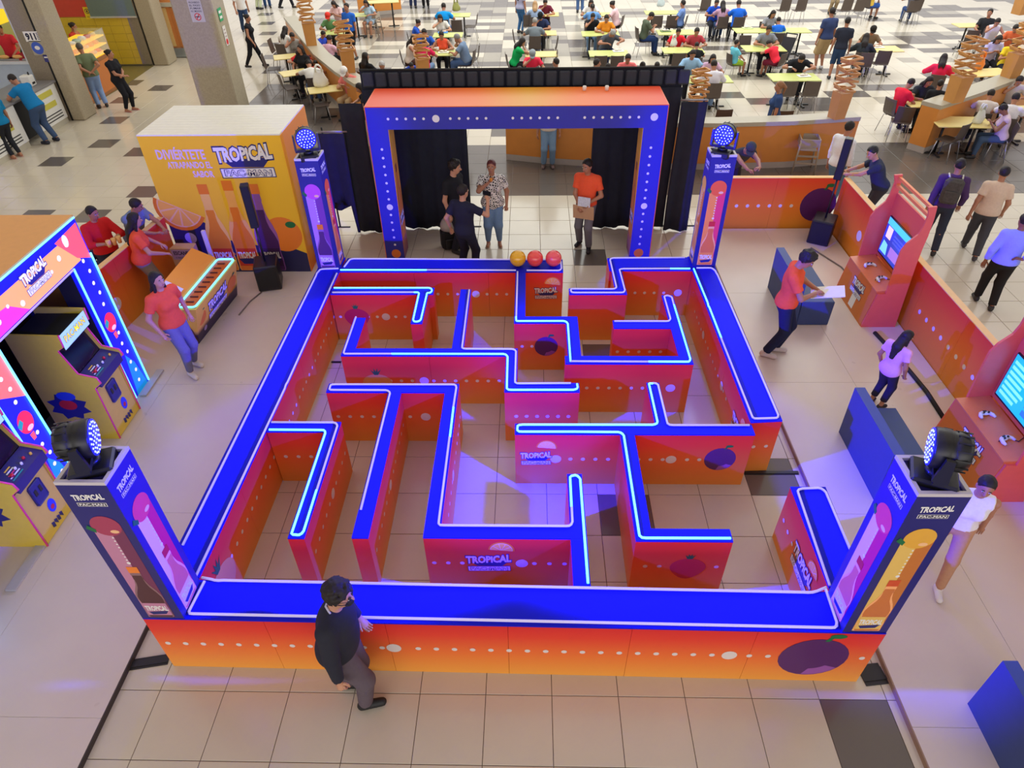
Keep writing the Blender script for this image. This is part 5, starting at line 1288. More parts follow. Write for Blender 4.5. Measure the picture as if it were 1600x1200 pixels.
# ------------------------------------------------------------------ dark blue seats
SEAT_M = mat('seat_blue', (50, 70, 122), .55, noise=.05)
def seat(label, x0, y0, x1, y1):
    t = thing('bench_seat', label, 'seat', ((x0+x1)/2, (y0+y1)/2, .06), 0, 'dark blue seats facing the screens'); L = -t.location
    mb = MB(); mb.bbox(x0+.13, x1, y0, y1, .06, .48, .012); mb.build('seat', SEAT_M, t, L)
    mb = MB(); mb.hexa([(x0-.0, y0, .06), (x0+.129, y0, .06), (x0+.129, y1, .06), (x0-.0, y1, .06), (x0-.02, y0, .80), (x0+.10, y0, .80), (x0+.10, y1, .80), (x0-.02, y1, .80)]); mb.build('backrest', SEAT_M, t, L)
seat('dark blue bench seat behind the man in orange writing', 3.80, 5.82, 4.42, 6.95)
seat('dark blue bench seat below the little girl in pink', 3.75, 2.28, 4.33, 3.42)
seat('dark blue bench seat in the bottom right corner', 3.66, -1.25, 4.25, -.05)
# ------------------------------------------------------------------ column speakers
def speaker(label, x, y, yaw, lean, ztop):
    t = thing('column_speaker', label, 'loudspeaker', (x, y, .06), yaw, 'black column loudspeakers')
    mb = MB(); mb.bbox(-.19, .19, -.22, .22, 0, .46, .018); sub = mb.build('subwoofer', BLK, t)
    mb = MB(); mb.box(-.165, .165, -.226, -.2205, .04, .42); mb.build('grille', BLK2, sub)
    mb = MB(); mb.box(-.03, .03, .2205, .224, .30, .36); mb.build('socket', mat('socket_grey', (80, 80, 84), .4), sub)
    mb = MB(); mb.tube([(0, 0, .4605), (0, 0, ztop-.72)], .018, 10); mb.build('pole', BLK, t)
    mb = MB(); mb.bbox(-.065, .065, -.075, .075, ztop-.715, ztop, .012); c = mb.build('column', BLK, t)
    mb = MB(); mb.box(-.05, .05, -.081, -.0755, ztop-.70, ztop-.02); mb.build('grille', BLK2, c)
speaker('black column speaker on its bass box before orange booth', -4.66, 7.06, .25, 0, 1.80)
speaker('black column speaker on its bass box in the barrier corner', 5.20, 8.62, -.5, 0, 1.90)
mb = MB(); mb.tube([(5.05, 5.6, .075), (5.15, 4.9, .075), (5.20, 4.2, .08), (5.18, 3.6, .075)], .03, 8)
tag(mb.build('cable_bundle', BLK2), 'black cable bundle lying along the foot of right barrier', 'cable')
mb = MB(); mb.tube([(4.95, 8.3, .075), (5.25, 7.6, .075), (5.3, 7.1, .075)], .012, 6)
tag(mb.build('cable_bundle', mat('cable_grey', (120, 110, 110), .6)), 'thin grey cable running from the right speaker to screens', 'cable')
mb = MB(); mb.tube([(-4.75, 6.8, .07), (-4.85, 6.5, .07), (-4.9, 6.1, .07)], .012, 6)
tag(mb.build('cable_bundle', mat('cable_grey', (120, 110, 110), .6)), 'thin cable running from left speaker along the platform', 'cable')
# ------------------------------------------------------------------ food court: low walls, posts, tables, chairs
WOOD = mat('wall_wood', (214, 138, 62), .38, noise=.12, nscale=3); WTOP = mat('wall_top_stone', (176, 168, 148), .35); WBASE = mat('wall_base', (178, 168, 160), .35)
POSTW = mat('post_wood', (196, 138, 70), .42, noise=.12, nscale=4)
def low_wall(name, pts, h=1.05, th=.36, left=True):
    """waist-high wall along pts, thickened to the left of the walk"""
    P = [np.array(p, float) for p in pts]; n = len(P); off = []
    for i in range(n):
        d = nrm_(P[min(i+1, n-1)]-P[max(i-1, 0)]); off.append(np.array([-d[1], d[0]])*(th if left else -th))
    w0 = bpy.data.objects.new(name, None); C.objects.link(w0); w0['kind'] = 'structure'
    for i in range(n-1):
        a, b, c, d = P[i], P[i+1], P[i+1]+off[i+1], P[i]+off[i]
        mb = MB(); mb.prism([tuple(q) for q in (a, b, c, d)], .14, h-.09); mb.build('wood_panel', WOOD, w0)
        e = .02; ce = sum([a, b, c, d])/4
        mb = MB(); mb.prism([tuple(q) for q in (a, b, c, d)], 0, .138); mb.build('base_strip', WBASE, w0)
        g = lambda q, o: q-nrm_(o)*.025
        mb = MB(); mb.prism([tuple(q) for q in (g(a, off[i]), g(b, off[i+1]), c+nrm_(off[i+1])*.025, d+nrm_(off[i])*.025)], h-.088, h); mb.build('stone_top', WTOP, w0)
    return w0
low_wall('wall_front', [(-.76, 12.83), (.25, 12.55), (1.24, 12.38), (2.6, 12.2), (4.0, 12.15), (5.6, 12.25), (7.12, 12.5)])
low_wall('wall_right', [(9.1, 13.05), (10.6, 14.1), (12.2, 15.3), (15, 17.6)], 1.1, .42)
low_wall('wall_left', [(-4.72, 15.35), (-5.47, 16.5), (-6.54, 18.4), (-7.45, 20.4), (-8.9, 23.6)], 1.05, .40, False)
low_wall('wall_back', [at(562, 26)[:2], at(628, 20)[:2]], 1.05, .15)
low_wall('trim_1', [at(1588, 62)[:2], at(1620, 78)[:2]], 1.2, .4)
def zig_post(label, x, y, z0, hp, nfr, s=.30, rot=0.3):
    t = thing('sculpture_post', label, 'post', (x, y, z0), rot, 'wooden posts with stacked frames')
    mb = MB(); e = s/2; mb.hexa([(-e*.85, -e*.85, 0), (e*.85, -e*.85, 0), (e*.85, e*.85, 0), (-e*.85, e*.85, 0), (-e, -e, hp), (e, -e, hp), (e, e, hp), (-e, e, hp)]); mb.build('post', POSTW, t)
    for k in range(nfr):
        R = rzd(8*(-1)**k)@ry(7*(-1)**k)@rx(5*(-1)**(k//2)); o = np.array([.02*(-1)**k, .0, hp+.05+.088*k]); q = s*.52; b = .016
        mb = MB()
        for a in ((-q, q, -q-b, -q+b), (-q, q, q-b, q+b), (-q-b, -q+b, -q+b, q-b), (q-b, q+b, -q+b, q-b)): mb.box(a[0], a[1], a[2], a[3], -.02, .02, 0, R, o)
        mb.build('wood_frame', POSTW, t)
for lab, px, py, h0, hp, n, s in (
    ('tall wooden post topped with stacked frames on the left curved wall', 487, 70, 1.05, .62, 9, .36), ('wooden post topped with stacked frames at end of left wall', 546, 112, 1.05, .55, 8, .36),
    ('wooden post of stacked frames behind the red-shirted man at table', 665, 158, 0.0, 1.15, 7, .34), ('wooden post of stacked frames just right of the black drape', 1088, 165, 1.05, .10, 8, .30),
    ('wooden post with stacked frames on the wall behind high chair', 1306, 184, 1.05, .55, 8, .30), ('wooden post with stacked frames at the end of right wall', 1489, 158, 1.1, .55, 9, .34),
    ('wooden post with stacked frames farther along the right wall', 1577, 120, 1.1, .55, 8, .34), ('wooden post in the top right corner of the court', 1592, 22, 1.1, .55, 5, .40)):
    x, y, _ = at(px, py, h0); zig_post(lab, x, y, h0, hp, n, s)
CH_S = mat('chair_brown', (84, 72, 66), .45); CH_L = mat('chair_metal', (186, 186, 188), .3, .7, noise=0)
CH = None
def chair_proto():
    ms = {}
    def arc(prof, w0, w1, th=.016):
        mb = MB(); vs = []; n = len(prof); m_ = 5
        for i, (y, z) in enumerate(prof):
            w_ = w0+(w1-w0)*i/(n-1)
            for k in range(m_):
                u = -1+2*k/(m_-1); vs.append((u*w_/2, y+.018*u*u*(1 if i > 0 else .3), z+.006*u*u))
        fs = [(i*m_+k, i*m_+k+1, (i+1)*m_+k+1, (i+1)*m_+k) for i in range(n-1) for k in range(m_-1)]
        v2 = [(x, y-(th if w0 < 0.41 else 0), z-(0 if w0 < .41 else th)) for x, y, z in vs]; N = len(vs)
        mb.add(vs+v2, fs+[tuple(N+i for i in reversed(f)) for f in fs]); 
        ring = [k for k in range(m_)]+[i*m_+m_-1 for i in range(1, n)]+[(n-1)*m_+k for k in range(m_-2, -1, -1)]+[i*m_ for i in range(n-2, 0, -1)]
        mb.add([], []); o = mb.n-2*N
        for a, b in zip(ring, ring[1:]+ring[:1]): mb.f.append((o+b, o+a, o+N+a, o+N+b)); mb.m.append(0); mb.sm.append(False)
        return mb
    ms['seat'] = arc([(.22, .445), (.12, .452), (-.05, .448), (-.15, .452)], .42, .42).mesh('seat', CH_S)
    ms['backrest'] = arc([(-.165, .47), (-.205, .54), (-.225, .66), (-.245, .78), (-.255, .86)], .40, .38).mesh('backrest', CH_S)
    for k, (x, y, dx, dy) in enumerate(((-.18, .17, -.035, .05), (.18, .17, .035, .05), (-.18, -.14, -.035, -.09), (.18, -.14, .035, -.09))):
        mb = MB(); mb.tube([(x*.5, y, .428), (x, y, .425), (x+dx, y+dy, 0)], .0105, 6); ms['leg%d' % k] = mb.mesh('leg', CH_L)
    return ms
def chair(label, x, y, yaw, group, s=1.0):
    global CH
    if CH is None: CH = chair_proto()
    t = thing('dining_chair', label, 'chair', (x, y, 0), -math.radians(yaw), group)
    t.scale = (s,)*3
    for k, me in CH.items(): link(k.rstrip('0123'), me, t)
    return t
TT = [mat('table_top_green', (196, 202, 120), .3, noise=.08, nscale=2), mat('table_top_yellow', (226, 206, 130), .3, noise=.06, nscale=2)]
def table(label, px, py, w_=1.15, d=.70, yaw=0, col=0, h=.74):
    x, y, _ = at(px, py, h); t = thing('dining_table', label, 'table', (x, y, 0), -math.radians(yaw), 'food court tables')
    mb = MB(); mb.bbox(-w_/2, w_/2, -d/2, d/2, h-.028, h, .008); mb.build('tabletop', TT[col], t)
    xs = (-w_*.28, w_*.28) if w_ > 1 else (0,)
    for q in xs:
        mb = MB(); mb.tube([(q, 0, .03), (q, 0, h-.029)], .03, 8); mb.build('post', BLK, t)
        mb = MB(); mb.bbox(q-.035, q+.035, -d*.40, d*.40, 0, .03, .008); mb.bbox(q-.22, q+.22, -.035, .035, 0, .03, .008); mb.build('base', BLK, t)
    return x, y
def Rv(yaw, v, s=1.0):
    a = -math.radians(yaw); return np.array([v[0]*math.cos(a)-v[1]*math.sin(a), v[0]*math.sin(a)+v[1]*math.cos(a)])*s
SEATS = []
def seated(label, who, px, py, yaw, pname='sit_table', H=1.66, ch=True, **kw):
    P = POSES[pname]; j = skeleton(P); s = H/1.7; top = j['hc']+j['H']@np.array([0, -.01, .118])
    x, y, _ = at(px, py, float(top[2])*s); o = Rv(yaw, top[:2], s)
    q = np.array([x-o[0], y-o[1]])
    for _ in range(3):
        for e in SEATS:
            d = q-e; L_ = np.linalg.norm(d)
            if L_ < .56: q = q+nrm_(d)*(.56-L_)
    SEATS.append(q)
    p = person(label, pname, P, (q[0], q[1], 0), yaw, H, **kw)
    if ch: chair('brown metal-legged chair under '+who, q[0], q[1], yaw, 'brown food court chairs', s)
    return p
def standing(label, px, py, yaw, pname='stand', H=1.7, z=0.0, **kw):
    x, y, _ = at(px, py, z); return person(label, pname, POSES[pname], (x, y, z), yaw, H, **kw)
def empty_chair(label, px, py, yaw):
    x, y, _ = at(px, py, .85); o = Rv(yaw, (0, -.25)); chair(label, x-o[0], y-o[1], yaw, 'brown food court chairs')
JEAN = (70, 96, 140); LJ = (120, 150, 190); KH = (176, 150, 110); BLACK = (34, 34, 38); NAVY = (36, 44, 76)
S_ = seated
# left block, beside the curved wall
S_('woman with long black hair and white top, seated left of curved wall', 'the woman in white left of curved wall', 446, 41, 20, 'sit_table', sex='f', shirt=(226, 222, 216), hair='long', sleeve=.3)
S_('woman in a grey sleeveless top eating left of curved wall', 'the woman in grey sleeveless top', 448, 51, 170, 'sit_eat', sex='f', shirt=(150, 148, 144), sleeve=0.0)
S_('person in black with black hair against the curved wall', 'the person in black by curved wall', 468, 70, 200, 'sit_back', sex='f', shirt=(30, 30, 34), hair='long')
S_('woman in a red shirt leaning over food left of curved wall', 'the woman in red by curved wall', 464, 82, 190, 'sit_lean', sex='f', shirt=(214, 50, 54), skin='a')
S_('man in a white shirt and black cap seen from behind', 'the man in black cap and white', 481, 95, -20, 'sit_lean', shirt=(220, 218, 212), cap=(26, 26, 28), pants=JEAN)
S_('child in a red and white top beside the plastic bag', 'the child in red and white', 491, 95, 180, 'sit_table', 1.3, shirt=(206, 70, 60), skin='b')
S_('man in white cap, salmon shirt and khaki trousers looking left', 'the man in white cap', 535, 107, 205, 'sit_phone', 1.74, shirt=(226, 124, 116), pants=(186, 160, 122), cap=(238, 236, 232), skin='a', haircol=(150, 150, 150), bulk=1.1)
S_('person in black with a green bottle beside the drape', 'the person with a green bottle', 558, 131, 250, 'sit_table', sex='f', shirt=(36, 40, 50), hair='long')
table('yellow table before the woman in white at curved wall', 464, 58, .7, .6, 0, 1); table('yellow table before the woman in grey sleeveless top', 446, 88, .72, .6, -20, 1); table('yellow table before the woman in red at curved wall', 459, 113, .75, .6, -30, 1); table('yellow table with plastic bag before the white-capped man', 506, 139, .95, .6, -20, 1)
for lab, px, py, yaw in (('empty brown chair left of the woman in grey sleeveless top', 420, 62, 90), ('empty brown chair nearest the big pillar', 408, 86, 80), ('empty brown chair left of the man in black cap', 434, 116, 60), ('empty brown chair in front of the plastic bag table', 480, 140, 70)): empty_chair(lab, px, py, yaw)
# first rows right of the curved wall
S_('man in a red cap and green shirt at green table', 'the man in red cap', 511, 21, 180, 'sit_table', shirt=(96, 140, 92), cap=(220, 60, 50))
S_('girl in a pink and white top behind the red cap', 'the girl behind the red cap', 519, 3, 200, 'sit_phone', sex='f', shirt=(226, 190, 190), hair='long')
S_('boy in a blue shirt beside the pink-shirted man', 'the boy in blue by pink shirt', 506, 49, 110, 'sit_table', 1.5, shirt=(44, 70, 180))
S_('man in a pale pink shirt seen from behind, left block', 'the man in pale pink', 515, 55, 20, 'sit_table', shirt=(214, 170, 190), bulk=1.1)
S_('elderly man in black behind the curved wall post', 'the elderly man by the post', 531, 73, 140, 'sit_table', shirt=(40, 40, 46), haircol=(120, 110, 104))
S_('woman with very long black hair and black top, behind drape', 'the woman with long black hair', 570, 82, 30, 'sit_back', sex='f', shirt=(26, 26, 30), hair='long', bulk=1.15)
S_('grey-haired person in black just above the drape', 'the grey-haired person above drape', 596, 97, 170, 'sit_table', shirt=(34, 34, 40), haircol=(170, 168, 166))
S_('child in blue just above the drape', 'the child in blue above drape', 641, 100, 200, 'sit_lean', 1.3, shirt=(40, 70, 170))
S_('woman in a light blue dress at the high top table', 'the woman in light blue dress', 570, 1, 190, 'sit_eat', sex='f', shirt=(176, 200, 220), pants=(170, 190, 210), plen=.35, hair='long')
table('green table between the red cap and the pale pink shirt', 521, 50, .9, .7, -10, 0); table('green table before the woman in light blue dress', 556, 23, .8, .6, -10, 0); table('yellow high table at the top of the court', 597, 2, 1.3, .6, -10, 1, .9)
standing('man in a white T-shirt and jeans standing behind red cap', 537, 52, 10, H=1.75, shirt=(230, 230, 228), pants=JEAN)
standing('man in a blue polo and black shorts standing by the post', 554, 92, 200, 'stand', 1.72, shirt=(40, 100, 200), pants=BLACK, plen=.5)
# centre left
S_('man in a bright cyan T-shirt seen from behind', 'the man in cyan', 693, 5, 0, 'sit_table', 1.72, shirt=(20, 150, 230), pants=JEAN, bulk=1.1)
S_('woman in white with hands at her mouth', 'the woman with hands at mouth', 687, 24, 180, 'sit_eat', sex='f', shirt=(220, 216, 208), hair='long', skin='a')
S_('girl in royal blue facing right at green table', 'the girl in royal blue', 655, 31, 80, 'sit_table', 1.5, sex='f', shirt=(40, 84, 190), hair='bun')
S_('man in royal blue facing the viewer behind pink shirt', 'the man in royal blue', 662, 46, 180, 'sit_table', shirt=(40, 90, 190))
S_('woman in an orange-red tank top at the round of five', 'the woman in orange-red tank top', 689, 50, 180, 'sit_table', sex='f', shirt=(240, 90, 60), sleeve=0.0, hair='bun')
S_('woman in a white top and brown skirt facing right', 'the woman in white and brown', 648, 55, 80, 'sit_table', sex='f', shirt=(220, 206, 190), pants=(80, 54, 48), hair='long', sleeve=0.0)
S_('man in a crimson shirt seen from behind, table of five', 'the man in crimson', 663, 59, 10, 'sit_table', 1.7, shirt=(224, 40, 90), pants=LJ)
S_('grey-haired man in a denim shirt facing left', 'the man in denim shirt', 711, 54, -80, 'sit_eat', 1.74, shirt=(110, 130, 158), pants=JEAN, haircol=(130, 126, 122), bulk=1.12)
table('green table before the woman with hands at her mouth', 700, 54, 1.0, .65, 0, 0); table('green table before the woman in orange-red tank top', 686, 82, 1.1, .7, 0, 0); table('green table before the man in cyan T-shirt', 712, 23, 1.1, .65, 0, 0)
for lab, px, py, yaw in (('empty brown chair behind the green bag table', 713, 32, 0), ('empty brown chair facing left near the pale aisle, far one', 746, 22, -90), ('empty brown chair facing left near the pale aisle, near one', 749, 70, -90)): empty_chair(lab, px, py, yaw)
standing('person in jeans standing at the top left of centre', 646, 13, 0, H=1.7, shirt=(90, 90, 100), pants=NAVY); standing('person in dark trousers at the top of the court', 666, 12, 180, H=1.7, shirt=(60, 60, 70), pants=BLACK)
standing('woman in striped top and blue jeans standing with brown bag', 813, 52, 40, 'stand', 1.66, sex='f', shirt=(170, 170, 200), pants=(60, 106, 156), hair='long')
S_('woman with blond hair and denim top seen from behind', 'the blond woman', 836, 2, 0, 'sit_table', sex='f', shirt=(150, 170, 200), hair='longbob', haircol=(170, 130, 84))
S_('person in a maroon shirt with elbows on table', 'the person in maroon', 852, 0, 180, 'sit_eat', shirt=(110, 36, 56))
S_('man in a black cap and navy shirt facing the grey-shirted man', 'the man in navy and cap', 844, 21, 190, 'sit_eat', shirt=(44, 54, 92), cap=(28, 30, 34), bulk=1.1)
S_('old man in a grey shirt seen from behind', 'the old man in grey', 836, 28, 0, 'sit_table', 1.72, shirt=(122, 132, 140), pants=JEAN, haircol=(150, 148, 144), bulk=1.1)
S_('woman in a bright green shirt facing right', 'the woman in bright green', 819, 60, 80, 'sit_eat', sex='f', shirt=(20, 170, 90), pants=BLACK, hair='long')
S_('man in a grey cap and red shirt, hand on mouth', 'the man in grey cap and red', 832, 80, 180, 'sit_eat', shirt=(232, 50, 80), cap=(150, 160, 166))
S_('boy in white facing left, just above the drape', 'the boy in white above drape', 869, 91, -80, 'sit_back', 1.6, shirt=(226, 226, 226))
S_('person with black hair just above the drape, below green shirt', 'the black-haired person above drape', 812, 104, 10, 'sit_table', 1.6, shirt=(40, 40, 44)); S_('child with black hair just above the drape, beside red shirt', 'the child beside the red shirt', 842, 104, 10, 'sit_table', 1.4, shirt=(50, 50, 60))
table('yellow table beyond the man in black cap', 852, 22, 1.0, .65, 0, 1); table('yellow table between the navy shirt and grey shirt', 851, 51, .8, .65, 0, 1); table('yellow table before the woman in bright green', 846, 84, 1.0, .65, 0, 1)
for lab, px, py, yaw in (('empty brown chair facing right, left of the old man', 801, 48, 90), ('empty brown chair facing left, right of the old man', 872, 58, -90), ('empty brown chair facing left, beside the yellow table', 871, 80, -90), ('empty brown chair behind the blond woman', 826, 24, 0)): empty_chair(lab, px, py, yaw)
S_('woman in sky blue seen from behind, centre of court', 'the woman in sky blue', 926, 6, 0, 'sit_table', sex='f', shirt=(110, 160, 220), hair='tail')
S_('woman in white at the top of the centre aisle', 'the woman in white at top', 924, 0, 180, 'sit_table', sex='f', shirt=(226, 222, 216), hair='long')
S_('man in a black shirt, chin on hand, at green table', 'the man in black, chin on hand', 927, 22, 175, 'sit_eat', shirt=(30, 32, 38), pants=LJ)
S_('woman in a mustard orange shirt at green table', 'the woman in mustard orange', 948, 24, 185, 'sit_table', sex='f', shirt=(226, 140, 40), pants=LJ)
S_('woman in a pink and white blouse facing left', 'the woman in pink and white', 955, 2, -70, 'sit_table', sex='f', shirt=(226, 190, 196), hair='bun')
S_('grey-haired man in a dark striped shirt slumped on table', 'the slumped man in dark stripes', 960, 49, 160, 'sit_lean', 1.76, shirt=(78, 82, 90), pants=NAVY, haircol=(150, 150, 150), bulk=1.15)
S_('man in a white shirt above the drape, facing right', 'the man in white above drape', 933, 92, 60, 'sit_back', shirt=(228, 230, 234)); S_('child between the white and pink shirts above drape', 'the child above the drape centre', 951, 100, 170, 'sit_table', 1.4, shirt=(60, 66, 60))
S_('woman in a pink patterned shirt above the drape', 'the woman in pink above drape', 976, 86, 180, 'sit_table', 1.7, sex='f', shirt=(220, 110, 110), hair='short', bulk=1.1); S_('person with dark tied hair above the drape', 'the person with tied hair', 1005, 97, 20, 'sit_table', 1.6, sex='f', shirt=(90, 60, 60), hair='bun'); S_('boy with black hair above the drape, right end', 'the boy above drape right end', 1022, 98, 10, 'sit_table', 1.5, shirt=(180, 140, 110))
table('green table before the black shirt and mustard shirt', 938, 52, 1.25, .7, 0, 0); table('green table under the slumped man', 951, 83, 1.2, .7, 0, 0); table('green table at the sky blue shirt', 936, 22, 1.2, .6, 0, 0)
for lab, px, py, yaw in (('empty brown chair on near side of slumped man, left', 939, 88, 0), ('empty brown chair on near side of slumped man, right', 965, 88, 0)): empty_chair(lab, px, py, yaw)
S_('man in an olive shirt and jeans facing right with phone', 'the man in olive shirt', 1021, 20, 80, 'sit_phone', 1.74, shirt=(86, 96, 78), pants=(40, 62, 110)); S_('woman in a denim blouse facing left at the top', 'the woman in denim blouse', 1068, 0, -70, 'sit_back', sex='f', shirt=(110, 140, 200), pants=(50, 70, 90))
S_('boy in a red shirt facing the viewer at green table', 'the boy in red, right of centre', 1061, 45, 180, 'sit_table', 1.6, shirt=(226, 40, 54)); S_('young man in a dark red checked shirt', 'the youth in dark red', 1085, 44, 180, 'sit_table', 1.66, shirt=(176, 64, 74)); S_('child in black with white print seen from behind', 'the child in black, from behind', 1089, 66, 0, 'sit_table', 1.35, shirt=(36, 38, 40))
S_('man in a light blue shirt right of the drape', 'the man in light blue shirt', 1084, 79, 180, 'sit_table', 1.74, shirt=(150, 190, 226), bulk=1.1); S_('man in a white long-sleeved shirt seen from behind', 'the man in white long sleeves', 1116, 94, 0, 'sit_table', 1.72, shirt=(222, 220, 228), sleeve=1.0, pants=LJ); S_('woman with black hair and lilac top behind white shirt', 'the woman in lilac', 1114, 86, 180, 'sit_table', 1.6, sex='f', shirt=(206, 170, 200), hair='long')
table('green table before the man in olive shirt', 1056, 50, 1.25, .7, 0, 0); table('green table before the boy in red', 1067, 78, 1.25, .7, 0, 0); table('green table behind the white long-sleeved shirt', 1106, 123, 1.25, .7, 0, 0); table('green table at the top right of centre', 1034, 19, 1.25, .65, 0, 0)
for lab, px, py, yaw in (('empty brown chair beyond the olive shirt table, left', 1028, 25, 0), ('empty brown chair beyond the olive shirt table, right', 1051, 25, 0), ('empty brown chair on near side of boy in red', 1062, 84, 0), ('empty brown chair at the top, left of plaid girl', 1104, 0, 0)): empty_chair(lab, px, py, yaw)
# right part
S_('girl in a pink plaid shirt seen from behind', 'the girl in pink plaid', 1130, 1, 0, 'sit_table', sex='f', shirt=(190, 150, 176), hair='long', pants=JEAN); S_('person in strong blue beyond the plaid girl', 'the person in strong blue', 1121, 0, 180, 'sit_table', shirt=(30, 80, 200)); S_('man in a royal blue T-shirt seen from behind', 'the man in royal blue T-shirt', 1154, 0, 0, 'sit_table', 1.74, shirt=(30, 100, 214), bulk=1.1)
S_('girl in grey with long hair, smiling', 'the smiling girl in grey', 1210, 17, 170, 'sit_table', sex='f', shirt=(140, 140, 146), hair='long'); S_('boy in royal blue seen from behind at green table', 'the boy in royal blue', 1217, 27, 0, 'sit_table', 1.5, shirt=(36, 110, 224)); S_('man in a grey polo facing the viewer', 'the man in grey polo', 1203, 41, 185, 'sit_table', 1.72, shirt=(130, 134, 142), bulk=1.1)
S_('child in a cyan shirt and green shorts facing right', 'the child in cyan', 1152, 62, 70, 'sit_back', 1.35, shirt=(110, 200, 220), pants=(150, 190, 60), plen=.4); S_('boy in a bright red shirt leaning to the table', 'the boy in bright red', 1199, 64, -40, 'sit_lean', 1.5, shirt=(240, 50, 70), pants=(110, 30, 50), plen=.5); S_('man in black writing at a green table', 'the man in black writing', 1255, 88, 190, 'sit_lean', 1.74, shirt=(34, 36, 42), bulk=1.1)
table('long green table beyond the grey polo, left', 1178, 47, 1.3, .7, 0, 0); table('green table of the boy in royal blue', 1236, 47, 1.2, .7, 0, 0); table('green table between the cyan child and red boy', 1193, 75, 1.25, .75, 0, 0); table('green table of the man in black writing', 1240, 120, 1.3, .75, 0, 0)
for lab, px, py, yaw in (('empty brown chair on near side of writing man, left', 1237, 128, 0), ('empty brown chair on near side of writing man, right', 1272, 128, 8), ('empty brown chair beside the stroller', 1221, 53, 0), ('empty brown chair at the top right, left one', 1230, 0, 0), ('empty brown chair at the top right, right one', 1255, 0, 0), ('empty brown chair right of the cyan child', 1165, 56, 180)): empty_chair(lab, px, py, yaw)
for lab, px, py, yaw in (('brown chair back showing over the front wall, left one', 1133, 172, 0), ('brown chair back showing over the front wall, right one', 1228, 174, 0)): empty_chair(lab, px, py, yaw)
standing('woman in a navy polo and beige trousers sweeping beyond wall', 1196, 238, -80, 'stand', 1.62, sex='f', shirt=(50, 74, 120), pants=(206, 176, 150), hair='tail', haircol=(140, 96, 60))
standing('man in a navy T-shirt and khaki shorts, seen from behind', 1278, 108, -10, 'stand', 1.76, shirt=(58, 72, 114), pants=(186, 160, 116), plen=.55, shoes=(200, 200, 200), bulk=1.1)
standing('youth in black T-shirt and blue shorts, seen from behind', 1300, 124, 15, 'stand', 1.72, shirt=(44, 48, 62), pants=(44, 66, 100), plen=.6)
S_('woman in dark clothes with long hair seen from behind', 'the woman with long hair in dark', 1355, 52, 20, 'sit_table', sex='f', shirt=(54, 60, 66), hair='long', sleeve=1.0); S_('man in a brown cap and brown shirt facing the dark woman', 'the man in brown cap', 1366, 42, 195, 'sit_table', shirt=(120, 100, 78), cap=(40, 36, 34))
table('pale table between the dark-clad woman and brown cap', 1374, 76, 1.25, .7, 0, 1)
for lab, px, py, yaw in (('empty brown chair behind the woman in dark clothes', 1357, 83, 12), ('empty brown chair right of the woman in dark clothes', 1384, 80, 12), ('empty brown chair at the top edge, left of blue shorts', 1327, 0, 0), ('empty brown chair at the top edge, near blue shorts', 1347, 0, 0), ('empty brown chair at the top edge, far right', 1437, 0, 0)): empty_chair(lab, px, py, yaw)
S_('person in blue shorts seated at the top edge', 'the person in blue shorts', 1368, -28, 60, 'sit_back', shirt=(226, 190, 80), pants=(50, 90, 170), plen=.5); S_('person in jeans seated at the top edge', 'the person in jeans at top', 1432, -22, 10, 'sit_table', shirt=(90, 90, 100), pants=(50, 76, 130))
standing('person in tan trousers at the top edge of the court', 1298, 22, 180, H=1.7, shirt=(200, 190, 170), pants=(150, 130, 100)); standing('person in blue jeans at the top, centre of court', 906, 20, 0, H=1.7, shirt=(70, 80, 100), pants=JEAN)
S_('boy in a red shirt with black stripe facing right', 'the boy in red with stripe', 1428, 124, 70, 'sit_phone', 1.66, shirt=(232, 40, 60)); S_('woman in black with black hair beside the red boy', 'the woman in black by red boy', 1456, 121, 175, 'sit_table', sex='f', shirt=(40, 44, 50), hair='long', bulk=1.2)
standing('child in black standing between the red boy and wall', 1437, 218, 30, 'stand', 1.40, shirt=(34, 36, 40), pants=(34, 36, 44), sleeve=1.0)
S_('woman in a crimson top with long black hair from behind', 'the woman in crimson top', 1477, 84, 25, 'sit_table', sex='f', shirt=(230, 40, 80), hair='long', sleeve=1.0, bulk=1.1)
table('yellow table before the red boy with stripe', 1441, 160, .8, .7, 0, 1); table('wooden-yellow table with orange bag, by right wall', 1537, 113, 1.4, .7, -8, 1); table('small pale table at the far right', 1512, 39, .8, .6, 0, 1)
for lab, px, py, yaw in (('empty brown chair on near side of the red boy', 1418, 168, 20), ('empty dark chair beside the small pale table', 1523, 48, 10)): empty_chair(lab, px, py, yaw)
S_('boy in black with white trousers at the far right', 'the boy in black at far right', 1549, 14, 200, 'sit_back', shirt=(40, 40, 44), pants=(220, 216, 210)); S_('youth in a white vest with chin on hand', 'the youth in white vest', 1561, 30, 200, 'sit_eat', shirt=(220, 214, 220), sleeve=0.0, pants=(90, 94, 100))
S_('person in a rust orange shirt at the far right', 'the person in rust orange', 1588, 40, 220, 'sit_phone', shirt=(206, 100, 60)); S_('girl with long hair and lilac blouse on phone', 'the girl in lilac blouse', 1564, 57, 190, 'sit_phone', sex='f', shirt=(186, 180, 214), hair='long', pants=BLACK); S_('woman in a yellow shirt behind the right wall post', 'the woman in yellow', 1585, 62, 190, 'sit_phone', sex='f', shirt=(232, 204, 50), hair='long')
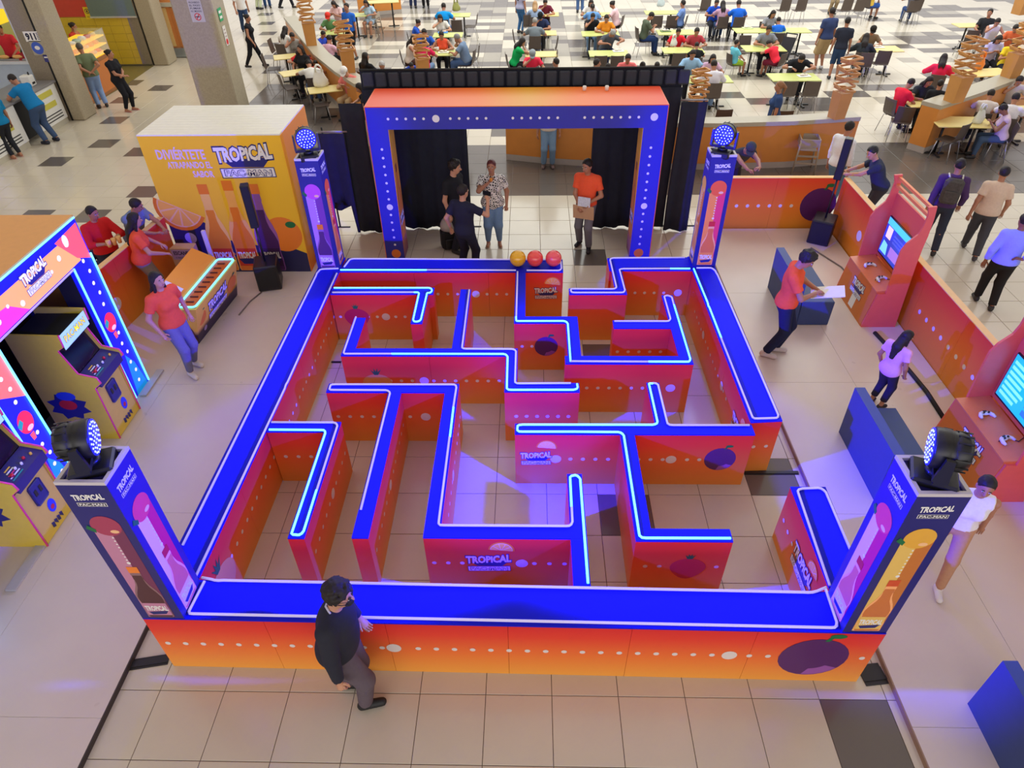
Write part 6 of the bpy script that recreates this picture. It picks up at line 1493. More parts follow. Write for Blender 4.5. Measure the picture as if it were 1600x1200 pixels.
# beyond the right wall, nearest block
S_('boy in a white T-shirt seen from behind near yellow table', 'the boy in white from behind', 1551, 140, 30, 'sit_table', 1.6, shirt=(216, 206, 200)); S_('woman in a floral sleeveless top facing left', 'the woman in floral top', 1565, 164, -70, 'sit_phone', 1.6, sex='f', shirt=(214, 190, 196), sleeve=0.1, pants=(70, 90, 120), skin='c'); S_('boy in white with jeans beside the floral top', 'the boy in white with jeans', 1583, 151, 30, 'sit_table', 1.66, shirt=(226, 222, 226), pants=LJ); S_('person in a pale grey shirt at the right edge', 'the person in pale grey', 1596, 121, 200, 'sit_eat', 1.66, shirt=(206, 196, 190))
table('yellow table with a plastic bag, nearest on the right', 1503, 190, 1.25, .75, 5, 1); table('yellow table cut by the right edge', 1602, 172, .9, .7, 0, 1)
empty_chair('empty brown chair before the yellow plastic bag table', 1512, 195, -35)
# things standing on tables and on the floor
def bag(label, px, py, h, col, s=.16):
    x, y, _ = at(px, py, h); t = thing('plastic_bag', label, 'bag', (x, y, h), .4); n = 16; rows = [(.80, 0), (1.0, .25), (.98, .8), (.80, 1.3), (.62, 1.75), (.55, 1.95)]
    mb = MB(); vs = []
    for i, (r, z) in enumerate(rows):
        for k in range(n):
            a = 2*math.pi*k/n; q = 1+.10*math.sin(3*a+i*1.3)+.07*math.sin(7*a+i*2.1)
            vs.append((s*r*q*math.cos(a), s*.62*r*q*math.sin(a)*(1-.12*i), s*z*(1+.03*math.sin(5*a))))
    mb.add(vs, [(i*n+k, i*n+(k+1) % n, (i+1)*n+(k+1) % n, (i+1)*n+k) for i in range(len(rows)-1) for k in range(n)]+[tuple(range(n-1, -1, -1)), tuple((len(rows)-1)*n+k for k in range(n))], 0, True)
    mb.build('sack', mat('bag_film', col, .45), t)
    for q in (-1, 1):
        m2 = MB(); m2.tube([(-s*.45, q*s*.12, s*1.9), (-s*.36, q*s*.16, s*2.5), (-s*.1, q*s*.2, s*2.75), (s*.12, q*s*.2, s*2.7), (s*.36, q*s*.16, s*2.45), (s*.45, q*s*.12, s*1.9)], .02, 6); m2.build('handle', mat('bag_film', col, .45), t)
bag('white plastic bag on the table of white-capped man', 502, 135, .74, (232, 230, 222), .2); bag('white plastic bag on the nearest right table', 1527, 192, .74, (222, 226, 214), .15); bag('orange bag on the table by the right wall', 1528, 108, .74, (240, 140, 50), .16)
bag('white food bag before the boy in red', 1052, 72, .74, (228, 228, 226), .12); bag('white bag on the floor of the top centre table', 1032, 10, .74, (200, 214, 216), .16); bag('olive bag on the table of cyan T-shirt', 713, 17, .74, (150, 150, 80), .15)
def cup(label, px, py, h, col, s=.045):
    x, y, _ = at(px, py, h); t = thing('cup', label, 'cup', (x, y, h), 0, 'cups on the tables'); mb = MB(); mb.lathe([(s*.7, 0), (s, s*2.4)], (0, 0, 0), 10); mb.build('beaker', mat('cup_card', col, .5), t)
    mb = MB(); mb.lathe([(s*1.05, s*2.41), (s*1.05, s*2.6), (s*.7, s*2.7)], (0, 0, 0), 10); mb.build('lid', mat('cup_lid', (230, 230, 230), .4), t)
cup('white cup on the table of orange-red tank top', 684, 80, .74, (235, 235, 232)); cup('black cup on the table of grey polo', 1187, 70, .74, (30, 30, 34)); cup('white cup before the light blue shirt', 1088, 112, .74, (240, 240, 238)); cup('black drink cup beside the writing man', 1233, 113, .74, (34, 36, 44), .055); cup('white cup on the black shirt table', 931, 49, .74, (235, 235, 235)); cup('white cup beside the mustard shirt', 952, 48, .74, (235, 235, 235))
def tray(label, px, py, h, col):
    x, y, _ = at(px, py, h); t = thing('food_tray', label, 'food tray', (x, y, h), .1, 'food trays on the tables'); mb = MB(); mb.bbox(-.17, .17, -.12, .12, 0, .018, .006); mb.build('tray', mat('tray_plastic', col, .45), t)
    mb = MB(); mb.ball((-.05, 0, .04), (.07, .06, .03), 10); mb.ball((.07, .02, .035), (.05, .05, .022), 10); f_ = mb.build('food', mat('food_wrap', (226, 216, 200), .6), t); f_['kind'] = 'stuff'
for lab, px, py, c in (('food tray before the orange-red tank top', 693, 82, (222, 220, 200)), ('food tray with wrappers before olive shirt', 1040, 49, (96, 120, 70)), ('food tray before the writing man', 1256, 119, (230, 228, 224)), ('food tray at the slumped man', 966, 80, (226, 226, 226)), ('food tray of the grey shirt', 855, 21, (226, 228, 226)), ('food tray before the mustard shirt', 943, 49, (226, 226, 220)), ('blue food tray before hands-at-mouth woman', 692, 51, (70, 140, 220)), ('food tray on the long left green table', 1168, 44, (200, 214, 160)), ('food tray of the dark-clad woman', 1372, 74, (236, 232, 226))): tray(lab, px, py, .7405, c)
def high_chair(label, px, py, yaw):
    x, y, _ = at(px, py); t = thing('high_chair', label, 'high chair', (x, y, 0), -math.radians(yaw), 'wooden high chairs'); m = mat('high_chair_wood', (166, 150, 132), .5)
    for sx in (-1, 1):
        for sy in (-1, 1):
            mb = MB(); mb.tube([(sx*.24, sy*.24, 0), (sx*.19, sy*.19, .74)], .02, 6); mb.build('leg', m, t)
    for z in (.22, .38):
        e = .245-.07*z
        for a in ((-e, e, -e-.012, -e+.012), (-e, e, e-.012, e+.012)): mb = MB(); mb.box(*a, z, z+.035); mb.build('rail', m, t)
    mb = MB(); mb.bbox(-.18, .18, -.18, .18, .50, .525, .005); mb.build('seat', m, t)
    for a in ((-.2, .2, -.21, -.19), (-.2, .2, .19, .21), (-.21, -.19, -.19, .19), (.19, .21, -.19, .19)): mb = MB(); mb.box(*a, .60, .76); mb.build('guard', m, t)
high_chair('wooden high chair against the orange front wall', 1252, 266, 10); high_chair('grey wooden high chair by the high top table', 586, 54, 10)
# baby stroller
x, y, _ = at(1216, 112); t = thing('baby_stroller', 'black folding baby stroller beside the green table', 'stroller', (x, y, 0), -.7)
mb = MB()
for s in (-1, 1): mb.tube([(s*.22, -.35, .1), (s*.2, .1, .5), (s*.18, .45, 1.02)], .014, 6); mb.tube([(s*.2, .38, .08), (s*.19, .0, .45)], .014, 6)
mb.tube([(-.18, .45, 1.02), (.18, .45, 1.02)], .018, 6); mb.build('frame', BLK, t)
mb = MB(); mb.hexa([(-.18, -.25, .38), (.18, -.25, .38), (.18, .1, .36), (-.18, .1, .36), (-.18, -.25, .44), (.18, -.25, .44), (.18, .12, .42), (-.18, .12, .42)]); mb.hexa([(-.18, .1, .42), (.18, .1, .42), (.18, .16, .42), (-.18, .16, .42), (-.18, .3, .95), (.18, .3, .95), (.18, .36, .93), (-.18, .36, .93)]); mb.build('seat', mat('stroller_cloth', (44, 42, 50), .8), t)
for s in (-1, 1):
    for yy in (-.36, .38):
        mb = MB(); mb.lathe([(.09, -.02), (.1, 0), (.09, .02)], (s*.23, yy, .1), 14, 0, ry(90)); mb.build('wheel', BLK2, t)
# broom of the cleaner
a = np.array(at(1184, 245, .0)); mb = MB(); mb.tube([a+np.array([0, 0, .03]), a+np.array([.28, .25, 1.55])], .014, 6); t = thing('broom', 'long-handled broom held by the sweeping woman', 'broom', tuple(a)); mb.build('handle', mat('broom_stick', (150, 120, 90), .5), t, -t.location)
mb = MB(); mb.box(-.16, .16, -.03, .03, .0, .06); mb.build('brush', BLK2, t)
# ------------------------------------------------------------------ stalls along the left side
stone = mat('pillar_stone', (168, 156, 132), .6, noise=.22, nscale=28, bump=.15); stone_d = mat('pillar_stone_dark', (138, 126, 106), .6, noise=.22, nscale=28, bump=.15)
def pillar(name, x0, x1, y0, y1, h=7, groove=True):
    mb = MB(); mb.bbox(x0, x1, y0, y1, 0, h, .03); o = mb.build(name, stone); o['kind'] = 'structure'
    if groove:
        mb = MB(); mb.box(x0-.06, x0-.005, y0+.08, y1-.1, 0, h); g = mb.build('dark_joint', BLK2, o)
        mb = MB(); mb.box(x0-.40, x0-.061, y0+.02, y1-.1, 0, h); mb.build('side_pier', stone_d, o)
    return o
pillar('wall_pillar_1', -12.86, -12.50, 15.88, 16.55, 7, False); mb = MB(); mb.box(-12.898, -12.862, 15.892, 16.3, 0, 6); o = mb.build('dark_gap_strip', BLK2); o['kind'] = 'structure'; pillar('wall_pillar_2', -9.20, -8.16, 15.95, 16.75, 7, False); pillar('wall_pillar_3', -13.02, -12.5, 21.5, 22.2)  # thin black strip drawn in for the dark gap between pier and pillar
cm = mat('counter_white', (232, 232, 228), .35); cg = mat('counter_green', (204, 196, 80), .4)
def counter_unit(label, y0, y1):
    x = -12.90; t = thing('service_counter', label, 'counter', (x-.3, (y0+y1)/2, 0), 0, 'white food stall counters'); L = -t.location
    mb = MB(); mb.box(x-.62, x, y0, y1, .14, 1.02); mb.build('body', cm, t, L)
    mb = MB(); mb.box(x-.60, x-.015, y0+.01, y1-.01, 0, .139); mb.build('plinth', mat('plinth_tile', (190, 184, 166), .4), t, L)
    w_ = y1-y0
    for z0, z1 in ((.80, .93), (.53, .66)):
        mb = MB(); mb.box(x+.0005, x+.012, y0+w_*.2, y1-w_*.2, z0, z1); mb.build('green_bar', cg, t, L)
    for z in (.22, .29, .36):
        mb = MB(); mb.box(x+.0005, x+.008, y0+w_*.12, y1-w_*.12, z, z+.022); mb.build('dark_bar', BLK, t, L)
counter_unit('white stall counter with green bars, left of the blue T-shirt', 12.30, 13.95); counter_unit('white stall counter with green bars, beside the stone pillar', 14.60, 15.80)
mb = MB(); mb.bbox(-13.9, -12.86, 11.5, 15.86, 1.0205, 1.07, .01); tag(mb.build('worktop', mat('worktop_grey', (130, 128, 130), .35)), 'long grey worktop across the white stall counters', 'worktop')
mb = MB(); mb.box(-13.6, -12.95, 13.951, 14.599, .14, 1.02); tag(mb.build('dark_gap_box', BLK2), 'black fill for the dark gap between the two white stall counters', 'panel')  # black box put in for the darkness of the gap between the counters
steel = mat('stall_steel', (176, 188, 202), .25, .25)
mb = MB(); mb.box(-17.4, -13.42, 15.96, 16.2, 0, 1.48); w1 = mb.build('wall_stall', steel); w1['kind'] = 'structure'
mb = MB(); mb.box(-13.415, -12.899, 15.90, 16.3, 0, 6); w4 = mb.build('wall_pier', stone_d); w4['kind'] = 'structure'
mb = MB(); mb.box(-17.4, -13.42, 15.96, 16.2, 2.75, 5.5); w2 = mb.build('wall_stall_upper', mat('stall_white', (226, 230, 236), .4)); w2['kind'] = 'structure'
mb = MB(); mb.box(-17.4, -13.42, 15.93, 15.9595, 1.45, 1.52); mb.box(-13.47, -13.42, 15.93, 15.9595, 1.521, 2.75); o = mb.build('window_1', mat('window_frame', (214, 218, 222), .3, .5)); o['kind'] = 'structure'
mb = MB(); mb.box(-18.5, -14.0, 18.4, 18.5, 0, 5); w3 = mb.build('wall_kitchen', mat('kitchen_wall', (206, 206, 120), .6)); w3['kind'] = 'structure'
x, y, z = onplane(8, 22, 0, -14.0); mb = MB(); mb.bbox(-.02, .02, -.9, .45, -.28, .28, .01); tag(mb.build('hanging_sign', mat('sign_yellow', (250, 216, 30), .4, emit=(250, 210, 20), estr=.5), None, (x, y-.1, z+.1)), 'bright yellow sign hanging at the top left corner', 'sign')
mb = MB(); mb.bbox(-16.5, -13.6, 16.25, 16.34, .9, 1.50, .02); tag(mb.build('prep_bench', mat('bench_steel', (160, 164, 170), .3, .6)), 'steel prep bench behind the stall window', 'bench')
for k, nm in enumerate(('leftmost', 'second from left', 'third from left', 'rightmost')):
    mb = MB(); mb.ball((0, 0, .05), (.14, .04, .05), 10); tag(mb.build('bread_loaf', mat('bread', (226, 170, 96), .6), None, (-15.0+.36*k, 16.295, 1.50)), 'round bread on the bench behind the stall window, '+nm, 'bread', 'breads behind the stall window')
# 911 poster and blue notice on the pier beside pillar 1
def poster(label, name, c, u, w_, h, col, fn, nrm_out):
    u = nrm_(u); v = np.array([0, 0, 1.0]); o = np.array(c)-u*w_/2-v*h/2+np.array(nrm_out)*.004
    mb = PM(); mb.plate([(0, 0), (w_, 0), (w_, h), (0, h)], (o, u, v), .004, mb.k(col)); 
    t = thing(name, label, 'sign', tuple(np.array(c)-v*h/2)); mb.done('sheet', t, -t.location)
    pm = PM(); fn(pm, (o, u, v), w_, h); pm.done('print', t, -t.location)
x, y, z = onplane(51, 57, 1, 15.90)
poster('white poster reading 911 on the stone pier', 'poster', (x, 15.895, z), (1, 0, 0), .42, .24, 'white', lambda pm, f, w_, h: (put_text(pm, '911', f, w_*.40, h*.5, w_*.62, h*.72, pm.k('deep'), .006, .05), [pm.plate([(w_*.78, h*(.2+.15*k)), (w_*.95, h*(.2+.15*k)), (w_*.95, h*(.27+.15*k)), (w_*.78, h*(.27+.15*k))], f, .001, pm.k('deep'), .005) for k in range(5)]), (0, -1, 0))
x, y, z = onplane(59, 75, 1, 15.90)
poster('round blue notice below the 911 poster', 'notice', (x, 15.895, z), (1, 0, 0), .32, .34, (168, 160, 140), lambda pm, f, w_, h: (pm.plate(disc(w_/2, h/2, .15, 18), f, .001, pm.k((60, 90, 190)), .005), pm.plate(disc(w_/2, h*.52, .07, 10, .05), f, .001, pm.k('white'), .007)), (0, -1, 0))
x, y, z = onplane(73, 91, 1, 15.90)
poster('small dark blue notice on the stone pier', 'notice', (x, 15.895, z), (1, 0, 0), .14, .18, (50, 50, 120), lambda pm, f, w_, h: pm.plate([(.02, .1), (.12, .1), (.12, .13), (.02, .13)], f, .001, pm.k('white'), .005), (0, -1, 0))
x, y, z = onplane(307, 17, 1, 15.95)
def smoke(pm, f, w_, h):
    for k, s_ in enumerate(('PROHIBIDO', 'EL PASO', 'FUMAR', 'NO SMOKING')): put_text(pm, s_, f, w_/2, h*(.88-.13*k), w_*.8, h*.08, pm.k('deep'), .006, .01)
    pm.plate(disc(w_/2, h*.24, h*.17, 20), f, .001, pm.k('red'), .005); pm.plate(disc(w_/2, h*.24, h*.13, 20), f, .001, pm.k((200, 196, 190)), .0065); pm.plate([(w_*.36, h*.14), (w_*.41, h*.11), (w_*.66, h*.34), (w_*.61, h*.37)], f, .001, pm.k('red'), .008); pm.plate([(w_*.32, h*.22), (w_*.66, h*.22), (w_*.66, h*.26), (w_*.32, h*.26)], f, .001, pm.k('deep'), .0085)
poster('grey no smoking poster on the big stone pillar', 'poster', (x, 15.945, z), (1, 0, 0), .34, .50, (196, 192, 188), smoke, (0, -1, 0))
x, y, z = onplane(353, 17, 0, -8.16)
poster('small green and white exit notice on the big pillar side', 'notice', (-8.155, 16.3, z), (0, 1, 0), .24, .30, (40, 160, 100), lambda pm, f, w_, h: [pm.plate([(.04, .06+.12*k), (.20, .06+.12*k), (.20, .12+.12*k), (.04, .12+.12*k)], f, .001, pm.k('white'), .005) for k in (0, 1)], (1, 0, 0))
x, y, z = onplane(362, 49, 0, -8.16)
poster('small white and red extinguisher notice on big pillar side', 'notice', (-8.155, 16.3, z), (0, 1, 0), .20, .46, (226, 220, 214), lambda pm, f, w_, h: (pm.plate(disc(w_/2, .09, .07, 14), f, .001, pm.k('red'), .005), [pm.plate([(.04, .2+.08*k), (.16, .2+.08*k), (.16, .23+.08*k), (.04, .23+.08*k)], f, .001, pm.k((180, 160, 160)), .005) for k in range(3)]), (1, 0, 0))
# snack stall with lit display case
mb = MB(); mb.box(-13.9, -13.02, 16.75, 19.2, 0, 1.0); t = thing('snack_counter', 'brown wooden snack counter with lit glass case on top', 'counter', (-13.4, 18, 0)); L = -t.location
mb.build('body', mat('snack_wood', (150, 96, 50), .45, noise=.15, nscale=4), t, L)
mb = MB(); mb.box(-13.015, -13.01, 16.85, 19.1, .1, .9); mb.build('front_panel', mat('snack_panel', (190, 110, 46), .4), t, L)
for z in (1.0005, 1.22, 1.44):
    mb = MB(); mb.box(-13.9, -13.05, 16.8, 19.2, z, z+.03); mb.build('shelf', mat('case_shelf', (250, 206, 60), .4, emit=(250, 190, 40), estr=.55, noise=.1), t, L)
gl = mat('case_glass', (220, 235, 235), .05, alpha=.18, noise=0)
mb = MB(); mb.box(-13.045, -13.035, 16.8, 19.2, 1.031, 1.64); mb.build('glass_front', gl, t, L)
mb = MB(); mb.box(-13.9, -13.05, 19.2, 19.215, 1.031, 1.64); mb.build('glass_end', gl, t, L)
for y in (16.8, 19.19):
    mb = MB(); mb.box(-13.06, -13.035, y, y+.025, 1.031, 1.65); mb.build('case_post', mat('case_metal', (190, 190, 190), .3, .7), t, L)
rs = random.Random(3)
NTH = ('first', 'second', 'third', 'fourth', 'fifth', 'sixth', 'seventh', 'eighth')
for z, shf in ((1.031, 'bottom'), (1.251, 'middle'), (1.471, 'top')):
    for k in range(8):
        c, cn = rs.choice((((226, 150, 70), 'golden'), ((236, 226, 210), 'cream'), ((196, 70, 50), 'red'), ((240, 200, 90), 'yellow'), ((150, 170, 150), 'grey-green')))
        mb = MB(); mb.ball((0, 0, .05), (.11+.04*rs.random(), .11, .05+.03*rs.random()), 8); tag(mb.build('snack', mat('snack_food', c, .5), None, (-13.30, 16.98+k*.29, z)), cn+' snack on the '+shf+' shelf of lit case, '+NTH[k]+' from pillar', 'food', 'snacks in the lit glass case')
yt = mat('yellow_tile', (222, 190, 60), .3, noise=.05)
mb = MB(); mb.box(-16.4, -13.1, 21.56, 21.7, 0, 1.5); wy = mb.build('wall_yellow', mat('yellow_grout', (170, 140, 40), .7)); wy['kind'] = 'structure'
tm_ = MB(); tm_.bbox(-.222, .222, -.012, .012, -.120, .120, .004); tme = tm_.mesh('wall_tile', yt)
for r in range(6):
    for c in range(8): link('wall_tile', tme, wy, (-13.42-.45*c+(.0 if r % 2 else .0), 21.55, .125+.246*r))
mb = MB(); mb.box(-16.4, -13.1, 21.56, 21.7, 1.5, 6); wr = mb.build('wall_red', mat('stall_red', (212, 70, 60), .5)); wr['kind'] = 'structure'
mb = MB(); mb.box(-14.6, -13.1, 21.50, 21.555, 1.52, 4.5); wg = mb.build('window_2', mat('window_grey', (110, 128, 128), .2)); wg['kind'] = 'structure'
mb = MB(); mb.prism([(-14.62, 21.48), (-13.08, 21.48), (-13.08, 21.555), (-14.62, 21.555)], 1.47, 1.52); o = mb.build('trim_2', mat('window_frame', (214, 218, 222), .3, .5)); o['kind'] = 'structure'
for px, s_ in ((136, 'left'), (149, 'right')):
    x, y, z = onplane(px, 21, 1, 21.5)
    poster('small yellow safety sign on the red wall, '+s_+' one', 'notice', (x, 21.545, z), (1, 0, 0), .21, .36, (240, 210, 40), lambda pm, f, w_, h: (pm.plate(disc(w_/2, h*.66, .075, 16), f, .001, pm.k('deep'), .005), pm.plate(disc(w_/2, h*.66, .055, 16), f, .001, pm.k((240, 210, 40)), .0065), pm.plate(disc(w_/2, h*.66, .025, 8, .04), f, .001, pm.k('deep'), .008), pm.plate([(.04, .06), (.17, .06), (.17, .09), (.04, .09)], f, .001, pm.k((200, 170, 30)), .005)), (0, -1, 0))
mb = MB(); mb.prism([(-16.4, 17.2), (-13.02, 17.2), (-12.95, 19.4), (-13.03, 21.5), (-16.4, 21.5)], .0005, .008); sf = mb.build('floor_stall', mat('stall_floor', (120, 108, 66), .35)); sf['kind'] = 'structure'
mb = MB(); mb.box(-16.0, -13.1, 21.45, 21.53, .0, .05); o = mb.build('baseboard_left', mat('dark_base', (90, 84, 60), .5)); o['kind'] = 'structure'
# orange slatted stall front far behind
x0, y0, _ = at(268, 92); t = thing('slatted_front', 'orange wooden stall front with vertical slats between the pillars', 'stall', (x0, y0, 0)); L = (0, 0, 0)
mb = MB(); mb.box(0, 1.3, .3, .4, .0, 2.8); mb.build('board', mat('stall_orange', (226, 150, 84), .4), t, L)
for k in range(5):
    mb = MB(); mb.box(.08+.24*k, .19+.24*k, .24, .2995, .35, 1.55); mb.build('slat', mat('slat_cream', (236, 200, 130) if k % 2 == 0 else (196, 120, 60), .4), t, L)
mb = MB(); mb.box(.0, 1.3, .15, .2995, .02, .30); mb.build('kick_plate', mat('steel_plate', (176, 186, 192), .25, .7), t, L)
mb = MB(); mb.box(0, 1.3, .2, .2995, 1.58, 1.70); mb.build('rail', mat('rail_grey', (196, 196, 176), .4), t, L)
tg = thing('napkin_box', 'white dispenser box on the grey worktop by the pillar', 'dispenser', (-13.25, 15.35, 1.07)); mb = MB(); mb.bbox(-.13, .13, -.11, .11, 0, .26, .02); mb.build('box', cm, tg); mb = MB(); mb.lathe([(.02, .2605), (.02, .31), (.008, .33)], (.05, .05, 0), 8); mb.build('knob', BLK, tg); mb = MB(); mb.box(.1305, .134, -.06, .06, .05, .1); mb.build('slot', BLK, tg)
# ------------------------------------------------------------------ people in and around the maze
PX_ = dict(
 mask=pose(fl=(-.075, -.10, 0), fr=(.075, .12, 0), fry=20, fly=10, hl=(-.22, .10, .90), hr=(.26, .08, .80), lean=8, head=(-6, 0)),
 write=pose(fl=(-.09, .03, 0), fr=(.09, -.10, 0), hl=(-.10, .36, 1.06), hr=(.06, .30, 1.10), el=(-1, -.4, -.6), er=(1, -.4, -.6), hld=(.6, .7, .1), hrd=(-.5, .7, .2), head=(6, 30), lean=0),
 lean=pose(hip=(0, -.42, .90), lean=48, hl=(-.10, .42, 1.10), hr=(.14, .46, 1.08), el=(-1, -.1, -.3), er=(1, -.1, -.3), hld=(1, .3, 0), hrd=(-1, .4, -.3), fl=(-.1, -.42, 0), fr=(.1, -.48, 0), head=(14, -6)),
 elbows=pose(hip=(0, -.22, .90), lean=26, hl=(-.08, .44, 1.10), hr=(.10, .42, 1.10), el=(-1, -.2, -.5), er=(1, -.2, -.5), hld=(.6, .8, 0), hrd=(-.5, .8, .1), fl=(-.1, -.2, 0), fr=(.1, -.28, 0), head=(-25, 0)),
 drink=pose(hl=(-.26, .04, .84), hr=(.05, .24, 1.37), er=(1, -.1, -.8), hrd=(-.5, -.1, 1), curl=60, head=(8, -4), fl=(-.11, 0, 0), fr=(.11, 0, 0)),
 film=pose(hl=(-.30, .02, .86), hr=(.30, .30, 1.36), er=(1, .1, -1), hrd=(-.6, .6, .6), curl=60, head=(14, -2), fl=(-.13, 0, 0), fr=(.13, .05, 0)),
 polo=pose(hl=(-.26, .0, .82), hr=(.25, .06, .82), head=(-30, 8)),
 card=pose(hl=(-.10, .20, .98), hr=(.06, .22, .90), el=(-1, -.5, -.3), er=(1, -.5, -.3), hld=(.4, .5, -.7), hrd=(-.4, .5, -.7), head=(20, 8), fl=(-.12, .10, 0), fr=(.11, -.08, 0), fly=14, fry=-10),
 girl=pose(hl=(-.27, .0, .86), hr=(.27, .10, .86), head=(-10, -4), fl=(-.10, -.04, 0), fr=(.11, .14, 0), er=(1, -.8, 0)),
 counter=pose(lean=8, hl=(-.22, .34, .98), hr=(.22, .36, 1.0), el=(-1, -.6, -.2), er=(1, -.6, -.2), head=(-10, 0)),
 hold=pose(hl=(-.10, .30, 1.14), hr=(.10, .32, 1.12), el=(-1, -.3, -.6), er=(1, -.3, -.6), hld=(.5, .7, .3), hrd=(-.5, .7, .3), curl=50, head=(-20, 10)),
 behind=pose(hl=(-.03, -.20, .98), hr=(.03, -.21, 1.0), el=(-1, -.5, .2), er=(1, -.5, .2), hld=(.8, 0, -.3), hrd=(-.8, 0, -.3), head=(-20, 12)),
 hip=pose(hl=(-.26, .02, .82), hr=(.16, -.17, 1.02), er=(1, -.1, .1), hrd=(-.8, .1, 0), head=(-15, 0), fl=(-.10, .16, 0), fr=(.1, -.1, 0)),
 stride=pose(fl=(-.09, .26, 0), fr=(.10, -.30, .02), hl=(-.26, -.14, .82), hr=(.26, .16, .84), lean=5),
 stall=pose(hip=(0, -.1, .88), lean=24, hl=(-.14, .42, 1.12), hr=(.10, .40, 1.12), el=(-1, -.3, -.4), er=(1, -.3, -.4), hld=(.5, .8, 0), hrd=(-.5, .8, 0), fl=(-.13, -.1, 0), fr=(.13, -.16, 0), head=(-12, 12)),
 fold=pose(hl=(.04, .24, 1.02), hr=(-.02, .26, .98), el=(-1, -.4, -.5), er=(1, -.4, -.5), hld=(1, .1, 0), hrd=(-1, .1, 0), head=(-20, 0), fl=(-.1, .1, 0)),
 child=pose(hl=(-.24, .08, .84), hr=(.24, .08, .84), head=(25, 14)))
POSES.update(PX_)
def figure(label, pname, foot=None, headpx=None, yaw=0, H=1.7, z=0.0, xy=None, **kw):
    P = POSES[pname]; j = skeleton(P); s = H/1.7; top = j['hc']+j['H']@np.array([0, -.01, .118])
    if xy is not None: x, y = xy
    elif foot is not None: x, y, _ = at(*foot, z)
    else:
        x, y, _ = at(*headpx, z+float(top[2])*s); o = Rv(yaw, top[:2], s); x, y = x-o[0], y-o[1]
    r = person(label, pname, P, (x, y, z), yaw, H, fg=True, **kw)
    def wp(p): q = Rv(yaw, (p[0], p[1]), s); return np.array([x+q[0], y+q[1], z+p[2]*s])
    return r, j, wp
def held(name, label, cat, build, m, pos, rot=(0, 0, 0)):
    mb = MB(); build(mb); o = mb.build(name, m, None, tuple(pos)); o.rotation_euler = rot; return tag(o, label, cat)
ORS = (240, 92, 56)
# man in mask, nearest the viewer
def mask_x(root, j, s):
    hc, H = j['hc'], j['H']
    mb = MB(); mb.ball(hc+H@np.array([0, .068, -.048]), (.050, .048, .044), 16, 0, H); 
    for q in (-1, 1): mb.tube([hc+H@np.array([q*.045, .085, -.035]), hc+H@np.array([q*.07, .04, -.02]), hc+H@np.array([q*.078, -.01, -.005])], .003, 5)
    mb.build('face_mask', BLK2, root)
    mb = MB()
    for q in (-1, 1):
        P = [hc+H@np.array([q*.031+.022*math.cos(a), .094, .006+.016*math.sin(a)]) for a in np.linspace(0, 2*math.pi, 11)[:-1]]; mb.tube(P, .002, 5, 0, True)
        mb.tube([hc+H@np.array([q*.053, .092, .008]), hc+H@np.array([q*.076, .0, .008])], .002, 5)
    mb.build('glasses', BLK, root)
    T = j['T']; n_ = j['neck']
    mb = MB(); mb.tube([n_+T@np.array([-.062, -.02, .035]), n_+T@np.array([-.03, -.055, .05]), n_+T@np.array([.03, -.055, .05]), n_+T@np.array([.068, -.01, .035]), n_+T@np.array([.06, .07, -.03]), n_+T@np.array([.045, .115, -.13])], .009, 6); mb.build('collar_edge', mat('collar_white', (190, 186, 210), .6), root)
figure('man in a black mask, navy jacket and grey trousers by front wall', 'mask', foot=(557, 1088), yaw=97, H=1.78, shirt=(44, 44, 54), sleeve=1.0, pants=(96, 84, 92), shoes=(24, 24, 26), skin='a', hem=-.06, bulk=1.12, extras=mask_x, hair='curly')
# staff writing on a clipboard
r, j, wp = figure('man in an orange T-shirt writing on white sheets', 'write', foot=(1206, 553), yaw=108, H=1.74, z=.06, shirt=ORS, pants=(32, 38, 70), shoes=(206, 196, 196), skin='b', hair='curly')
c = wp((j['wrl']+j['wrr'])/2+np.array([-.02, .13, .02])); held('paper_sheets', 'white paper sheets held by the man in orange writing', 'paper', lambda mb: mb.box(-.15, .15, -.21, .21, -.004, .004), mat('paper', (226, 222, 216), .7), c, (math.radians(14), 0, -math.radians(108)))
# child on the right platform
figure('little girl in a pink dress behind the dark blue seat', 'child', foot=(1366, 634), yaw=60, H=1.22, z=.06, sex='f', shirt=(232, 170, 206), sleeve=.35, hem=-.22, pants=(44, 40, 60), plen=.9, hair='long', skin='b')
figure('person in a white sleeveless top and tan trousers, lower right', 'stride', foot=(1450, 893), yaw=205, H=1.50, z=.06, sex='f', shirt=(232, 226, 232), sleeve=0.0, hem=.03, bulk=.9, pants=(186, 140, 110), skin='b', shoes=(226, 222, 222), hair='short')
# outside the right barrier
def backpack(root, j, s):
    T = j['T']; o = j['chest']+T@np.array([0, -.20, -.02]); mb = MB(); mb.bbox(-.15, .15, -.08, .08, -.24, .20, .05, 0, T, o); mb.bbox(-.11, .11, -.11, -.081, -.20, .0, .015, 0, T, o)
    mb.build('backpack', mat('pack_print', (70, 66, 64), .8, noise=.5, nscale=25), root)
    mb = MB(); [mb.tube([o+T@np.array([q*.10, .06, .2]), o+T@np.array([q*.11, .22, .22]), o+T@np.array([q*.13, .30, .05]), o+T@np.array([q*.14, .14, -.15])], .014, 6) for q in (-1, 1)]; mb.build('strap', mat('pack_strap', (200, 196, 190), .7), root)
figure('person in a purple hoodie with a patterned backpack walking away', 'stride', foot=(1447, 388), yaw=25, H=1.66, shirt=(78, 54, 100), sleeve=1.0, pants=(50, 56, 72), extras=backpack)
figure('man in a beige T-shirt and dark jeans walking away', 'stride', foot=(1512, 396), yaw=28, H=1.60, shirt=(216, 192, 172), pants=(70, 70, 76), bulk=1.15, shoes=(60, 56, 60), hem=-.06)
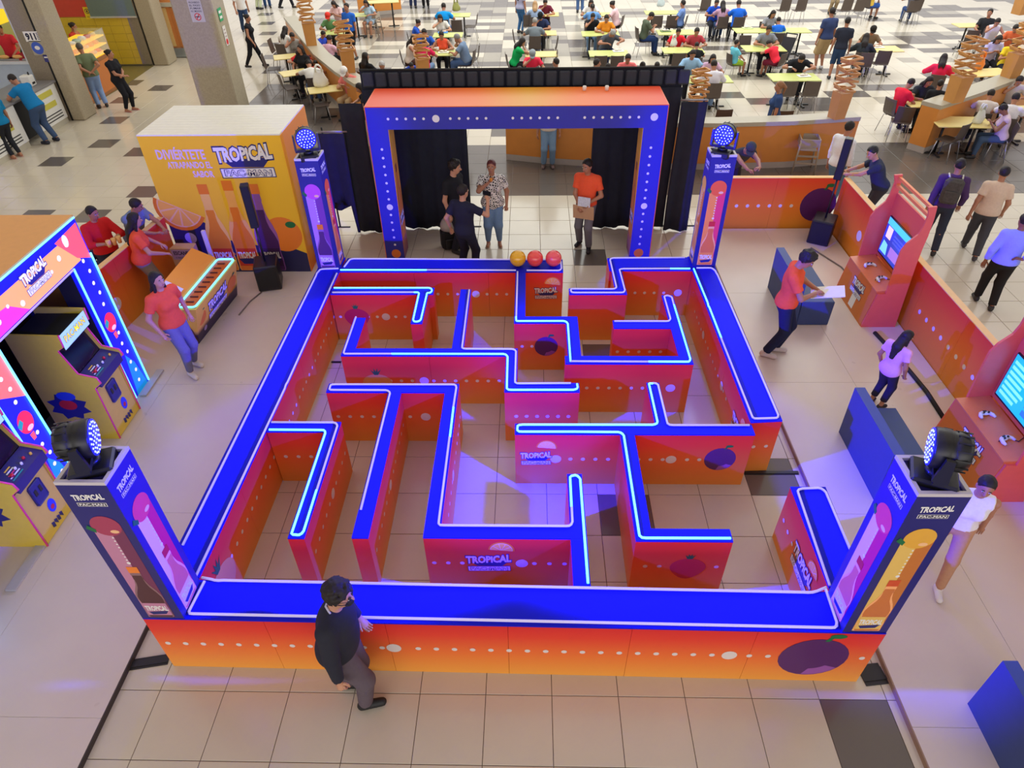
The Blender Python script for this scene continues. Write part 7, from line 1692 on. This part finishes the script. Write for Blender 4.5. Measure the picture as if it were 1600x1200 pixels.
figure('man in a light blue shirt and black trousers, hand on back', 'hip', foot=(1535, 478), yaw=22, H=1.60, shirt=(150, 160, 236), sleeve=1.0, pants=(36, 34, 36), skin='c', bulk=1.08)
figure('man in a navy polo and glasses leaning on right barrier corner', 'elbows', headpx=(1362, 229), yaw=-75, H=1.70, shirt=(48, 54, 78), pants=(60, 60, 70), skin='a', haircol=(20, 18, 18))
figure('man in a white shirt standing behind the right speaker', 'stand', headpx=(1330, 190), yaw=60, H=1.70, shirt=(226, 228, 232), sleeve=.8, pants=(90, 120, 150))
r, j, wp = figure('man in a grey cap and black top leaning over back barrier', 'lean', headpx=(1176, 227), yaw=168, H=1.70, shirt=(58, 60, 66), sleeve=1.0, pants=(50, 50, 56), cap=(66, 72, 76), skin='b')
# in the arch
r, j, wp = figure('man in an orange T-shirt holding a cardboard sheet at the arch', 'card', foot=(912, 386), yaw=200, H=1.70, shirt=ORS, pants=(110, 108, 116), shoes=(36, 34, 40), skin='b')
c = wp((j['wrl']+j['wrr'])/2+np.array([0, .03, -.13])); held('cardboard_sheet', 'brown cardboard sheet held by the man at the arch', 'cardboard', lambda mb: mb.box(-.19, .19, -.006, .006, -.14, .13), mat('cardboard', (190, 150, 116), .7), c, (math.radians(-10), 0, -math.radians(200)))
held('folded_leaflets', 'white and blue leaflets held above the cardboard sheet', 'leaflet', lambda mb: mb.box(-.11, .11, -.010, .010, -.0, .17), mat('leaflet', (206, 212, 224), .6, noise=.3, nscale=30), c+np.array([0, -.03, .12]), (0, 0, -math.radians(200)))
r, j, wp = figure('woman in a black and white patterned blouse drinking orange juice', 'drink', foot=(772, 382), yaw=178, H=1.64, sex='f', shirt=(150, 146, 142), hem=-.14, pants=(110, 140, 176), skin='b', feet='sandal', shoes=(150, 120, 100), bulk=1.15, hair='short', haircol=(96, 40, 40))
for o in r.children:
    if o.name.startswith('shirt'):
        m = bpy.data.materials.new('patterned_cloth'); m.use_nodes = True; nt = m.node_tree; tc = nt.nodes.new('ShaderNodeTexCoord'); vz = nt.nodes.new('ShaderNodeTexVoronoi'); vz.feature = 'DISTANCE_TO_EDGE'; vz.inputs['Scale'].default_value = 26
        cr = nt.nodes.new('ShaderNodeValToRGB'); cr.color_ramp.interpolation = 'CONSTANT'; cr.color_ramp.elements[0].color = lin((226, 220, 214)); cr.color_ramp.elements[1].position = .16; cr.color_ramp.elements[1].color = lin((40, 38, 42))
        nt.links.new(tc.outputs['Object'], vz.inputs[0]); nt.links.new(vz.outputs['Distance'], cr.inputs[0]); nt.links.new(cr.outputs[0], nt.nodes['Principled BSDF'].inputs['Base Color']); nt.nodes['Principled BSDF'].inputs['Roughness'].default_value = .8
        o.material_slots[0].link = 'OBJECT'; o.material_slots[0].material = m
c = wp(j['wrr']+np.array([-.04, .03, .06])); held('juice_bottle', 'small orange juice bottle at the drinking woman', 'bottle', lambda mb: mb.lathe([(.03, -.07), (.032, .02), (.014, .06), (.014, .085)], (0, 0, 0), 12), mat('juice', (246, 150, 20), .3), c, (math.radians(60), 0, 0))
figure('man in a black polo standing at the drape edge', 'polo', foot=(716, 392), yaw=120, H=1.74, shirt=(34, 34, 40), pants=(40, 42, 52), skin='a', hair='curly', sleeve=.4)
r, j, wp = figure('man in a navy T-shirt filming, seen from behind', 'film', headpx=(722, 289), yaw=28, H=1.68, shirt=(38, 38, 58), pants=(36, 38, 58), skin='a')
c = wp(j['wrr']+np.array([-.05, .06, .10])); held('phone', 'black phone held up by the filming man', 'phone', lambda mb: mb.bbox(-.08, .08, -.005, .005, -.04, .04, .004), BLK, c, (0, 0, -math.radians(28)))
figure('person in light blue jeans standing at the orange wall beyond arch', 'stand', foot=(856, 261), yaw=180, H=1.70, shirt=(216, 196, 180), pants=(120, 148, 176), shoes=(120, 100, 96))
figure('person in black passing behind the left drape', 'stride', foot=(716, 232), yaw=200, H=1.64, shirt=(36, 36, 42), sleeve=1.0, pants=(32, 32, 38))
t = thing('backpack', 'grey and black backpack standing at the left drape', 'bag', at(706, 386), .3); mb = MB(); mb.bbox(-.19, .19, -.13, .13, .0, .40, .05); mb.build('body', BLK2, t); mb = MB(); mb.lathe([(.19, 0), (.185, .08), (.15, .15), (.08, .19), (.01, .2)], (0, 0, .40), 16); mb.build('top_flap', mat('bag_grey', (176, 166, 158), .6), t); mb = MB(); mb.bbox(-.13, .13, -.165, -.131, .04, .24, .015); mb.build('pocket', BLK, t)
# left platform
figure('woman in an orange T-shirt and leggings before the drinks counter', 'girl', foot=(300, 577), yaw=120, H=1.62, z=.06, sex='f', shirt=ORS, pants=(110, 110, 140), hair='long', skin='a', shoes=(216, 206, 200), hem=-.06)
figure('woman in an orange T-shirt with very long hair behind counter', 'counter', headpx=(207, 333), yaw=60, H=1.62, z=.06, sex='f', shirt=ORS, pants=(140, 132, 130), hair='long', skin='a')
r, j, wp = figure('man in a red shirt holding cups behind the left barrier', 'hold', headpx=(141, 323), yaw=125, H=1.60, shirt=(204, 36, 40), sleeve=.75, pants=(44, 44, 60), skin='b', bulk=1.1)
for k in range(3):
    c = wp((j['wrl']+j['wrr'])/2+np.array([-.10+.09*k, .12, .02])); o = held('cup', 'clear juice cup held by the man in red, '+('left', 'middle', 'right')[k], 'cup', lambda mb: mb.lathe([(.028, -.05), (.038, .06)], (0, 0, 0), 12), mat('juice_cup', (240, 190, 120), .3), c)
figure('man in a grey shirt leaning on the left barrier', 'elbows', headpx=(212, 312), yaw=110, H=1.66, shirt=(112, 128, 150), pants=(60, 60, 70), skin='b')
seated('dark-haired youth in black sitting low behind the left barrier', 'the youth behind the left barrier', 152, 378, 150, 'sit_phone', 1.28, shirt=(60, 52, 90), sleeve=1.0, pants=(44, 44, 60), skin='a')
# far left
figure('man in a blue T-shirt and jeans leaning on the stall counter', 'stall', foot=(76, 222), yaw=-75, H=1.74, shirt=(24, 120, 180), pants=(62, 82, 116), shoes=(30, 32, 50), bulk=1.18, skin='b')
figure('woman in a teal top and black leggings at the left edge', 'stand', foot=(28, 246), yaw=-70, H=1.62, sex='f', shirt=(20, 120, 170), pants=(38, 40, 46), feet='sandal', shoes=(200, 150, 140), hair='tail')
figure('man in a green T-shirt and jeans, hands behind his back', 'behind', foot=(162, 168), yaw=-40, H=1.72, shirt=(110, 122, 92), pants=(130, 156, 200), bulk=1.12, haircol=(90, 84, 76))
figure('woman in black beside the snack counter, arms folded', 'fold', foot=(202, 173), yaw=100, H=1.62, sex='f', shirt=(30, 30, 36), pants=(30, 30, 36), feet='sandal', shoes=(206, 130, 126), hair='bun', bulk=1.1)
figure('woman in black walking past the big stone pillar', 'stride', foot=(401, 105), yaw=85, H=1.60, sex='f', shirt=(30, 30, 36), sleeve=.1, pants=(28, 28, 34), hair='bun')
figure('person in a white top and jeans at top left walkway', 'stride', foot=(387, 52), yaw=150, H=1.68, shirt=(220, 220, 220), pants=(44, 66, 100)); figure('person in pale green trousers at the top left walkway', 'stand', foot=(405, 15), yaw=20, H=1.66, shirt=(200, 200, 190), pants=(196, 206, 170)); figure('person in blue jeans at the top left walkway', 'stand', foot=(419, 12), yaw=160, H=1.7, shirt=(80, 80, 100), pants=(50, 80, 130)); figure('person in black trousers at the top left walkway', 'stride', foot=(449, 13), yaw=90, H=1.7, shirt=(120, 120, 124), pants=(34, 36, 44))
figure('kitchen worker in red behind the stall window', 'counter', xy=(-14.45, 16.9), yaw=170, H=1.66, z=.6, shirt=(206, 50, 60), pants=BLACK); figure('kitchen worker in dark cap and red apron at window', 'counter', xy=(-13.85, 16.55), yaw=110, H=1.66, z=.25, sex='f', shirt=(150, 40, 50), pants=BLACK, cap=(70, 74, 76), hair='long')
mb = MB(); mb.box(-16.2, -14.1, 16.35, 17.3, 0, .6); mb.box(-14.095, -13.6, 16.35, 16.74, 0, .25); k1 = mb.build('trim_3', mat('kitchen_step', (120, 110, 100), .6)); k1['kind'] = 'structure'
figure('stall attendant with black hair behind the lit glass case', 'counter', xy=(-14.5, 20.0), yaw=90, H=1.66, sex='f', shirt=(196, 60, 50), pants=BLACK, hair='bun')
